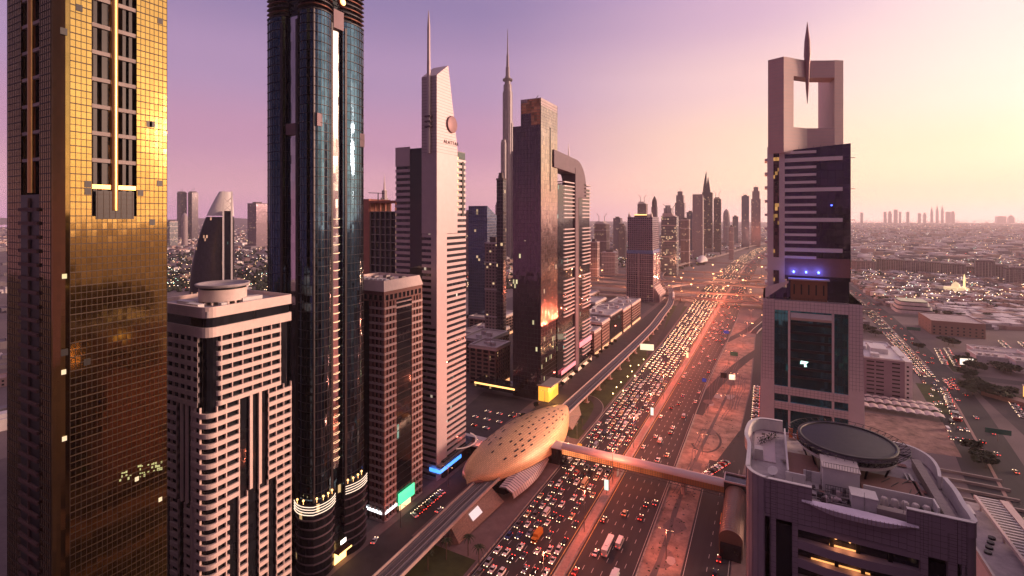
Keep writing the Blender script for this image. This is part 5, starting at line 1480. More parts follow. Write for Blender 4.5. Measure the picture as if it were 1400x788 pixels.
    for i in range(8):
        x, y = rng.uniform(23, 32), 143+i*1.3; MB().tube((x,y,R_+1.1),(x+rng.uniform(1,3),y+rng.uniform(.5,3),R_+1.15),.08,n=5).build('roof_pipe', M['dsteel'], t)
    for i in range(5): MB().lathe([(.75,R_),(.75,R_+1.9),(.5,R_+2.2)], 24+i*1.9, 139.4, 14).build('water_tank', M['wpanel'], t)
    for i in range(4): MB().tube((5.5+i*7,134.4,R_),(5.5+i*7,134.4,R_+4.6),.05,n=4).build('antenna', M['steel'], t)
    # plants in the corner terrace
    for i in range(5):
        b = MB(); cx, cy = -1.5+i*.9, 160+i*1.6
        for k in range(70):
            a, r, z = rng.uniform(0,6.28), rng.uniform(0,1.0), rng.uniform(.4,2.3)
            x, y, s = cx+r*math.cos(a), cy+r*math.sin(a), rng.uniform(.15,.35)
            b.add([(x,y,R_+z),(x+s,y+rng.uniform(-s,s),R_+z+rng.uniform(-s,s)),(x+rng.uniform(-s,s),y+s,R_+z+rng.uniform(-s,s))], [(0,1,2)])
        b.build('terrace_plant', M['leaf'], t)
helipad_building()

# ---- annex with striped pergola, right of the helipad building
def pergola_annex():
    x0, x1, y0, y1, H = 54, 72, 176, 222, 52
    t = thing('annex_building', 'lower lilac clad building with a long striped pergola roof at the right edge', 'building', (x0, y0, 0))
    b = MB(); b.prism([(x0,y0),(x1,y0),(x1,y1),(x0,y1)], 0, H); b.build('wall', M['panel'], t)
    b = MB(); joints(b, x0, x1, y0-.01, 5, H, 1.8, 1.4, .1, .05); b.build('panel_joint', M['dconc'], t)
    MB().box(x0+.6, x1-.6, y0+.6, y1-.6, H, H+.3).build('roof', M['roof'], t)
    MB().box(x0, x0+.6, y0, y1, H, H+1.4).box(x1-.6, x1, y0, y1, H, H+1.4).build('parapet', M['wpanel'], t)
    b = MB()
    for i in range(24): y = y0+4+i*1.75; b.box(x0+9.5, x0+15, y, y+.7, H+2.6, H+3.0)
    b.build('pergola_slat', M['white'], t)
    MB().box(x0+8.6, x0+9.4, y0+3, y1-1, H+2.2, H+3.2).box(x0+15.2, x0+17.4, y0+3, y1-1, H+2.2, H+3.2).build('pergola_beam', M['cream'], t)
    b = MB()
    for y in (y0+5, y0+22, y0+40):
        for x in (x0+8.8, x0+16): b.box(x, x+.5, y, y+.5, H, H+2.2)
    b.build('pergola_post', M['cream'], t)
    MB().box(x0+2, x0+5, y0+30, y0+36, H+.3, H+3.5).build('plant_box', M['white'], t)
    for i in range(4): MB().lathe([(.9,H+.3),(.9,H+.9)], x0+3+i*1.2, y0+14+i*3, 12).build('roof_fan', M['dsteel'], t)
pergola_annex()
t = thing('tower_block', 'dark block with a plain roof just beyond the pergola annex', 'building', (60,236,0))

MB().box(58, 74, 236, 262, 0, 24).build('wall', M['dglass'], t); MB().box(57.6, 74.4, 235.6, 262.4, 24.1, 25).build('roof', M['conc'], t)

# ---- hotel-like slab building
def slab_building():
    x0, x1, y0, y1 = 58, CY(1237, 500), 500, 566
    H = HT(490, 75, 500)
    t = thing('slab_building', 'lilac building with small slot windows and a white end wall beside the shaded car park', 'building', (x0, y0, 0))
    MB().box(x0, x1, y0, y1, 0, H).build('wall', M['fpanel'], t)
    xe = CY(1247.5, 500)
    MB().box(x1+.01, xe, y0-.4, y1-12, 0, H+.6).build('end_wall', M['white'], t)
    b = MB(); 
    for cpx in (1203, 1225, 1190):
        for k in range(9): 
            xx = CY(cpx, 500); z = 3+k*3.25; b = MB().box(xx-2.6, xx+2.6, y0-.12, y0+.02, z, z+1.1); b.build('window', M['black'], t)
    b = MB()
    for k in range(8): b.box(CY(1241,500)-.7, CY(1241,500)+.7, y0-.52, y0-.38, 3+k*3.5, 4.3+k*3.5)
    b.build('end_window', M['black'], t)
    MB().ring(rect(x0-.2, x1, y0-.2, y1), rect(x0+.6, x1-.6, y0+.6, y1-.6), H, H+1.3).build('parapet', M['white'], t)
    MB().box(x0+.6, x1-.6, y0+.6, y1-.6, H, H+.2).build('roof', M['white'], t)
    MB().box(80, 92, 520, 540, H+.2, H+4.5).box(78, 84, 507, 513, H+.2, H+3).box(72,78,530,550,H+.2,H+3.4).build('roof_plant', M['white'], t)
    rng = random.Random(2)
    for i in range(14):
        x, y = rng.uniform(70, 100), rng.uniform(503, 560); MB().box(x, x+rng.uniform(1,3), y, y+2, H+.2, H+rng.uniform(.8,2)).build('rooftop_unit', M['lilac'], t)
slab_building()
# shaded car park canopies
for j, (ya, yb) in enumerate([(463,472),(477,486),(489,494)]):
    t = thing('car_shade', ['nearest row of pale tensile car shades beside the sand lot', 'middle row of pale tensile car shades beside the slab building', 'far row of pale tensile car shades touching the slab building'][j], 'canopy', (60,ya,0))
    b = MB()
    for i in range(10):
        x = 60+i*(5.6); rings = []
        for k in range(5): u = k/4; rings.append([(x+5.4*u, ya, 3+.9*math.sin(math.pi*u)), (x+5.4*u, (ya+yb)/2, 3.8+.5*math.sin(math.pi*u)), (x+5.4*u, yb, 3+.9*math.sin(math.pi*u))])
        b.loft(rings, closed=False)
    b.build('shade_cloth', M['cream'], t)
    b = MB()
    for i in range(11): b.tube((60+i*5.6,(ya+yb)/2,0),(60+i*5.6,(ya+yb)/2,3.4),.12,n=5)
    b.build('shade_post', M['steel'], t)
for j in range(4):
    y = 402+j*11
    t = thing('garden_wall', ['nearest','second','third','farthest'][j]+' low wall strip on the near side of the sand lot', 'wall', (60,y-60,0))
    MB().box(66+j*2, 118, y-62, y-61, 0, 1.4).build('wall', M['conc'], t)

# named low buildings of the right-hand district
def low_house(t, x0, x1, y0, y1, H, m, win=True, rows=2, nw=None):
    MB().box(x0, x1, y0, y1, 0, H).build('wall', m, t)
    MB().ring(rect(x0-.3,x1+.3,y0-.3,y1+.3), rect(x0+.5,x1-.5,y0+.5,y1-.5), H, H+1).build('parapet', m, t)
    MB().box(x0+.5, x1-.5, y0+.5, y1-.5, H, H+.2).build('roof', M['rooflt'], t)
    if win:
        nw = nw or max(2, int((x1-x0)/5))
        for r in range(rows):
            for i in range(nw):
                x = x0+(x1-x0)*(i+.5)/nw; MB().box(x-.9, x+.9, y0-.1, y0+.02, 1.5+r*4, 3.3+r*4).build('window', M['black'], t)
        for r in range(rows):
            for i in range(4):
                y = y0+(y1-y0)*(i+.5)/4; MB().box(x0-.1, x0+.02, y-.9, y+.9, 1.5+r*4, 3.3+r*4).build('window', M['black'], t)
t = thing('beige_building', 'long beige two storey building with small windows right of the city road', 'building', (182,800,0)); low_house(t, 186, 238, 800, 860, 17, M['tan'], rows=3, nw=9)
t = thing('round_building', 'white building with tiered ribbon floors at the top of the city road', 'building', (174,960,0))
for k in range(3): MB().prism(rrect(180-0+k*2, 228-k*3, 955+k*2, 1000, 8, 5), k*6, k*6+4.4).build('floor_tier', M['white'], t); MB().prism(rrect(181+k*2, 227-k*3, 956+k*2, 999, 8, 5), k*6+4.4, k*6+6).build('ribbon_window', M['dglass'], t)
rng = random.Random(8)
WB = [(188,656,34,26,9),(212,640,30,24,11),(232,668,40,30,10),(196,690,46,22,8),(250,700,46,30,12),(222,600,40,26,12),(246,560,30,30,14),(236,628,20,18,12),(280,640,40,40,10),(262,600,40,30,12),(206,580,22,16,8)]
pos = ['front row','corner','wide','rear','deep','lit side','right end','small','far right','long','car park']
for i, (x, y, w, d, h) in enumerate(WB):
    t = thing('white_building', 'white flat-roofed building at the right edge, the %s one of its cluster' % pos[i], 'building', (x,y,0), 'white buildings at the right edge')
    low_house(t, x, x+w, y, y+d, h, M['white'], rows=1 if h < 10 else 2)
    for k in range(3): MB().box(x+3+k*6, x+6+k*6, y+6, y+10, h+.2, h+2.2).build('rooftop_unit', M['wpanel'], t)
# glowing yellow yard and its tower
t = thing('lit_yard_building', 'flood-lit yellow building with a square stone tower at the right edge', 'building', (196,560,0))
yl2 = em('yellow_wall_glow', (1,.50,.10), 1.6)  # the wall itself glows by emission in place of floodlights
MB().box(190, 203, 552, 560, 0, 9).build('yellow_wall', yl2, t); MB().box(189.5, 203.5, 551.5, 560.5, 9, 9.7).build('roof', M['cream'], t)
MB().box(194, 197.5, 520, 523.5, 0, 19).box(193.6, 197.9, 519.6, 523.9, 19, 20).build('stone_tower', M['tan'], t)
MB().prism([(160,548),(190,520),(196,526),(168,556)], 0, 3.2).build('forecourt_wall', M['tan'], t)
# mosque
t = thing('mosque', 'small flood-lit mosque with a slim minaret among dark trees on the right', 'mosque', (335,1265,0))
lm = em('cream_wall_glow', (1,.72,.38), .75, base=(.6,.5,.4))  # floodlighting put into hall and dome as emission, minaret likewise
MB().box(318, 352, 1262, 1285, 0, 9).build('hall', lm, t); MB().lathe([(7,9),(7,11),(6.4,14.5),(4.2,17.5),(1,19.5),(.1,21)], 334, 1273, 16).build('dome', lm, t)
MB().lathe([(1.8,0),(1.6,24),(2.4,24.5),(2.4,25.5),(1.3,26),(1.2,32),(.1,37)], 345, 1266, 10).build('minaret', em('minaret_glow', (1,.75,.3), 1.6), t)
# six storey blocks in a row
def block6(pa, pb, yt, yb, label, k='pale'):
    zc = F*CH/(yb-296); x, y = at((pa+pb)/2, zc); w = (pb-pa)/F*zc; H = CH-(yt-296)/F*zc
    t = thing('apartment_block', label, 'building', (x, y, 0), 'apartment blocks in the long row on the right')
    T = Matrix.Translation((x,y,0)) @ Matrix.Rotation(TH-R(38), 4, 'Z')
    q = MB(); q.T = T; q.box(-w/2*.95, w/2*.95, 0, 34, 0, H); q.build('wall', fmat(k), t)
    q = MB(); q.T = T; q.box(-w/2*.97, w/2*.97, -.8, 35, H, H+1.3); q.build('cornice', M['dconc'], t)
    n = 6; 
    for i in range(n+1):
        q = MB(); q.T = T; xx = -w/2*.95+(w*.95)*i/n; q.box(xx-.7, xx+.7, -1.4, 0, 0, H-2); q.build('facade_pier', M['conc'], t)
    for i in range(3):
        q = MB(); q.T = T; q.box(-w*.3+i*w*.25, -w*.3+i*w*.25+8, 8, 16, H+1.3, H+4.5); q.build('stair_head', M['lilac'], t)
bl = ['leftmost','second','third','fourth','fifth','sixth','seventh','eighth','rightmost']
for i, (pa, pb, yt, yb) in enumerate([(1160,1194,358,372),(1201,1234,356,373),(1237,1266,358,375),(1269,1284,360,377),(1287,1316,362,378),(1318,1330,366,378),(1337,1357,358,383),(1360,1376,364,384),(1379,1404,368,392)]):
    block6(pa, pb, yt, yb, bl[i]+' of the grey six storey blocks standing in a long row on the right plain', 'brown' if i % 2 else 'purple')

# unseen towers added beside the viewpoint as something dark for the glass to reflect
for i, (x0, x1, y0, y1, H, lb) in enumerate([(64,104,92,150,118,'unseen dark tower added next to the viewpoint, outside the right edge, for reflections'),(46,104,-30,78,150,'unseen broad dark tower added behind the viewpoint, for the glass opposite to reflect'),(78,118,158,204,96,'unseen dark block added outside the right edge, beyond the pergola annex, for reflections')]):
    t = thing('office_tower', lb, 'tower', (x0,y0,0))
    MB().box(x0,x1,y0,y1,0,H).build('wall', fmat('dark'), t); MB().box(x0-.4,x1+.4,y0-.4,y1+.4,H,H+1.5).build('cornice', M['dconc'], t); MB().box(x0+6,x1-12,y0+8,y1-10,H+1.5,H+6).build('plant_room', M['dconc'], t)

# ================================================================ viaduct, station, footbridge, flyovers
vl = [(-130.4,60),(-130.8,147.8),(-131.2,182),(-131.4,221),(-129.6,334.7),(-128.4,435.6),(-127.6,543),(-128.4,640),(-132.7,721.9),(-137.9,818.9),(-155.4,938),(-190,1075),(-219.8,1178),(-231,1300),(-229,1400),(-206.5,1602),(-162,1808),(-121.8,2099),(-41,2695),(160,3400)]
VL = smooth_line(vl, 10)
M['vconc'] = pm('viaduct_concrete', (.42,.32,.30), .7, var=.15, scale=.3)
def viaduct():
    t = thing('metro_viaduct', 'long curving concrete metro viaduct running beside the highway into the golden station', 'viaduct', (VL[0][0], VL[0][1], 0))
    def prof(cs, name, m):
        rings = []
        for i, p in enumerate(VL):
            a = Vector(VL[max(i-1,0)]); b_ = Vector(VL[min(i+1,len(VL)-1)]); d = (b_-a).normalized(); nx, ny = d.y, -d.x
            rings.append([(p[0]+nx*u, p[1]+ny*u, z) for u, z in cs])
        b = MB(); b.loft(rings, smooth=False); b.add(rings[0], [tuple(range(len(cs)))]); b.add(rings[-1], [tuple(range(len(cs)))[::-1]])
        b.build(name, m, t)
    prof([(-4.9,10.9),(-4.9,9.3),(-2.2,7.6),(2.2,7.6),(4.9,9.3),(4.9,10.9),(4.55,10.9),(4.55,9.75),(-4.55,9.75),(-4.55,10.9)], 'deck', M['vconc'])
    for u in (-3.6,-2.15,2.15,3.6): prof([(u-.12,9.76),(u+.12,9.76),(u+.12,9.98),(u-.12,9.98)], 'rail', M['steel'])
    for u in (-2.9,2.9): prof([(u-1.5,9.755),(u+1.5,9.755),(u+1.5,9.8),(u-1.5,9.8)], 'track_bed', M['rail'])
    prof([(-.5,9.755),(.5,9.755),(.5,10.3),(-.5,10.3)], 'centre_walkway', M['dconc'])
    # piers
    acc = 0; last = Vector(VL[0])
    for p in VL[1:]:
        q = Vector(p); seg = (q-last).length; n = 0
        while acc+seg >= 32:
            f = (32-acc)/seg; last = last.lerp(q, f); seg = (q-last).length; acc = 0
            if 205 < last.y < 345: continue
            if last.y < 1500:
                b = MB(); b.lathe([(1.05,0),(1.0,5.4),(2.6,7.5)], last.x, last.y, 14); b.box(last.x-1.9,last.x+1.9,last.y-1.9,last.y+1.9,0,.5); b.build('pier', M['vconc'], t)
        acc += seg; last = q
    # a train far along on the viaduct belongs to nobody: kept separate
viaduct()
tr = thing('metro_train', 'pale metro train running on the curved part of the viaduct', 'train', (-150,905,9.8))
b = MB()
pts = [p for p in VL if 862 < p[1] < 935]
for p, q in zip(pts, pts[1:]):
    d = (Vector(q)-Vector(p)).normalized(); nx, ny = d.y, -d.x
    b.add([(a[0]+nx*(2.9+u), a[1]+ny*(2.9+u), z) for a in (p, q) for u, z in ((-1.35,10.0),(1.35,10.0),(1.35,13.0),(1.0,13.5),(-1.0,13.5),(-1.35,13.0))],
          [(i,(i+1)%6,(i+1)%6+6,i+6) for i in range(6)]+[(5,4,3,2,1,0),(6,7,8,9,10,11)])
b.build('car_body', M['white'], tr)

# station shell
M['shell'] = None
m, tt, bs = newmat('golden_shell_panels')
tcn = node(tt, 'ShaderNodeTexCoord'); brk = node(tt, 'ShaderNodeTexBrick')
uvn = node(tt, 'ShaderNodeUVMap')
tt.links.new(tcn.outputs['Object'], brk.inputs['Vector'])
spx = node(tt, 'ShaderNodeSeparateXYZ'); tt.links.new(tcn.outputs['Object'], spx.inputs[0]); cbx = node(tt, 'ShaderNodeCombineXYZ')
tt.links.new(spx.outputs[1], cbx.inputs[0]); tt.links.new(mth(tt, 'ADD', spx.outputs[0], mth(tt, 'MULTIPLY', spx.outputs[2], .7)), cbx.inputs[1]); tt.links.new(uvn.outputs[0], brk.inputs['Vector'])
brk.inputs['Color1'].default_value = (.76,.47,.25,1); brk.inputs['Color2'].default_value = (.66,.40,.21,1); brk.inputs['Mortar'].default_value = (.30,.16,.09,1)
brk.inputs['Scale'].default_value = 1; brk.inputs['Brick Width'].default_value = 1.9; brk.inputs['Row Height'].default_value = .95; brk.inputs['Mortar Size'].default_value = .06
tt.links.new(brk.outputs[0], bs.inputs['Base Color']); bs.inputs['Roughness'].default_value = .45; bs.inputs['Metallic'].default_value = .15
M['shell'] = m
SX, SY0, SY1 = -133.5, 217.0, 341.0
def shell_section(u):
    "u 0..1 along the station: half widths, crest height, edge height"
    w = math.sin(math.pi*min(1, u*.98+.01))**.62 if u > 0 else 0
    # asymmetric: blunt near end, broad belly towards the far end
    return w
def station():
    t = thing('metro_station', 'golden clam-shell metro station with small dark slots, straddling the viaduct', 'station', (SX, SY0, 0))
    rings = []; N = 36; K = 24
    def pt(u, a):
        # a from -1 (left edge) to 1 (right edge)
        y = SY0+(SY1-SY0)*u
        s = max(0.0, math.sin(math.pi*min(1,max(0,u))**.78))
        hw = 18.2*s**.6+.5
        crest = 10.3+12.4*s**.75
        edge = 10.2-5.2*s**.9+(3.2*math.sin(math.pi*u*2) if a > 0 else 0)
        th = a*math.pi/2
        x = SX+hw*math.sin(th)-5.5*(1-u)**2+2*u
        c = max(0, math.cos(th))**.95
        return (x, y+ (6*(abs(a))**2*(1-2*u)*.6), edge+(crest-edge)*c)
    grid = [[pt(i/N, -1+2*k/K) for k in range(K+1)] for i in range(N+1)]
    b = MB(); b.loft(grid, closed=False)
    inner = [[(SX+(p[0]-SX)*.965, p[1], p[2]-.7) for p in r] for r in grid]
    b.loft(inner, closed=False, mi=1)
    for k in (0, K):
        b.loft([[grid[i][k], inner[i][k]] for i in range(N+1)], closed=False, mi=1)
    so = b.build('shell_roof', [M['shell'], M['brown']], t)
    uvl = so.data.uv_layers.new(name='UVMap'); nn = (N+1)*(K+1)
    for lp in so.data.loops:
        q = lp.vertex_index % nn; i_, k_ = divmod(q, K+1); uvl.data[lp.index].uv = (124*i_/N, 40*k_/K)
    # small dark slots lying on the shell
    rng = random.Random(4); b = MB(); slots = 0
    def nrm(u, a):
        p = Vector(pt(u, a)); du = Vector(pt(u+.01, a))-p; da = Vector(pt(u, a+.02))-p
        return p, du.normalized(), da.normalized(), da.cross(du).normalized()
    for r, a in enumerate([-.62,-.5,-.38,-.26,-.14,-.02,.1,.22,.34,.46,.56]):
        u = .16+.05*(r % 3)
        while u < .86:
            if rng.random() < .8:
                p, du, da, n = nrm(u, a)
                if n.z < 0: n = -n
                L = rng.choice([.8,1.2,1.9]); w = .4
                q = p+n*.10
                b.add([tuple(q-du*L-da*w), tuple(q+du*L-da*w), tuple(q+du*L+da*w), tuple(q-du*L+da*w)], [(0,1,2,3)])
            u += rng.uniform(.045,.085)
    b.build('roof_slot', M['black'], so)
    # glass walls and platform hall below
    MB().prism([(SX-12,SY0+28),(SX-8,SY0+16),(SX+8,SY0+16),(SX+13,SY0+28),(SX+13,SY1-46),(SX+6,SY1-30),(SX-6,SY1-30),(SX-11,SY1-46)], 0, 10).build('glass_hall', M['dglass_lit'], t)
    # lit louvres on the near road side
    lit = em('cream_station_light', (1,.62,.30), 1.1)
    b = MB()
    for i in range(26):
        y = SY0+22+i*1.5; b.box(SX+10+min(3.5, i*.3), SX+10.3+min(3.5, i*.3), y, y+1.0, 6.5, 10.2)
    b.build('lit_louvre', lit, t)
    # curved canopy (lower wing) on road side, near end
    rings = []
    for i in range(13):
        u = i/12; y = SY0+8+u*46
        rings.append([(SX+9.5+0*u, y, 8.6+1.2*math.sin(math.pi*u)), (SX+12.5, y+1.5, 8.0+1.2*math.sin(math.pi*u)), (SX+15.6*1.0+2*math.sin(math.pi*u), y+3, 5.4), (SX+16.4+2.6*math.sin(math.pi*u), y+3.5, 2.6)])
    b = MB(); b.loft(rings, closed=False, smooth=False)
    b.loft([[(p[0]-.3,p[1],p[2]-.35) for p in r] for r in rings], closed=False, smooth=False); cn_ = b.build('side_canopy', M['lilac'], t)
    b = MB()
    for i in range(0, 25):
        u = i/24; y = SY0+8+u*46; s = math.sin(math.pi*u)
        b.tube((SX+9.5,y,8.75+1.2*s),(SX+12.5,y+1.5,8.15+1.2*s),.12,n=4).tube((SX+12.5,y+1.5,8.15+1.2*s),(SX+15.6+2*s,y+3,5.55),.12,n=4).tube((SX+15.6+2*s,y+3,5.55),(SX+16.4+2.6*s,y+3.5,2.75),.12,n=4)
    b.build('canopy_rib', M['dsteel'], cn_)
    # slanted stone clad wing at the near end with a white notice
    x = SX+5.4; yA, yB = SY0-31, SY0+6
    stone = pm('stone_cladding', (.24,.16,.13), .7, var=.4, scale=.9, stretch=(1,1,2.5))
    b = MB(); b.add([(x,yA,8.8),(x,yB,8.8),(x+6.4,yB+3,1.0),(x+3.6,yA+2,.6),(x,yA,.2),(x,yB,.2)], [(0,3,2,1),(0,4,3),(1,2,5)]); b.build('slanted_wall', stone, t)
    b = MB()
    for r in range(1,8):
        f = r/8; p = Vector((x,yA,8.8)).lerp(Vector((x+3.6,yA+2,.6)), f); q = Vector((x,yB,8.8)).lerp(Vector((x+6.4,yB+3,1.0)), f)
        b.tube(tuple(p+Vector((.06,0,.06))), tuple(q+Vector((.06,0,.06))), .06, n=4)
    b.build('cladding_joint', M['dconc'], t)
    def on(fu, fv): 
        p = Vector((x,yA,8.8)).lerp(Vector((x,yB,8.8)), fu); q = Vector((x+3.6,yA+2,.6)).lerp(Vector((x+6.4,yB+3,1.0)), fu); return tuple(p.lerp(q, fv)+Vector((.75,0,.45)))
    MB().add([on(.34,.2),on(.34,.62),on(.56,.62),on(.56,.2)], [(0,1,2,3)]).build('notice_panel', em('white_notice_light', (1,.8,.8), .8), t)
    # far end stair wing
    MB().add([(SX+5.4,SY1-20,9),(SX+5.4,SY1+16,9),(SX+9.5,SY1+12,.6),(SX+13,SY1-16,.6),(SX+5.4,SY1-20,.2),(SX+5.4,SY1+16,.2)], [(0,3,2,1),(0,4,3),(1,2,5)]).build('slanted_wall', stone, t)
    # concourse block that the footbridge joins
    MB().box(SX+12, XL(280)+.5, 275.5, 284.5, 5.2, 9.8).box(SX+14, XL(280)+1, 276, 284, 0, 5.19).build('concourse', M['dglass_lit'], t)
    MB().box(SX+10, XL(280)+.8, 275, 285, 9.82, 10.3).build('concourse_roof', M['lilac'], t)
    ld = bpy.data.lights.new('station_light', 'AREA'); ld.energy = 9000; ld.size = 10; ld.color = (1,.5,.22)
    # warm lamps that wash the belly of the shell from the forecourt
    for (x_, y_) in ((SX+24, SY0+70), (SX+22, SY0+92)):
        MB().tube((x_,y_,0),(x_,y_,13),.14,.09,n=6).box(x_-.6,x_+.6,y_-.4,y_+.4,13,13.3).build('flood_lamp', M['steel'], t)
        l2 = bpy.data.lights.new('flood_lamp_light', 'POINT'); l2.energy = 5200; l2.shadow_soft_size = .4; l2.color = (1,.42,.18)
        o = bpy.data.objects.new('flood_lamp_light', l2); col.objects.link(o); o.location = (x_-SX, y_-SY0, 12.6); o.parent = t
station()

# footbridge
def footbridge():
    t = thing('footbridge', 'long enclosed footbridge with a rounded silver roof crossing the whole highway', 'footbridge', (-109,280,0))
    y = 280.; xa, xb = -110.0, -19.0
    n = 12; R0 = 3.1; zc = 8.6
    def arcp(r, a0, a1, n=12): return [(r*math.cos(R(a0+(a1-a0)*i/n)), r*math.sin(R(a0+(a1-a0)*i/n))) for i in range(n+1)]
    # roof
    out = arcp(R0, -5, 185); 
    rings = [[(x, y+p[0], zc+1.2+p[1]*.78) for p in out] for x in [xa+(xb-xa)*i/46 for i in range(47)]]
    b = MB(); b.loft(rings, closed=False); rf_ = b.build('curved_roof', pm('ribbed_silver_roof', (.50,.46,.48), .5, .1, var=.05), t)
    b = MB()
    for i in range(92):
        x = xa+(xb-xa)*i/91
        for p, q in zip(out, out[1:]): b.tube((x,y+p[0]*1.012,zc+1.2+p[1]*.79),(x,y+q[0]*1.012,zc+1.2+q[1]*.79),.07,n=4)
    b.build('roof_rib', M['lilac'], rf_)
    MB().box(xa, xb, y-2.8, y+2.8, 5.9, 6.5).build('deck', M['dconc'], t)
    lg = em('warm_bridge_light', (1,.36,.13), 1.5)
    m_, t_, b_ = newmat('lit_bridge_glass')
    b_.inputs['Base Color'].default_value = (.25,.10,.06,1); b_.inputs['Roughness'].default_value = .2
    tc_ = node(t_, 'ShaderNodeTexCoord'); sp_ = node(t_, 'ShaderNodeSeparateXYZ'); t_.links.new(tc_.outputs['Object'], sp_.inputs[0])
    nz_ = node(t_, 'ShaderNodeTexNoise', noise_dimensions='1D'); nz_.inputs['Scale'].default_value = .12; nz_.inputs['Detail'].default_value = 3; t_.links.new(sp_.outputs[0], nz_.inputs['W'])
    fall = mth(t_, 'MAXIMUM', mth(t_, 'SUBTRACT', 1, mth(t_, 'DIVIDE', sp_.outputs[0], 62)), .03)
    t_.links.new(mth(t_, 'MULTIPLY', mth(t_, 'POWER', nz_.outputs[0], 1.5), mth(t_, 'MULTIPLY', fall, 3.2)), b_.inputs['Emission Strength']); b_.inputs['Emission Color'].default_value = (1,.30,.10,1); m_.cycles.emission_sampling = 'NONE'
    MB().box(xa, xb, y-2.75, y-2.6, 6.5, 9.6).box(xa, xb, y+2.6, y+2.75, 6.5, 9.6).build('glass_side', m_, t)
    b = MB()
    for i in range(70):
        x = xa+(xb-xa)*i/69; b.box(x-.07, x+.07, y-2.85, y-2.7, 6.2, 9.7).box(x-.07, x+.07, y+2.7, y+2.85, 6.2, 9.7)
    for z in (6.5, 7.5, 8.5): b.box(xa, xb, y-2.84, y-2.72, z-.05, z+.05)
    b.build('side_mullion', M['dsteel'], t)
    b = MB(); zz0, zz1 = 4.6, 6.1
    for s in (-2.7, 2.7):
        b.tube((xa,y+s,zz0),(xb,y+s,zz0),.16,n=5)
        for i in range(30):
            x = xa+(xb-xa)*i/30; x2 = x+(xb-xa)/30; b.tube((x,y+s,zz0),((x+x2)/2,y+s,zz1),.1,n=4).tube(((x+x2)/2,y+s,zz1),(x2,y+s,zz0),.1,n=4)
    b.build('truss', M['dsteel'], t)
    for x in (-77.2, -40): 
        b = MB(); b.prism(rrect(x-1, x+1, y-2.4, y+2.4, .6, 3), 0, 5.9); b.build('pier', M['vconc'], t)
footbridge()
def bridge_house():
    t = thing('bridge_entrance', 'long brown barrel-roofed stair hall at the right end of the footbridge', 'building', (-19,248,0))
    x0, x1, y0, y1 = -18.8, -9.2, 236, 276
    out = [(((x0+x1)/2+4.9*math.cos(R(a)), 7.6+4.2*math.sin(R(a)))) for a in range(0,181,15)]
    rings = [[(p[0], y, p[1]) for p in out]+[(x0+.1,y,.2),(x1-.1,y,.2)][::1] for y in [y0+(y1-y0)*i/8 for i in range(9)]]
    b = MB(); 
    sec = out+[(x0+.1, .2),(x1-.1,.2)]
    b.loft([[(p[0],y,p[1]) for p in sec] for y in [y0,y1]], smooth=False); b.add([(p[0],y0,p[1]) for p in sec], [tuple(range(len(sec)))]); b.add([(p[0],y1,p[1]) for p in sec], [tuple(range(len(sec)))[::-1]])
    bh_ = b.build('barrel_hall', pm('bronze_standing_seam', (.20,.13,.11), .45, .5, var=.1), t)
    b = MB()
    for i in range(21):
        y = y0+(y1-y0)*i/20
        for p, q in zip(out, out[1:]): b.tube((p[0],y,p[1]+.05),(q[0],y,q[1]+.05),.08,n=4)
    b.build('roof_seam', M['brown'], bh_)
    MB().box(x0+.6, x1-.6, y0-2.4, y0-.05, .1, 6).build('glass_entrance', M['dglass_lit'], t)
    MB().box(x0-.8, x1+1, 276.4, 286, 0, 12.5).build('lift_tower', M['dglass'], t)
    b = MB(); 
    for z in (12.6,): b.ring(rect(x0-1,x1+1.2,276.2,286.2), rect(x0-.5,x1+.7,276.7,285.7), z, z+.8)
    b.build('tower_frame', M['lilac'], t)
bridge_house()

# flyovers
def flyover(line, w, z, label, seed=0, lit=1):
    t = thing('flyover', label, 'bridge', (line[0][0], line[0][1], 0), 'flyovers of the interchange')
    L = smooth_line(line, 6); A = offset(L, -w/2); B = offset(L, w/2); n = len(L)
    zf = (lambda i: z) if not callable(z) else z
    rings = []
    for i in range(n):
        h = zf(i/(n-1)) if callable(z) else z
        a, c = A[i], B[i]
        def mix(f): return (a[0]+(c[0]-a[0])*f, a[1]+(c[1]-a[1])*f)
        rings.append([(*mix(0),h+.9),(*mix(0),h-1.0),(*mix(.12),h-1.7),(*mix(.88),h-1.7),(*mix(1),h-1.0),(*mix(1),h+.9),(*mix(1-.4/w),h+.9),(*mix(1-.4/w),h),(*mix(.4/w),h),(*mix(.4/w),h+.9)])
    b = MB(); b.loft(rings, smooth=False); b.build('deck', M['vconc'], t)
    q = MB(); q.sheet([A_ for A_ in offset(L,-w/2+.5)], [B_ for B_ in offset(L,w/2-.5)], (lambda i: (zf(i/(n-1)) if callable(z) else z)+.03)); q.build('road_surface', M['asph2'], t)
    for i in range(3, n-2, 5):
        h = zf(i/(n-1)) if callable(z) else z
        if h > 3: MB().box(L[i][0]-1.2, L[i][0]+1.2, L[i][1]-2, L[i][1]+2, 0, h-1.6).build('pier', M['vconc'], t)
    rng = random.Random(seed)
    for i in range(1, n-1, 3):
        h = zf(i/(n-1)) if callable(z) else z
        t2 = MB().tube((A[i][0],A[i][1],h),(A[i][0],A[i][1],h+9),.18,n=4).box(A[i][0]-1.5,A[i][0]+1.5,A[i][1]-.3,A[i][1]+.3,h+9,h+9.3); t2.build('lamp_post', M['dsteel'], t)
        if lit: MB().box(A[i][0]-1.4,A[i][0]+1.4,A[i][1]-.25,A[i][1]+.25,h+8.7,h+8.98).build('lamp_head', M['orangelamp'], t)
    return L, zf
M['orangelamp'] = em('sodium_lamp', (1,.42,.16), 14)
hump = lambda h: (lambda u: max(.3, h*math.sin(math.pi*min(1,max(0,u)))**.6))
FL = []
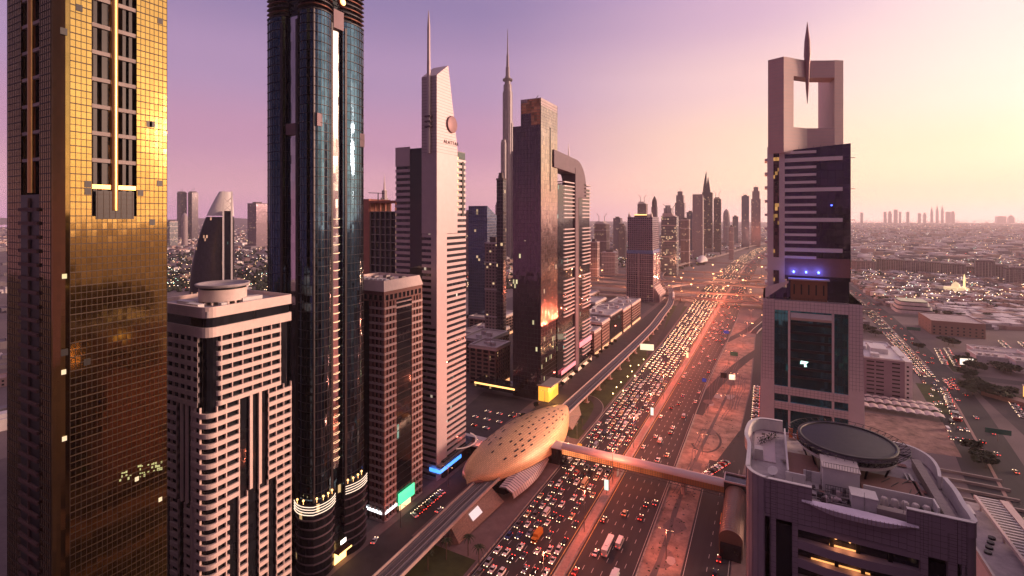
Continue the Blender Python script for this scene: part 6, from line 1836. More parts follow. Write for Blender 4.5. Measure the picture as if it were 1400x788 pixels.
FL.append(flyover([(-420,900),(-240,905),(-150,912),(-60,905),(40,912),(150,935)], 16, 7.5, 'nearest flyover of the interchange, crossing just beyond the jam', 1))
FL.append(flyover([(-420,985),(-250,975),(-130,965),(-40,975),(60,1010),(150,1040)], 12, 9, 'second flyover of the interchange, slightly curved', 2))
FL.append(flyover([(-520,1060),(-300,1075),(-120,1085),(0,1080),(120,1075)], 18, 12, 'third flyover of the interchange, widest and highest', 3))
FL.append(flyover([(-600,1160),(-330,1190),(-200,1210),(-40,1200),(100,1180)], 12, 7, 'fourth flyover of the interchange, before the small white station', 4))
FL.append(flyover([(-520,1290),(-200,1330),(-60,1330),(90,1300)], 14, 8, 'farthest flyover of the interchange', 5))
FL.append(flyover([(-185,905),(-170,1010),(-110,1120),(-20,1200),(60,1230)], 8, 10, 'curved ramp winding between the flyovers left of the highway', 6))
FL.append(flyover([(-15,700),(4,800),(-2,900),(-30,1010),(-40,1130)], 8, hump(7), 'curved ramp rising beside the highway near the white framed tower', 7))
FL.append(flyover([(-240,1640),(-120,1620),(-30,1600),(40,1590)], 7, 9, 'far footbridge by the small white station dome', 8, 0))
# second station dome
def dome2():
    x, y = at(960, 1560); t = thing('metro_station', 'small white shell-roofed metro station far along the viaduct', 'station', (x,y,0))
    rings = []
    for i in range(17):
        u = i/16; s = math.sin(math.pi*u)**.6; rings.append([(x-14+ (math.cos(math.pi*k/12))*-16*s+14, y-60+120*u, 8+ (18*s)*math.sin(math.pi*k/12)) for k in range(13)])
    MB().loft(rings, closed=False).build('shell_roof', M['white'], t)
    MB().box(x-12, x+12, y-45, y+45, 0, 10).build('hall', M['dglass_lit'], t)
dome2()

# sodium lamps that light the interchange
for i, (x, y) in enumerate([(-330,905),(-240,960),(-120,930),(-60,940),(20,960),(-150,1020),(-40,1040),(60,1060),(-230,1090),(-100,1120),(10,1130),(-60,1230),(-330,1080),(-120,1330),(-10,1330),(-70,1480),(-20,1620),(-90,1180)]):
    ld = bpy.data.lights.new('interchange_lamp','POINT'); ld.energy = 75000; ld.color = (1,.36,.18); ld.shadow_soft_size = 1.2
    t = thing('mast_lamp', 'tall mast lamp of the interchange, %s from the near left' % ['first','second','third','fourth','fifth','sixth','seventh','eighth','ninth','tenth','eleventh','twelfth','thirteenth','fourteenth','fifteenth','sixteenth','seventeenth','eighteenth'][i], 'street lamp', (x,y,0), 'mast lamps of the interchange')
    MB().tube((x,y,0),(x,y,28),.35,.2,n=6).build('pole', M['dsteel'], t); MB().lathe([(.3,27.8),(1.6,28),(1.6,28.5),(.3,28.8)], x, y, 8).build('lamp_head', M['orangelamp'], t)
    l = bpy.data.objects.new('interchange_lamp', ld); col.objects.link(l); l.parent = t; l.location = (0,0,26.5)

# ================================================================ vehicles
def paint(n, c, r=.35, me=.2): return pm('car_paint_'+n, c, r, me, var=.04)
CP = {'white': paint('white',(.75,.72,.70)), 'silver': paint('silver',(.42,.40,.41),.3,.7), 'grey': paint('grey',(.14,.13,.14),.3,.5), 'black': paint('black',(.012,.012,.014),.25), 'red': paint('red',(.38,.02,.02)),
      'cream': paint('cream',(.62,.48,.28)), 'blue': paint('blue',(.03,.06,.20)), 'yellow': paint('yellow',(.75,.42,.03)), 'orange': paint('orange',(.70,.25,.03))}
M['cglass'] = pm('car_glass', (.010,.010,.014), .08, 0, var=0, spec=.9)
M['tyre'] = pm('tyre_rubber', (.012,.012,.012), .9)
M['hlamp'] = em('headlamp', (1,.66,.40), 6)
M['tlamp'] = em('tail_lamp', (1,.05,.03), 5)
DIM = {'saloon_car': (1.85,4.7,1.45), 'off_road_car': (2.0,4.9,1.9), 'hatchback': (1.75,4.0,1.5), 'van': (2.0,5.4,2.3), 'bus': (2.6,12,3.3), 'minibus': (2.2,7.5,2.8), 'truck': (2.5,8.5,3.4)}
def veh_mb(kind):
    "returns (body, glass, wheels list, headlights list, taillights list) MBs; faces +Y"
    w, l, h = DIM[kind]; hw, hl = w/2, l/2
    body, gl = MB(), MB()
    def loftx(secs, b, mi=0):
        # secs: list of (y, halfwidth bottom, halfwidth top, z0, z1)
        rings = [[(-a,y,z0),(a,y,z0),(a*1.0,y,z0+(z1-z0)*.6),(c,y,z1),(-c,y,z1),(-a,y,z0+(z1-z0)*.6)] for y,a,c,z0,z1 in secs]
        b.loft(rings, mi, smooth=False); b.add(rings[0], [(0,1,2,3,4,5)], mi); b.add(rings[-1], [(5,4,3,2,1,0)], mi)
    if kind in ('saloon_car','off_road_car','hatchback'):
        zb = h*.60; rear = {'saloon_car':.22,'off_road_car':.03,'hatchback':.08}[kind]*l
        loftx([(-hl,hw*.86,hw*.8,.35,zb*.85),(-hl+.25,hw,hw*.92,.25,zb),(hl-1.5,hw,hw*.92,.25,zb),(hl-.3,hw*.97,hw*.86,.25,zb*.86),(hl,hw*.82,hw*.76,.32,zb*.66)], body)
        loftx([(-hl+rear,hw*.9,hw*.82,zb-.02,zb+.05),(-hl+rear+.45,hw*.88,hw*.74,zb-.02,h-.04),(hl-2.3,hw*.88,hw*.74,zb-.02,h-.04),(hl-1.45,hw*.88,hw*.80,zb-.02,zb+.03)], gl)
        body.box(-hw*.72, hw*.72, -hl+rear+.5, hl-2.25, h-.045, h)
    elif kind in ('van','minibus'):
        loftx([(-hl,hw,hw*.92,.35,h),(hl-1.3,hw,hw*.92,.35,h),(hl-.45,hw,hw*.88,.35,h*.62),(hl,hw*.92,hw*.86,.35,h*.42)], body)
        gl.box(-hw-.01, hw+.01, -hl+.4, hl-1.4, h*.55, h*.82); gl.add([(-hw*.85,hl-1.24,h*.93),(hw*.85,hl-1.24,h*.93),(hw*.85,hl-.42,h*.66),(-hw*.85,hl-.42,h*.66)], [(0,1,2,3)])
    elif kind == 'bus':
        body.prism(rrect(-hw,hw,-hl,hl,.3,3), .35, h); body.box(-hw*.5,hw*.5,-hl*.5,-hl*.1,h,h+.25)
        gl.box(-hw-.02, hw+.02, -hl+.4, hl-.5, 1.5, 2.5); gl.box(-hw*.9,hw*.9,hl-.02,hl+.02,1.2,2.8)
    else:
        body.box(-hw,hw,-hl,hl-2.6,1.0,h); body.prism(rrect(-hw*.95,hw*.95,hl-2.2,hl,.2,3), .5, h*.76)
        gl.box(-hw*.97,hw*.97,hl-1.2,hl+.01,1.6,2.3)
    wh = []
    r = .33 if l < 6 else .48
    for sx_ in (-1,1):
        for yy in (-hl+.9, hl-.95):
            q = MB(); x = sx_*(hw-.12); q.tube((x-.11,yy,r),(x+.11,yy,r),r,n=10); wh.append(q)
    zl = .62 if l < 6 else .9
    hd = [MB().box(s*hw*.74-.2, s*hw*.74+.2, hl-.10, hl+.05, zl-.10, zl+.12) for s in (-1,1)]
    tl = [MB().box(s*hw*.76-.2, s*hw*.76+.2, -hl-.04, -hl+.06, zl+.12, zl+.34) for s in (-1,1)]
    return body, gl, wh, hd, tl
PROTO = {}
def proto_full(kind, colour):
    k = (kind, colour, 1)
    if k not in PROTO:
        body, gl, wh, hd, tl = veh_mb(kind)
        def me(b, m, n):
            o = b.build(n, m); d = o.data; bpy.data.objects.remove(o); return d
        PROTO[k] = [('body', me(body, CP[colour], 'body')), ('windows', me(gl, M['cglass'], 'windows'))]+[('wheel', me(q, M['tyre'], 'wheel')) for q in wh]+[('headlight', me(q, M['hlamp'], 'headlight')) for q in hd]+[('tail_light', me(q, M['tlamp'], 'tail_light')) for q in tl]
    return PROTO[k]
def one_mesh(kind, colour):
    body, gl, wh, hd, tl = veh_mb(kind); b = body
    for q, mi in [(gl,1)]+[(q,2) for q in wh]+[(q,3) for q in hd]+[(q,4) for q in tl]:
        b.add(q.v, q.f, mi)
    return b
def proto_simple(kind, colour):
    k = (kind, colour, 0)
    if k not in PROTO:
        o = one_mesh(kind, colour).build('car', [CP[colour], M['cglass'], M['tyre'], M['hlamp'], M['tlamp']]); PROTO[k] = o.data; bpy.data.objects.remove(o)
    return PROTO[k]
NICE = {'saloon_car':'saloon car','off_road_car':'off-road car','hatchback':'hatchback','van':'van','bus':'bus','minibus':'minibus','truck':'box truck'}
NV = 0
def vehicle(kind, colour, x, y, rot, label, group, full=True, z=.025):
    global NV; NV += 1
    if full:
        o = thing(kind, label, NICE[kind], (x,y,z), group)
        for n, me in proto_full(kind, colour):
            c = bpy.data.objects.new(n, me); col.objects.link(c); c.parent = o
    else:
        o = bpy.data.objects.new(kind, proto_simple(kind, colour)); col.objects.link(o); o.location = (x,y,z); tag(o, label, NICE[kind], group)
    o.rotation_euler.z = rot
    return o
ORD = ['first','second','third','fourth','fifth','sixth','seventh','eighth','ninth','tenth','eleventh','twelfth','thirteenth','fourteenth','fifteenth','sixteenth','seventeenth','eighteenth','nineteenth','twentieth']
def od(i): return ORD[i] if i < len(ORD) else '%dth' % (i+1)
rng = random.Random(21)
def pick():
    c = rng.choices(['white','silver','grey','black','red','cream','blue'], [44,15,12,17,4,6,2])[0]
    k = rng.choices(['saloon_car','off_road_car','hatchback','van'], [50,28,16,6])[0]
    return k, c
# towards the camera, left carriageway
jam = []
for ln in range(7):
    y = 168+rng.uniform(0,10)
    while y < 1020:
        k, c = pick()
        near = y < 276
        gap = rng.uniform(1.5, 5.5) if not near else rng.choice([rng.uniform(1.6,5), rng.uniform(2.5,10)])
        l = DIM[k][1]; y += l/2+gap
        if rng.random() < (.10 if near else .05): y += rng.uniform(5,12); continue
        jam.append((y, ln, k, c)); y += l/2
jam.sort()
taken = []
spec = [(236, 4, 'truck', 'orange'), (208, 3, 'truck', 'orange'), (296, 0, 'bus', 'yellow'), (262, 4, 'minibus', 'cream')]
jam = [j for j in jam if not any(j[1] == s[1] and abs(j[0]-s[0]) < (DIM[s[2]][1]/2+DIM[j[2]][1]/2+1.5) for s in spec)]+[(s[0],s[1],s[2],s[3]) for s in spec[1:]]
jam.sort()
MAXJ = 212
def lx(ln, y): a = XL(y)+1; w = XM(y)-XL(y)-2; return a+w*(ln+.5)/7
ind = jam[:MAXJ]; rest = jam[MAXJ:]
for ln in range(7):
    near = [j for j in ind if j[1] == ln and j[0] < 280][::-1]; far = [j for j in ind if j[1] == ln and j[0] >= 280]
    for grp, word in ((near, 'before'), (far, 'beyond')):
        for i, (y, _, k, c) in enumerate(grp):
            vehicle(k, c, lx(ln,y)+rng.uniform(-.35,.35), y, math.pi+rng.uniform(-.02,.02), '%s %s in the jam, %s lane from median, %s %s the footbridge' % (c, NICE[k], od(6-ln), od(i), word), 'cars in the jammed carriageway', full=y < 330)
# outbound carriageway
def rx(ln, y): a = XM(y)+6; w = XR(y)-XM(y)-7; return a+w*(ln+.5)/6
out = [(216.5,2,'bus','white'),(222,3,'minibus','white'),(199,4,'truck','white'),(211,1,'saloon_car','white'),(196,0,'saloon_car','red'),(186,1,'saloon_car','silver'),(189,2,'saloon_car','white'),(191,3,'off_road_car','black'),(179,2,'hatchback','white'),(236,0,'saloon_car','black'),(246,2,'off_road_car','cream'),(246,4,'saloon_car','red'),(258,4,'hatchback','black'),(262,5,'saloon_car','grey'),
       (303,1,'saloon_car','white'),(309,3,'off_road_car','white'),(322,0,'saloon_car','silver'),(318,4,'saloon_car','cream'),(336,2,'van','white'),(341,1,'hatchback','silver')]
y = 352
while y < 640: out.append((y, rng.randrange(6), *pick())); y += rng.uniform(5,16)
out.sort()
for ln in range(6):
    near = [j for j in out if j[1] == ln and j[0] < 280][::-1]; far = [j for j in out if j[1] == ln and j[0] >= 280]
    for grp, word in ((near, 'before'), (far, 'beyond')):
        for i, (y, _, k, c) in enumerate(grp):
            vehicle(k, c, rx(ln,y), y, 0, '%s %s driving away, %s lane right of the median, %s %s the footbridge' % (c, NICE[k], od(ln), od(i), word), 'cars on the open carriageway', full=y < 330)
# service road
for i, (y, c, k) in enumerate([(262,'orange','minibus'),(232,'red','saloon_car'),(222,'black','off_road_car'),(213,'blue','saloon_car'),(207,'black','saloon_car'),(196,'grey','saloon_car')]):
    vehicle(k, c, -19.0+(i%2)*.6, y, 0, '%s %s on the service road by the barrel hall, %s from the footbridge' % (c, NICE[k], od(i)), 'vehicles on the service road')
# parked rows
cols = ['black','white','grey','white','black','silver','white','red','grey','white','black','white','white','silver','grey','white','black','white','cream','white','silver','black','white','grey','white','white']
for i in range(9):
    vehicle('off_road_car' if i % 3 else 'saloon_car', cols[i], -34.5+i*1.55, 296+i*3.6, R(62), '%s car parked in the diagonal row beyond the footbridge, %s from the bridge' % (cols[i], od(i)), 'diagonal parked row')
for i in range(26):
    vehicle('saloon_car' if i % 2 else 'off_road_car', cols[i], -7.5, 372+i*4.4, R(78), '%s car parked left of the portal tower, %s from the near end' % (cols[i], od(i)), 'parked cars left of the portal tower', full=False)
for i in range(8):
    vehicle('saloon_car', cols[(i*3+1) % 26], -156.5, 196+i*3.3, R(70), '%s car parked by the green lit shop, %s from the near end' % (cols[(i*3+1) % 26], od(i)), 'cars parked by the brown tower')
vehicle('saloon_car', 'white', -148, 205, 0, 'white saloon alone on the frontage road beside the viaduct', None)
vehicle('saloon_car', 'white', -160.5, 172, R(20), 'white saloon turning in front of the dark curved glass tower', None)
vehicle('saloon_car', 'red', -152, 240, 0, 'red saloon on the frontage road below the blue sign', None)
for i in range(9):
    vehicle('hatchback' if i % 2 else 'saloon_car', cols[(i*5+2) % 26], -196+(i % 3)*9+i*1.1, 300+(i//3)*13, R(80), '%s car in the station car park, %s row, %s from the left' % (cols[(i*5+2) % 26], od(i//3), od(i % 3)), 'cars behind the station', full=False)
# the rest of the traffic, too many to count
M['hfar'] = em('far_headlamp', (1,.55,.28), 20)
def mass(items, name, label, group=None, hl='hlamp'):
    b = MB(); mats = [CP[c] for c in ('white','silver','grey','black','red','cream','blue')]+[M['cglass'], M['tyre'], M[hl], M['tlamp']]
    idx = {c: i for i, c in enumerate(('white','silver','grey','black','red','cream','blue'))}
    cache = {}
    for x, y, rot, k, c in items:
        if k not in cache: cache[k] = one_mesh(k, c)
        q = cache[k]; cr_, sr_ = math.cos(rot), math.sin(rot)
        base = len(b.v); b.v += [(x+p[0]*cr_-p[1]*sr_, y+p[0]*sr_+p[1]*cr_, p[2]+.03) for p in q.v]
        for f, mi in zip(q.f, q.m):
            b.f.append(tuple(i+base for i in f)); b.sm.append(False); b.m.append(idx[c] if mi == 0 else {1:7,2:8,3:9,4:10}[mi])
    b.build(name, mats, label=label, cat='traffic', kind='stuff')
mass([(lx(ln,y)+rng.uniform(-.3,.3), y, math.pi, k, c) for y, ln, k, c in rest], 'distant_traffic', 'dense mass of cars with glowing headlights in the far part of the jam', hl='hfar')
far = []
for i in range(260):
    y = 640+rng.random()**1.3*1900; far.append((rx(rng.randrange(6),y), y, 0, *pick()))
for i in range(520):
    y = 1010+rng.random()*1700; far.append((lx(rng.randrange(7),y), y, math.pi, *pick()))
mass(far, 'distant_traffic', 'far traffic shrinking towards the horizon on the highway', hl='hfar')
cj = []
for ln in range(4):
    y = 590
    while y < 780: cj.append((interp(SR,y)-13.5+ln*3.6, y, math.pi, *pick())); y += rng.uniform(6,9)
    y = 780
    while y < 1250: cj.append((interp(SR,y)-13.5+ln*3.6, y, math.pi, *pick())); y += rng.uniform(14,50)
    y = 430
    while y < 590: cj.append((interp(SR,y)-13.5+ln*3.6, y, math.pi, *pick())); y += rng.uniform(16,48)
for ln in range(3):
    y = 330
    while y < 1200: cj.append((interp(SR,y)+3+ln*4, y, 0, *pick())); y += rng.uniform(30,90)
for ln in range(2):
    y = 555
    while y < 590: cj.append((interp(SR,y)+4+ln*4, y, 0, *pick())); y += 7
mass(cj, 'city_road_traffic', 'queue of cars and scattered vehicles on the city road to the right')
pk = []
for (x0, y0, nx, ny, dx, dy, r) in ((124,470,1,26,0,3.2,70),(165,440,2,22,16,3.2,75),(190,470,3,18,14,3.2,75),(60,596,1,1,1,1,0),(160,640,2,24,9,3.4,60),(118,640,1,16,3,3.4,70),(240,730,5,20,18,3.4,60),(300,760,4,22,18,3.4,60),(215,520,3,10,12,3.2,75),(-230,300,2,8,14,3.2,80),(160,350,2,22,10,3.2,75),(186,395,3,26,9,3.2,75),(222,430,3,20,10,3.3,75),(170,500,1,14,9,3.2,75)):
    for i in range(nx):
        for j in range(ny):
            if rng.random() < .85: pk.append((x0+i*dx+j*.5, y0+j*dy, R(r), *pick()))
b0 = [c for c in pk]
mass(b0, 'parked_traffic', 'rows of parked cars across the plots of the right-hand district')
# jam lights in the interchange
il = []
for L, zf in FL[:6]:
    pass

# ================================================================ lamps, signs, boards
M['lampglow'] = em('street_lamp_glow', (1,.50,.22), 12)
M['pole'] = pm('galvanised_pole', (.25,.20,.18), .5, .5)
pole0 = None
def street_lamp(x, y, h, label, power=0, double=True, group='median street lamps', colr=(1,.20,.10)):
    global pole0
    if pole0 is None:
        o = thing('street_lamp', '', 'street lamp', (0,0,0), group)
        MB().tube((0,0,0),(0,0,20),.22,.12,n=8).build('pole', M['pole'], o)
        MB().tube((-2.4,0,20.2),(0,0,19.6),.1,n=5).tube((2.4,0,20.2),(0,0,19.6),.1,n=5).build('arm', M['pole'], o)
        for s in (-2.7, 2.7): hd_ = MB().box(s-.55, s+.55, -.2, .2, 20.1, 20.3).build('lamp_head', M['pole'], o); MB().box(s-.45, s+.45, -.16, .16, 20.0, 20.09).build('lamp_lens', M['lampglow'], hd_)
        pole0 = o
    else: o = copy_tree(pole0)
    o.location = (x,y,0); o['label'] = label; o['group'] = group; s = h/20; o.scale = (1,1,s)
    if power:
        ld = bpy.data.lights.new('lamp_light', 'POINT'); ld.energy = power; ld.color = colr; ld.shadow_soft_size = .6
        l = bpy.data.objects.new('lamp_light', ld); col.objects.link(l); l.location = (x,y,h-1.2)
LAMPS = [175+48*i for i in range(18)]
for i, y in enumerate(LAMPS):
    if i == 0: side = 'nearest the viewer'
    street_lamp(XM(y)+2.5, y, 20, ('double-armed lamp post on the highway median, %s from the bottom of the photo' % od(i)), power=LAMP_P*(1.0+.12*min(i,10)))
for i, y in enumerate((165, 205, 240)):
    pass
for i, (x, y) in enumerate([(-39,222),(-36,330),(-31,410),(-25,470),(-34,545),(-24,625),(-22,705),(-20,800)]):  # unlit poles given added light; farther posts added to redden the outbound lanes
    street_lamp(x, y, 13, '%s lamp post on the bare earth strip right of the highway, red light added' % od(i), power=9000, group='lamps on the earth strip', colr=(1,.24,.14))
for i, y in enumerate((186, 226, 262, 310, 360, 410, 470, 540, 620)):
    street_lamp(-157, y, 11, '%s lamp post along the frontage road at the foot of the left towers' % od(i), power=1500, group='frontage road lamps', colr=(1,.16,.10))
# lit boards on the median
bd = em('white_green_board_light', (.75,1,.85), 1.1); bw = em('white_board_light', (1,.9,.6), 1.1); by = em('yellow_board_light', (1,.8,.4), 1.3)
def board(x, y, z0, w, h, m, label, name='lit_board', rot=0):
    t = thing(name, label, 'sign', (x,y,0))
    b = MB().tube((x,y,0),(x,y,z0),.2,n=6); b.build('post', M['pole'], t)
    q = MB(); q.T = Matrix.Translation((x,y,0)) @ Matrix.Rotation(rot,4,'Z'); q.box(-w/2-.1,w/2+.1,-.25,.25,z0-.1,z0+h+.1); fr_ = q.build('frame', M['dsteel'], t)
    q = MB(); q.T = Matrix.Translation((x,y,0)) @ Matrix.Rotation(rot,4,'Z'); q.box(-w/2,w/2,-.32,.32,z0,z0+h); q.build('panel', m, fr_)
board(XM(262)+2.6, 259, 2.4, 2.3, 5.6, bd, 'tall white-green lit advertising board on the median just before the footbridge')
board(XM(372)+2.6, 372, 2.4, 2.3, 5.6, bd, 'tall pale lit advertising board on the median beyond the footbridge')
board(XM(540)+2.6, 540, 2.4, 2.3, 5.6, by, 'small far lit advertising board on the median amid the jam')
board(-113.5, 533, 7, 14, 6.5, bw, 'big white lit billboard on the green verge beside the jam', 'billboard', R(12))
board(-27, 474, 6, 5, 4.5, bw, 'white lit billboard on the bare earth strip right of the highway', 'billboard', R(10)); board(-34, 476, 6, 5, 4.5, M['black'], 'dark unlit billboard left of the white one on the earth strip', 'billboard', R(10))
bs_ = em('blue_road_sign', (.04,.10,.7), .22, base=(.02,.06,.4))
board(-48.5, 460, 5, 3.4, 3, bs_, 'blue road sign at the right edge of the open carriageway, nearer one', 'road_sign'); board(-44, 658, 6, 6, 3.6, bs_, 'bigger blue road sign over the right edge of the highway, farther one', 'road_sign')
gs_ = pm('green_sign_face', (.03,.16,.12), .4)
board(-30, 560, 5, 7, 4, gs_, 'grey-green direction sign at the slip road', 'road_sign'); board(137, 440, 5, 13, 3.2, gs_, 'dark green direction sign on the median of the city road, near one', 'road_sign'); board(166, 790, 5, 14, 4, gs_, 'green direction sign at the top of the city road', 'road_sign')
t = board(176, 640, 3, 12, 6, em('cream_board', (1,.85,.7), 1.6), 'cream lit billboard standing before the white buildings at the junction', 'billboard', R(20))
# verge park lamps
vg = em('park_lamp_glow', (1,.75,.30), 9)
for i, (px, py) in enumerate([(843,536),(849,529),(838,545),(858,521),(864,514),(873,505),(880,497),(868,520),(852,541),(862,506),(885,503),(1,1)]):
    if px < 5: continue
    x, y = G(px, py); t = thing('garden_lamp', '%s small bright garden lamp on the verge between viaduct and jam' % od(i), 'lamp', (x,y,0), 'garden lamps on the verge')
    MB().tube((x,y,0),(x,y,3.6),.07,n=5).build('post', M['pole'], t); MB().lathe([(.05,3.5),(.42,3.8),(.42,4.3),(.05,4.6)], x, y, 8).build('globe', vg, t)
    if i % 2 == 0:
        ld = bpy.data.lights.new('garden_lamp_light','POINT'); ld.energy = 500; ld.color = (1,.7,.25); ld.shadow_soft_size = .5; l = bpy.data.objects.new('garden_lamp_light', ld); col.objects.link(l); l.location = (0,0,5.2); l.parent = t
# concrete barriers along the highway edge
for nm, fx, lb in (('guard_rail', lambda y: XL(y)-.35, 'low pale concrete barrier along the left edge of the highway'), ('guard_rail', lambda y: XR(y)+.5, 'low red and white kerb barrier along the right edge of the highway')):
    b = MB(); y = 60
    while y < 700: b.box(fx(y)-.15, fx(y+3)+.15, y, y+3.0, 0, .75); y += 3.6
    b.build(nm, M['conc'], label=lb, cat='barrier')
for xx, lb in ((lambda y: XM(y)+.6, 'left'), (lambda y: XM(y)+4.4, 'right')):
    b = MB(); y = 60
    while y < 900: b.box(xx(y)-.12, xx(y)+.12, y, y+5.5, .16, .7); y += 6
    b.build('median_barrier', M['conc'], label='%s hand low barrier running along the highway median' % lb, cat='barrier')

# ================================================================ trees
def crown_mesh(seed, n=420, r=1.0, squash=.75, leaf=.16):
    rg = random.Random(seed); b = MB()
    lobes = [(rg.uniform(-.5,.5), rg.uniform(-.5,.5), rg.uniform(-.25,.45), rg.uniform(.35,.62)) for _ in range(7)]
    for i in range(n):
        lx_, ly_, lz_, lr = rg.choice(lobes)
        v = Vector((rg.gauss(0,1), rg.gauss(0,1), rg.gauss(0,1))).normalized()*lr*rg.uniform(.55,1.05)
        p = Vector((lx_+v.x, ly_+v.y, (lz_+v.z)*squash)); s = leaf*rg.uniform(.6,1.4)
        a = Vector((rg.gauss(0,1),rg.gauss(0,1),rg.gauss(0,1))).normalized()*s; c = a.cross(Vector((rg.gauss(0,1),rg.gauss(0,1),rg.gauss(0,1)))).normalized()*s
        b.add([tuple(p-a-c),tuple(p+a-c),tuple(p+a+c),tuple(p-a+c)], [(0,1,2,3)])
    o = b.build('crown', M['leaf']); d = o.data; bpy.data.objects.remove(o); return d
crowns = [crown_mesh(i) for i in range(4)]
tk = MB().tube((0,0,0),(.02,.01,.45),.055,.035,n=6).tube((.02,.01,.4),(.2,.1,.8),.03,.012,n=5).tube((.02,.01,.4),(-.18,-.08,.85),.03,.012,n=5).build('trunk', M['trunk']); trunk_me = tk.data; bpy.data.objects.remove(tk)
def palm_mesh():
    b = MB()
    for i in range(13):
        a = 2*math.pi*i/13+.1*(i % 3); L = 2.9; prev = None
        for k in range(5):
            u = k/4; r = L*u; z = 7.2+1.1*math.sin(u*2.0)-1.8*u*u; w = .42*(1-u)+.05
            p = (r*math.cos(a), r*math.sin(a), z); l_ = (p[0]-w*math.sin(a), p[1]+w*math.cos(a), z-.12); r_ = (p[0]+w*math.sin(a), p[1]-w*math.cos(a), z-.12)
            if prev: b.add([prev[0],l_,p,prev[1]], [(0,1,2,3)]); b.add([prev[1],p,r_,prev[2]], [(0,1,2,3)])
            prev = (l_, p, r_)
    return b
pf = palm_mesh().build('fronds', M['leaf']); pf_me = pf.data; bpy.data.objects.remove(pf)
pt_ = MB().tube((0,0,0),(.15,0,7.3),.22,.16,n=7).build('trunk', M['trunk']); pt_me = pt_.data; bpy.data.objects.remove(pt_)
def tree(x, y, r, h, label, group=None, i=0):
    t = thing('tree', label, 'tree', (x,y,0), group)
    c = bpy.data.objects.new('crown', crowns[i % 4]); col.objects.link(c); c.parent = t; c.location = (0,0,h*.62); c.scale = (r,r,h*.5); c.rotation_euler.z = i*1.3
    k = bpy.data.objects.new('trunk', trunk_me); col.objects.link(k); k.parent = t; k.scale = (h*.8,h*.8,h*.9)
def palm(x, y, s, label, group=None, i=0):
    t = thing('palm_tree', label, 'palm tree', (x,y,0), group)
    for n, m_ in (('fronds', pf_me), ('trunk', pt_me)):
        c = bpy.data.objects.new(n, m_); col.objects.link(c); c.parent = t; c.scale = (s,s,s); c.rotation_euler.z = i
rng = random.Random(31); ZC = {}
tr_ = [(1286,437),(1294,438),(1302,439),(1310,440),(1318,441),(1327,443),(1341,438),(1349,437),(1357,437),(1299,434),(1315,436),(1276,430),(1182,452),(1190,455),(1197,460),(1318,500),(1326,504),(1312,496),(1334,508),(1330,492),(1352,500),(1362,505),(1372,510),(1382,512),(1344,498),(1327,524),(1335,532),(1343,538),(1352,542),(1362,545),(1372,546),(1381,541),(1322,518),(1330,540),(1335,625),(1342,632),(1330,618),(1348,640),(1291,468),(1297,472),(1303,474),(1256,478)]
for i, (px, py) in enumerate(tr_):
    x, y = G(px, py); zc = depth(x, y)
    s = rng.uniform(4.2, 7) if py > 600 else rng.uniform(5.5, 9)
    zone = 'tree line behind the beige building' if py < 445 else 'grove among the white buildings' if py < 515 else 'hedge round the flood-lit yard' if py < 550 else 'clump by the city road'
    ZC.setdefault(zone, [-1])[0] += 1
    tree(x, y, s, s*1.15, 'dark tree, %s in the %s' % (od(ZC.setdefault(zone, [0])[0]), zone), zone, i)
for i, (px, py) in enumerate([(790,565),(800,552),(812,548),(826,534),(796,583),(865,492),(880,470),(893,452),(610,765),(640,760),(655,775),(585,780),(905,425),(870,430),(862,436),(910,404),(875,425)]):
    x, y = G(px, py)
    palm(x, y, rng.uniform(.8,1.15), '%s palm counted along the verge between the viaduct and the highway' % od(i), 'palms on the verge', i)
for i in range(16):
    y = 290+i*19
    tree(-159.5+rng.uniform(-.5,.5), y+rng.uniform(-3,3), 2.4, 5, 'small street tree on the frontage pavement, %s from the pavilion' % od(i), 'frontage street trees', i)
for i, (px, py) in enumerate([(232,372),(246,376),(258,372),(330,392),(345,388),(352,384),(362,372),(336,378),(228,384),(648,446),(655,441),(670,436),(645,440)]):
    x, y = G(px, py); tree(x, y, rng.uniform(7,11), 11, '%s dark tree seen between the towers left of the highway' % od(i), 'trees between the left towers', i)

# ================================================================ the plain of houses
houses = []
rng = random.Random(77)
def blocked(x, y):
    if y < 3600 and XL(y)-75 < x < XR(y)+70: return True
    if y < 1350 and interp(SR,y)-35 < x < interp(SR,y)+30: return True
    if 60 < x < 330 and y < 760: return True
    if -430 < x < -110 and y < 1350: return True
    if 170 < x < 245 and 780 < y < 1010: return True
    if 300 < x < 370 and 1240 < y < 1300: return True
    if y < 250 and x > -200: return True
    return False
def spot(pya, pyb, pxa, pxb):
    for _ in range(50):
        py = rng.uniform(pya, pyb); px = rng.uniform(pxa, pxb)
        x, y = G(px, py)
        if not blocked(x, y): return x, y, py
    return None
hm = [pm('villa_'+n, c, .8, var=.1) for n, c in (('white',(.74,.68,.66)),('sand',(.42,.30,.25)),('grey',(.20,.17,.19)),('rose',(.46,.30,.27)))]
hproto = []
for v in range(8):
    rg = random.Random(v); w, d, h = rg.uniform(12,24), rg.uniform(12,22), rg.uniform(6,9)
    b = MB().box(-w/2,w/2,-d/2,d/2,0,h); b.ring(rect(-w/2-.2,w/2+.2,-d/2-.2,d/2+.2), rect(-w/2+.5,w/2-.5,-d/2+.5,d/2-.5), h, h+.9)
    b.box(-w*.2,w*.15,-d*.2,d*.2,h,h+3); b.box(w/2,w/2+w*.35,-d*.3,d*.35,0,h*.55)
    for i in range(4):
        x = -w/2+w*(i+.5)/4; b.box(x-.8,x+.8,-d/2-.1,-d/2,1.2,2.8,1); b.box(x-.8,x+.8,-d/2-.1,-d/2,4.4,6,1)
    o = b.build('villa', [hm[v % 4], M['black']]); hproto.append(o.data); bpy.data.objects.remove(o)
cells = {}
N_H = 0
tint = ['white','sand-coloured','grey','rose']
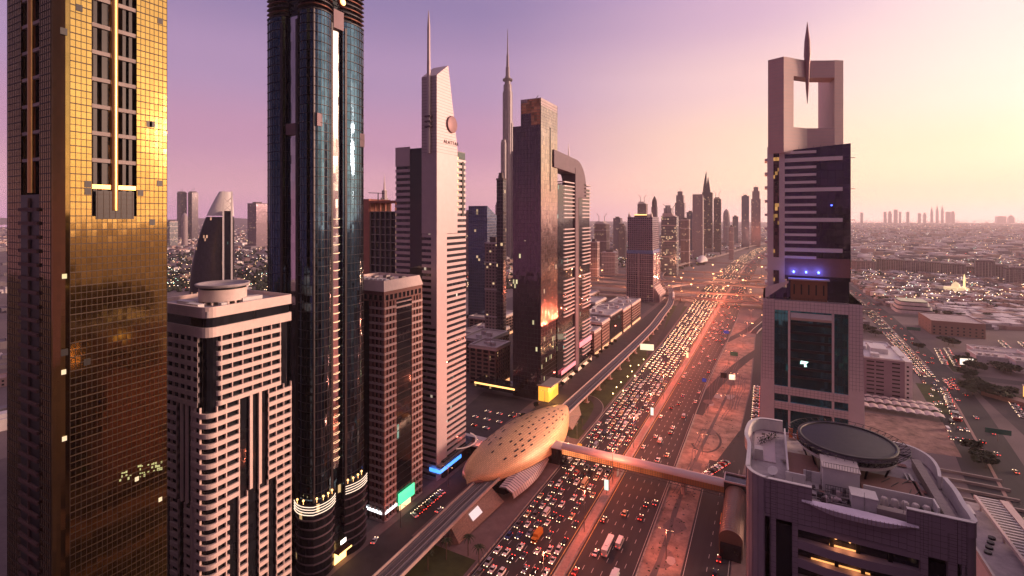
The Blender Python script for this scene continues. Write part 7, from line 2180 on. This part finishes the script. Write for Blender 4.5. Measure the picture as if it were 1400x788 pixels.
for i in range(4000):
    if N_H >= 290: break
    reg = rng.random()
    s = spot(345, 425, 1168, 1420) if reg < .74 else spot(335, 400, 222, 372) if reg < .88 else spot(330,400,636,700) if reg < .95 else spot(330, 600, -10, 18)
    if not s: continue
    x, y, py = s
    key = (round(x/26), round(y/26))
    if key in cells: continue
    cells[key] = 1; v = rng.randrange(8)
    o = bpy.data.objects.new('villa', hproto[v]); col.objects.link(o); o.location = (x,y,0); o.rotation_euler.z = R(rng.choice([0,90,180,270])+(18 if x > 0 else -12)+rng.uniform(-4,4))
    side = 'right-hand plain' if reg < .74 else 'gap between the left towers' if reg < .95 else 'strip left of the gold tower'
    tag(o, 'small flat-roofed %s villa on the %s' % (tint[v % 4], side), 'villa', 'small %s villas on the %s' % (tint[v % 4], side)); N_H += 1
# the rest of the city: too many to count
b = MB(); rg = rng
def add_house(b, x, y, w, d, h, a, mi):
    c, s = math.cos(a), math.sin(a)
    P = [(x+u*c-v*s, y+u*s+v*c) for u, v in ((-w/2,-d/2),(w/2,-d/2),(w/2,d/2),(-w/2,d/2))]
    b.add([(p[0],p[1],0) for p in P]+[(p[0],p[1],h) for p in P], [(4,5,6,7),(0,1,5,4),(1,2,6,5),(2,3,7,6),(3,0,4,7)], mi)
for i in range(3200):
    s = spot(352, 450, 1160, 1430)
    if s: add_house(b, s[0], s[1], rng.uniform(8,22), rng.uniform(8,18), rng.uniform(2.5,8), R(18)+rng.choice([0,R(90)])+rng.uniform(-.08,.08), rng.choices([0,1,2,3],[7,3,3,1])[0])
for i in range(13000):
    reg = rng.random()
    s = spot(301, 356, 1160, 1440) if reg < .62 else spot(301, 345, -40, 380) if reg < .78 else spot(301, 350, 480, 1050)
    if not s: continue
    x, y, py = s; zc = depth(x, y)
    big = rng.random()
    w, d, h = rng.uniform(10,24), rng.uniform(10,22), rng.uniform(4,9)
    if big > .93: w, d, h = w*rng.uniform(1.5,3), d*rng.uniform(1.2,2), h*rng.uniform(1.2,2.8)
    add_house(b, x, y, w, d, h, R(18)+rng.choice([0,0,R(90)])+rng.uniform(-.15,.15), rng.choices([0,1,2,3],[5,3,3,2])[0])
b.build('distant_houses', hm, label='carpet of small pale houses stretching to the hazy horizon', cat='houses', kind='stuff')
b = MB()
for i in range(10000):
    reg = rng.random()
    s = spot(302, 425, 1160, 1430) if reg < .7 else spot(302, 400, 215, 380) if reg < .85 else spot(302, 400, 620, 1050)
    if not s: continue
    x, y, py = s; r = rng.uniform(2.5, 7)*(1+depth(x,y)/6000); h = rng.uniform(4,9)
    n = 6; ph = rng.uniform(0,1)
    v = []
    for k in range(n): a = 2*math.pi*(k+ph)/n; q = rng.uniform(.7,1.2); v.append((x+r*q*math.cos(a), y+r*q*math.sin(a), h*rng.uniform(.3,.5)))
    v += [(x+rng.uniform(-1,1),y,h)]+[(p[0]*.5+x*.5,p[1]*.5+y*.5,.3) for p in v[:n]]
    b.add(v, [(k,(k+1)%n,n) for k in range(n)]+[(k,k+n+1,(k+1)%n+n+1,(k+1)%n) for k in range(n)])
b.build('distant_greenery', M['leaf'], label='dark scattered treetops among the distant houses', cat='trees', kind='stuff')
lights = [em('city_light_warm', (1,.62,.32), 9), em('city_light_white', (1,.9,.8), 8), em('city_light_green', (.55,1,.75), 6), em('city_light_red', (1,.15,.1), 6)]
b = MB()
for i in range(2600):
    reg = rng.random()
    s = spot(301, 420, 1160, 1430) if reg < .5 else spot(301, 400, 222, 372) if reg < .68 else spot(301, 400, 636, 700) if reg < .76 else spot(301, 365, 800, 1050)
    if not s: continue
    x, y, py = s; r = .25+depth(x,y)/4200*rng.uniform(.4,1); z = rng.uniform(3,12)
    b.box(x-r,x+r,y-r,y+r,z,z+r*1.2, rng.choices([0,1,2,3],[60,28,7,5])[0])
b.build('city_lights', lights, label='countless tiny lamps scattered over the far districts', cat='lights', kind='stuff')
# low hills far left
b = MB(); rings = []
for i in range(60):
    px = -60+i*9; x, y = at(px, 9000); h = 150+ (26+22*math.sin(i*.35)+9*math.sin(i*1.1))
    rings.append([(x*.96,y*.96,0),(x,y,h*.62),(x*1.04,y*1.04,0)])
b.loft(rings, closed=False); b.build('hills', M['sand'], kind='structure')

# tufts, rubble and tyre tracks on the bare earth beside the highway
rng = random.Random(99); b = MB()
for i in range(420):
    y = 190+rng.random()**1.2*420; x = rng.uniform(XR(y)+2, -34 if y < 300 else -16)
    r = rng.uniform(.15,.7); h = rng.uniform(.1,.4); n = 5; ph = rng.random()
    v = [(x+r*rng.uniform(.7,1.2)*math.cos(6.283*(k+ph)/n), y+r*rng.uniform(.7,1.2)*math.sin(6.283*(k+ph)/n), .05) for k in range(n)]+[(x,y,h)]
    b.add(v, [(k,(k+1)%n,n) for k in range(n)], 0 if rng.random() < .6 else 1)
b.build('scrub_and_rubble', [M['leaf'], M['dconc']], label='scattered scrub and rubble on the bare earth beside the highway', cat='scrub', kind='stuff')
for k in range(9):
    y0 = rng.uniform(190, 520); x0 = rng.uniform(-46, -36) if y0 < 300 else rng.uniform(-44,-20); pts = [(x0,y0)]
    for j in range(5): pts.append((pts[-1][0]+rng.uniform(-1.5,2.2), pts[-1][1]+rng.uniform(12,22)))
    pts = [p for p in pts if p[1] < 292 or p[1] > 300]
    if len(pts) < 3 or any(p[0] > -33 and p[1] < 330 for p in pts): continue
    L = smooth_line(pts, 5)
    for s in (-.9,.9): MB().sheet(offset(L,s-.22), offset(L,s+.22), .064+k*.001).build('tyre_track', M['dconc'], kind='structure')
for k in range(10):
    y0 = rng.uniform(195, 560); x0 = rng.uniform(-46,-36) if y0 < 300 else rng.uniform(-42,-20); n = 9
    r = rng.uniform(2,5)
    if x0+r > -33 and y0 < 335: r = 1.5
    MB().add([(x0+r*rng.uniform(.6,1.2)*math.cos(6.283*j/n), y0+1.8*r*rng.uniform(.6,1.2)*math.sin(6.283*j/n), .053+k*.0007) for j in range(n)], [tuple(range(n))]).build('earth_patch', M['conc'] if k % 3 == 0 else M['pave'], kind='structure')

# ================================================================ haze
hz = MB().box(-9800, 9800, -500, 14800, -1, 840)
m = bpy.data.materials.new('haze_air'); m.use_nodes = True; t = m.node_tree; t.nodes.clear()
o_ = t.nodes.new('ShaderNodeOutputMaterial'); v_ = t.nodes.new('ShaderNodeVolumePrincipled')
v_.inputs['Color'].default_value = (.97,.86,.91,1); v_.inputs['Density'].default_value = HAZE_D; v_.inputs['Anisotropy'].default_value = .35
t.links.new(v_.outputs[0], o_.inputs['Volume'])
hz.build('haze', m, kind='stuff', label='thin rosy evening haze over the whole city', cat='haze')
for o in list(bpy.data.objects):
    if '_o' in o: del o['_o']
print('vehicles', NV, 'objects', len(bpy.data.objects))

for o in bpy.data.objects:
    l = o.get('label')
    if l and not 4 <= len(l.replace('-',' ').split()) <= 16: print('LABEL', o.name, len(l.split()), l)
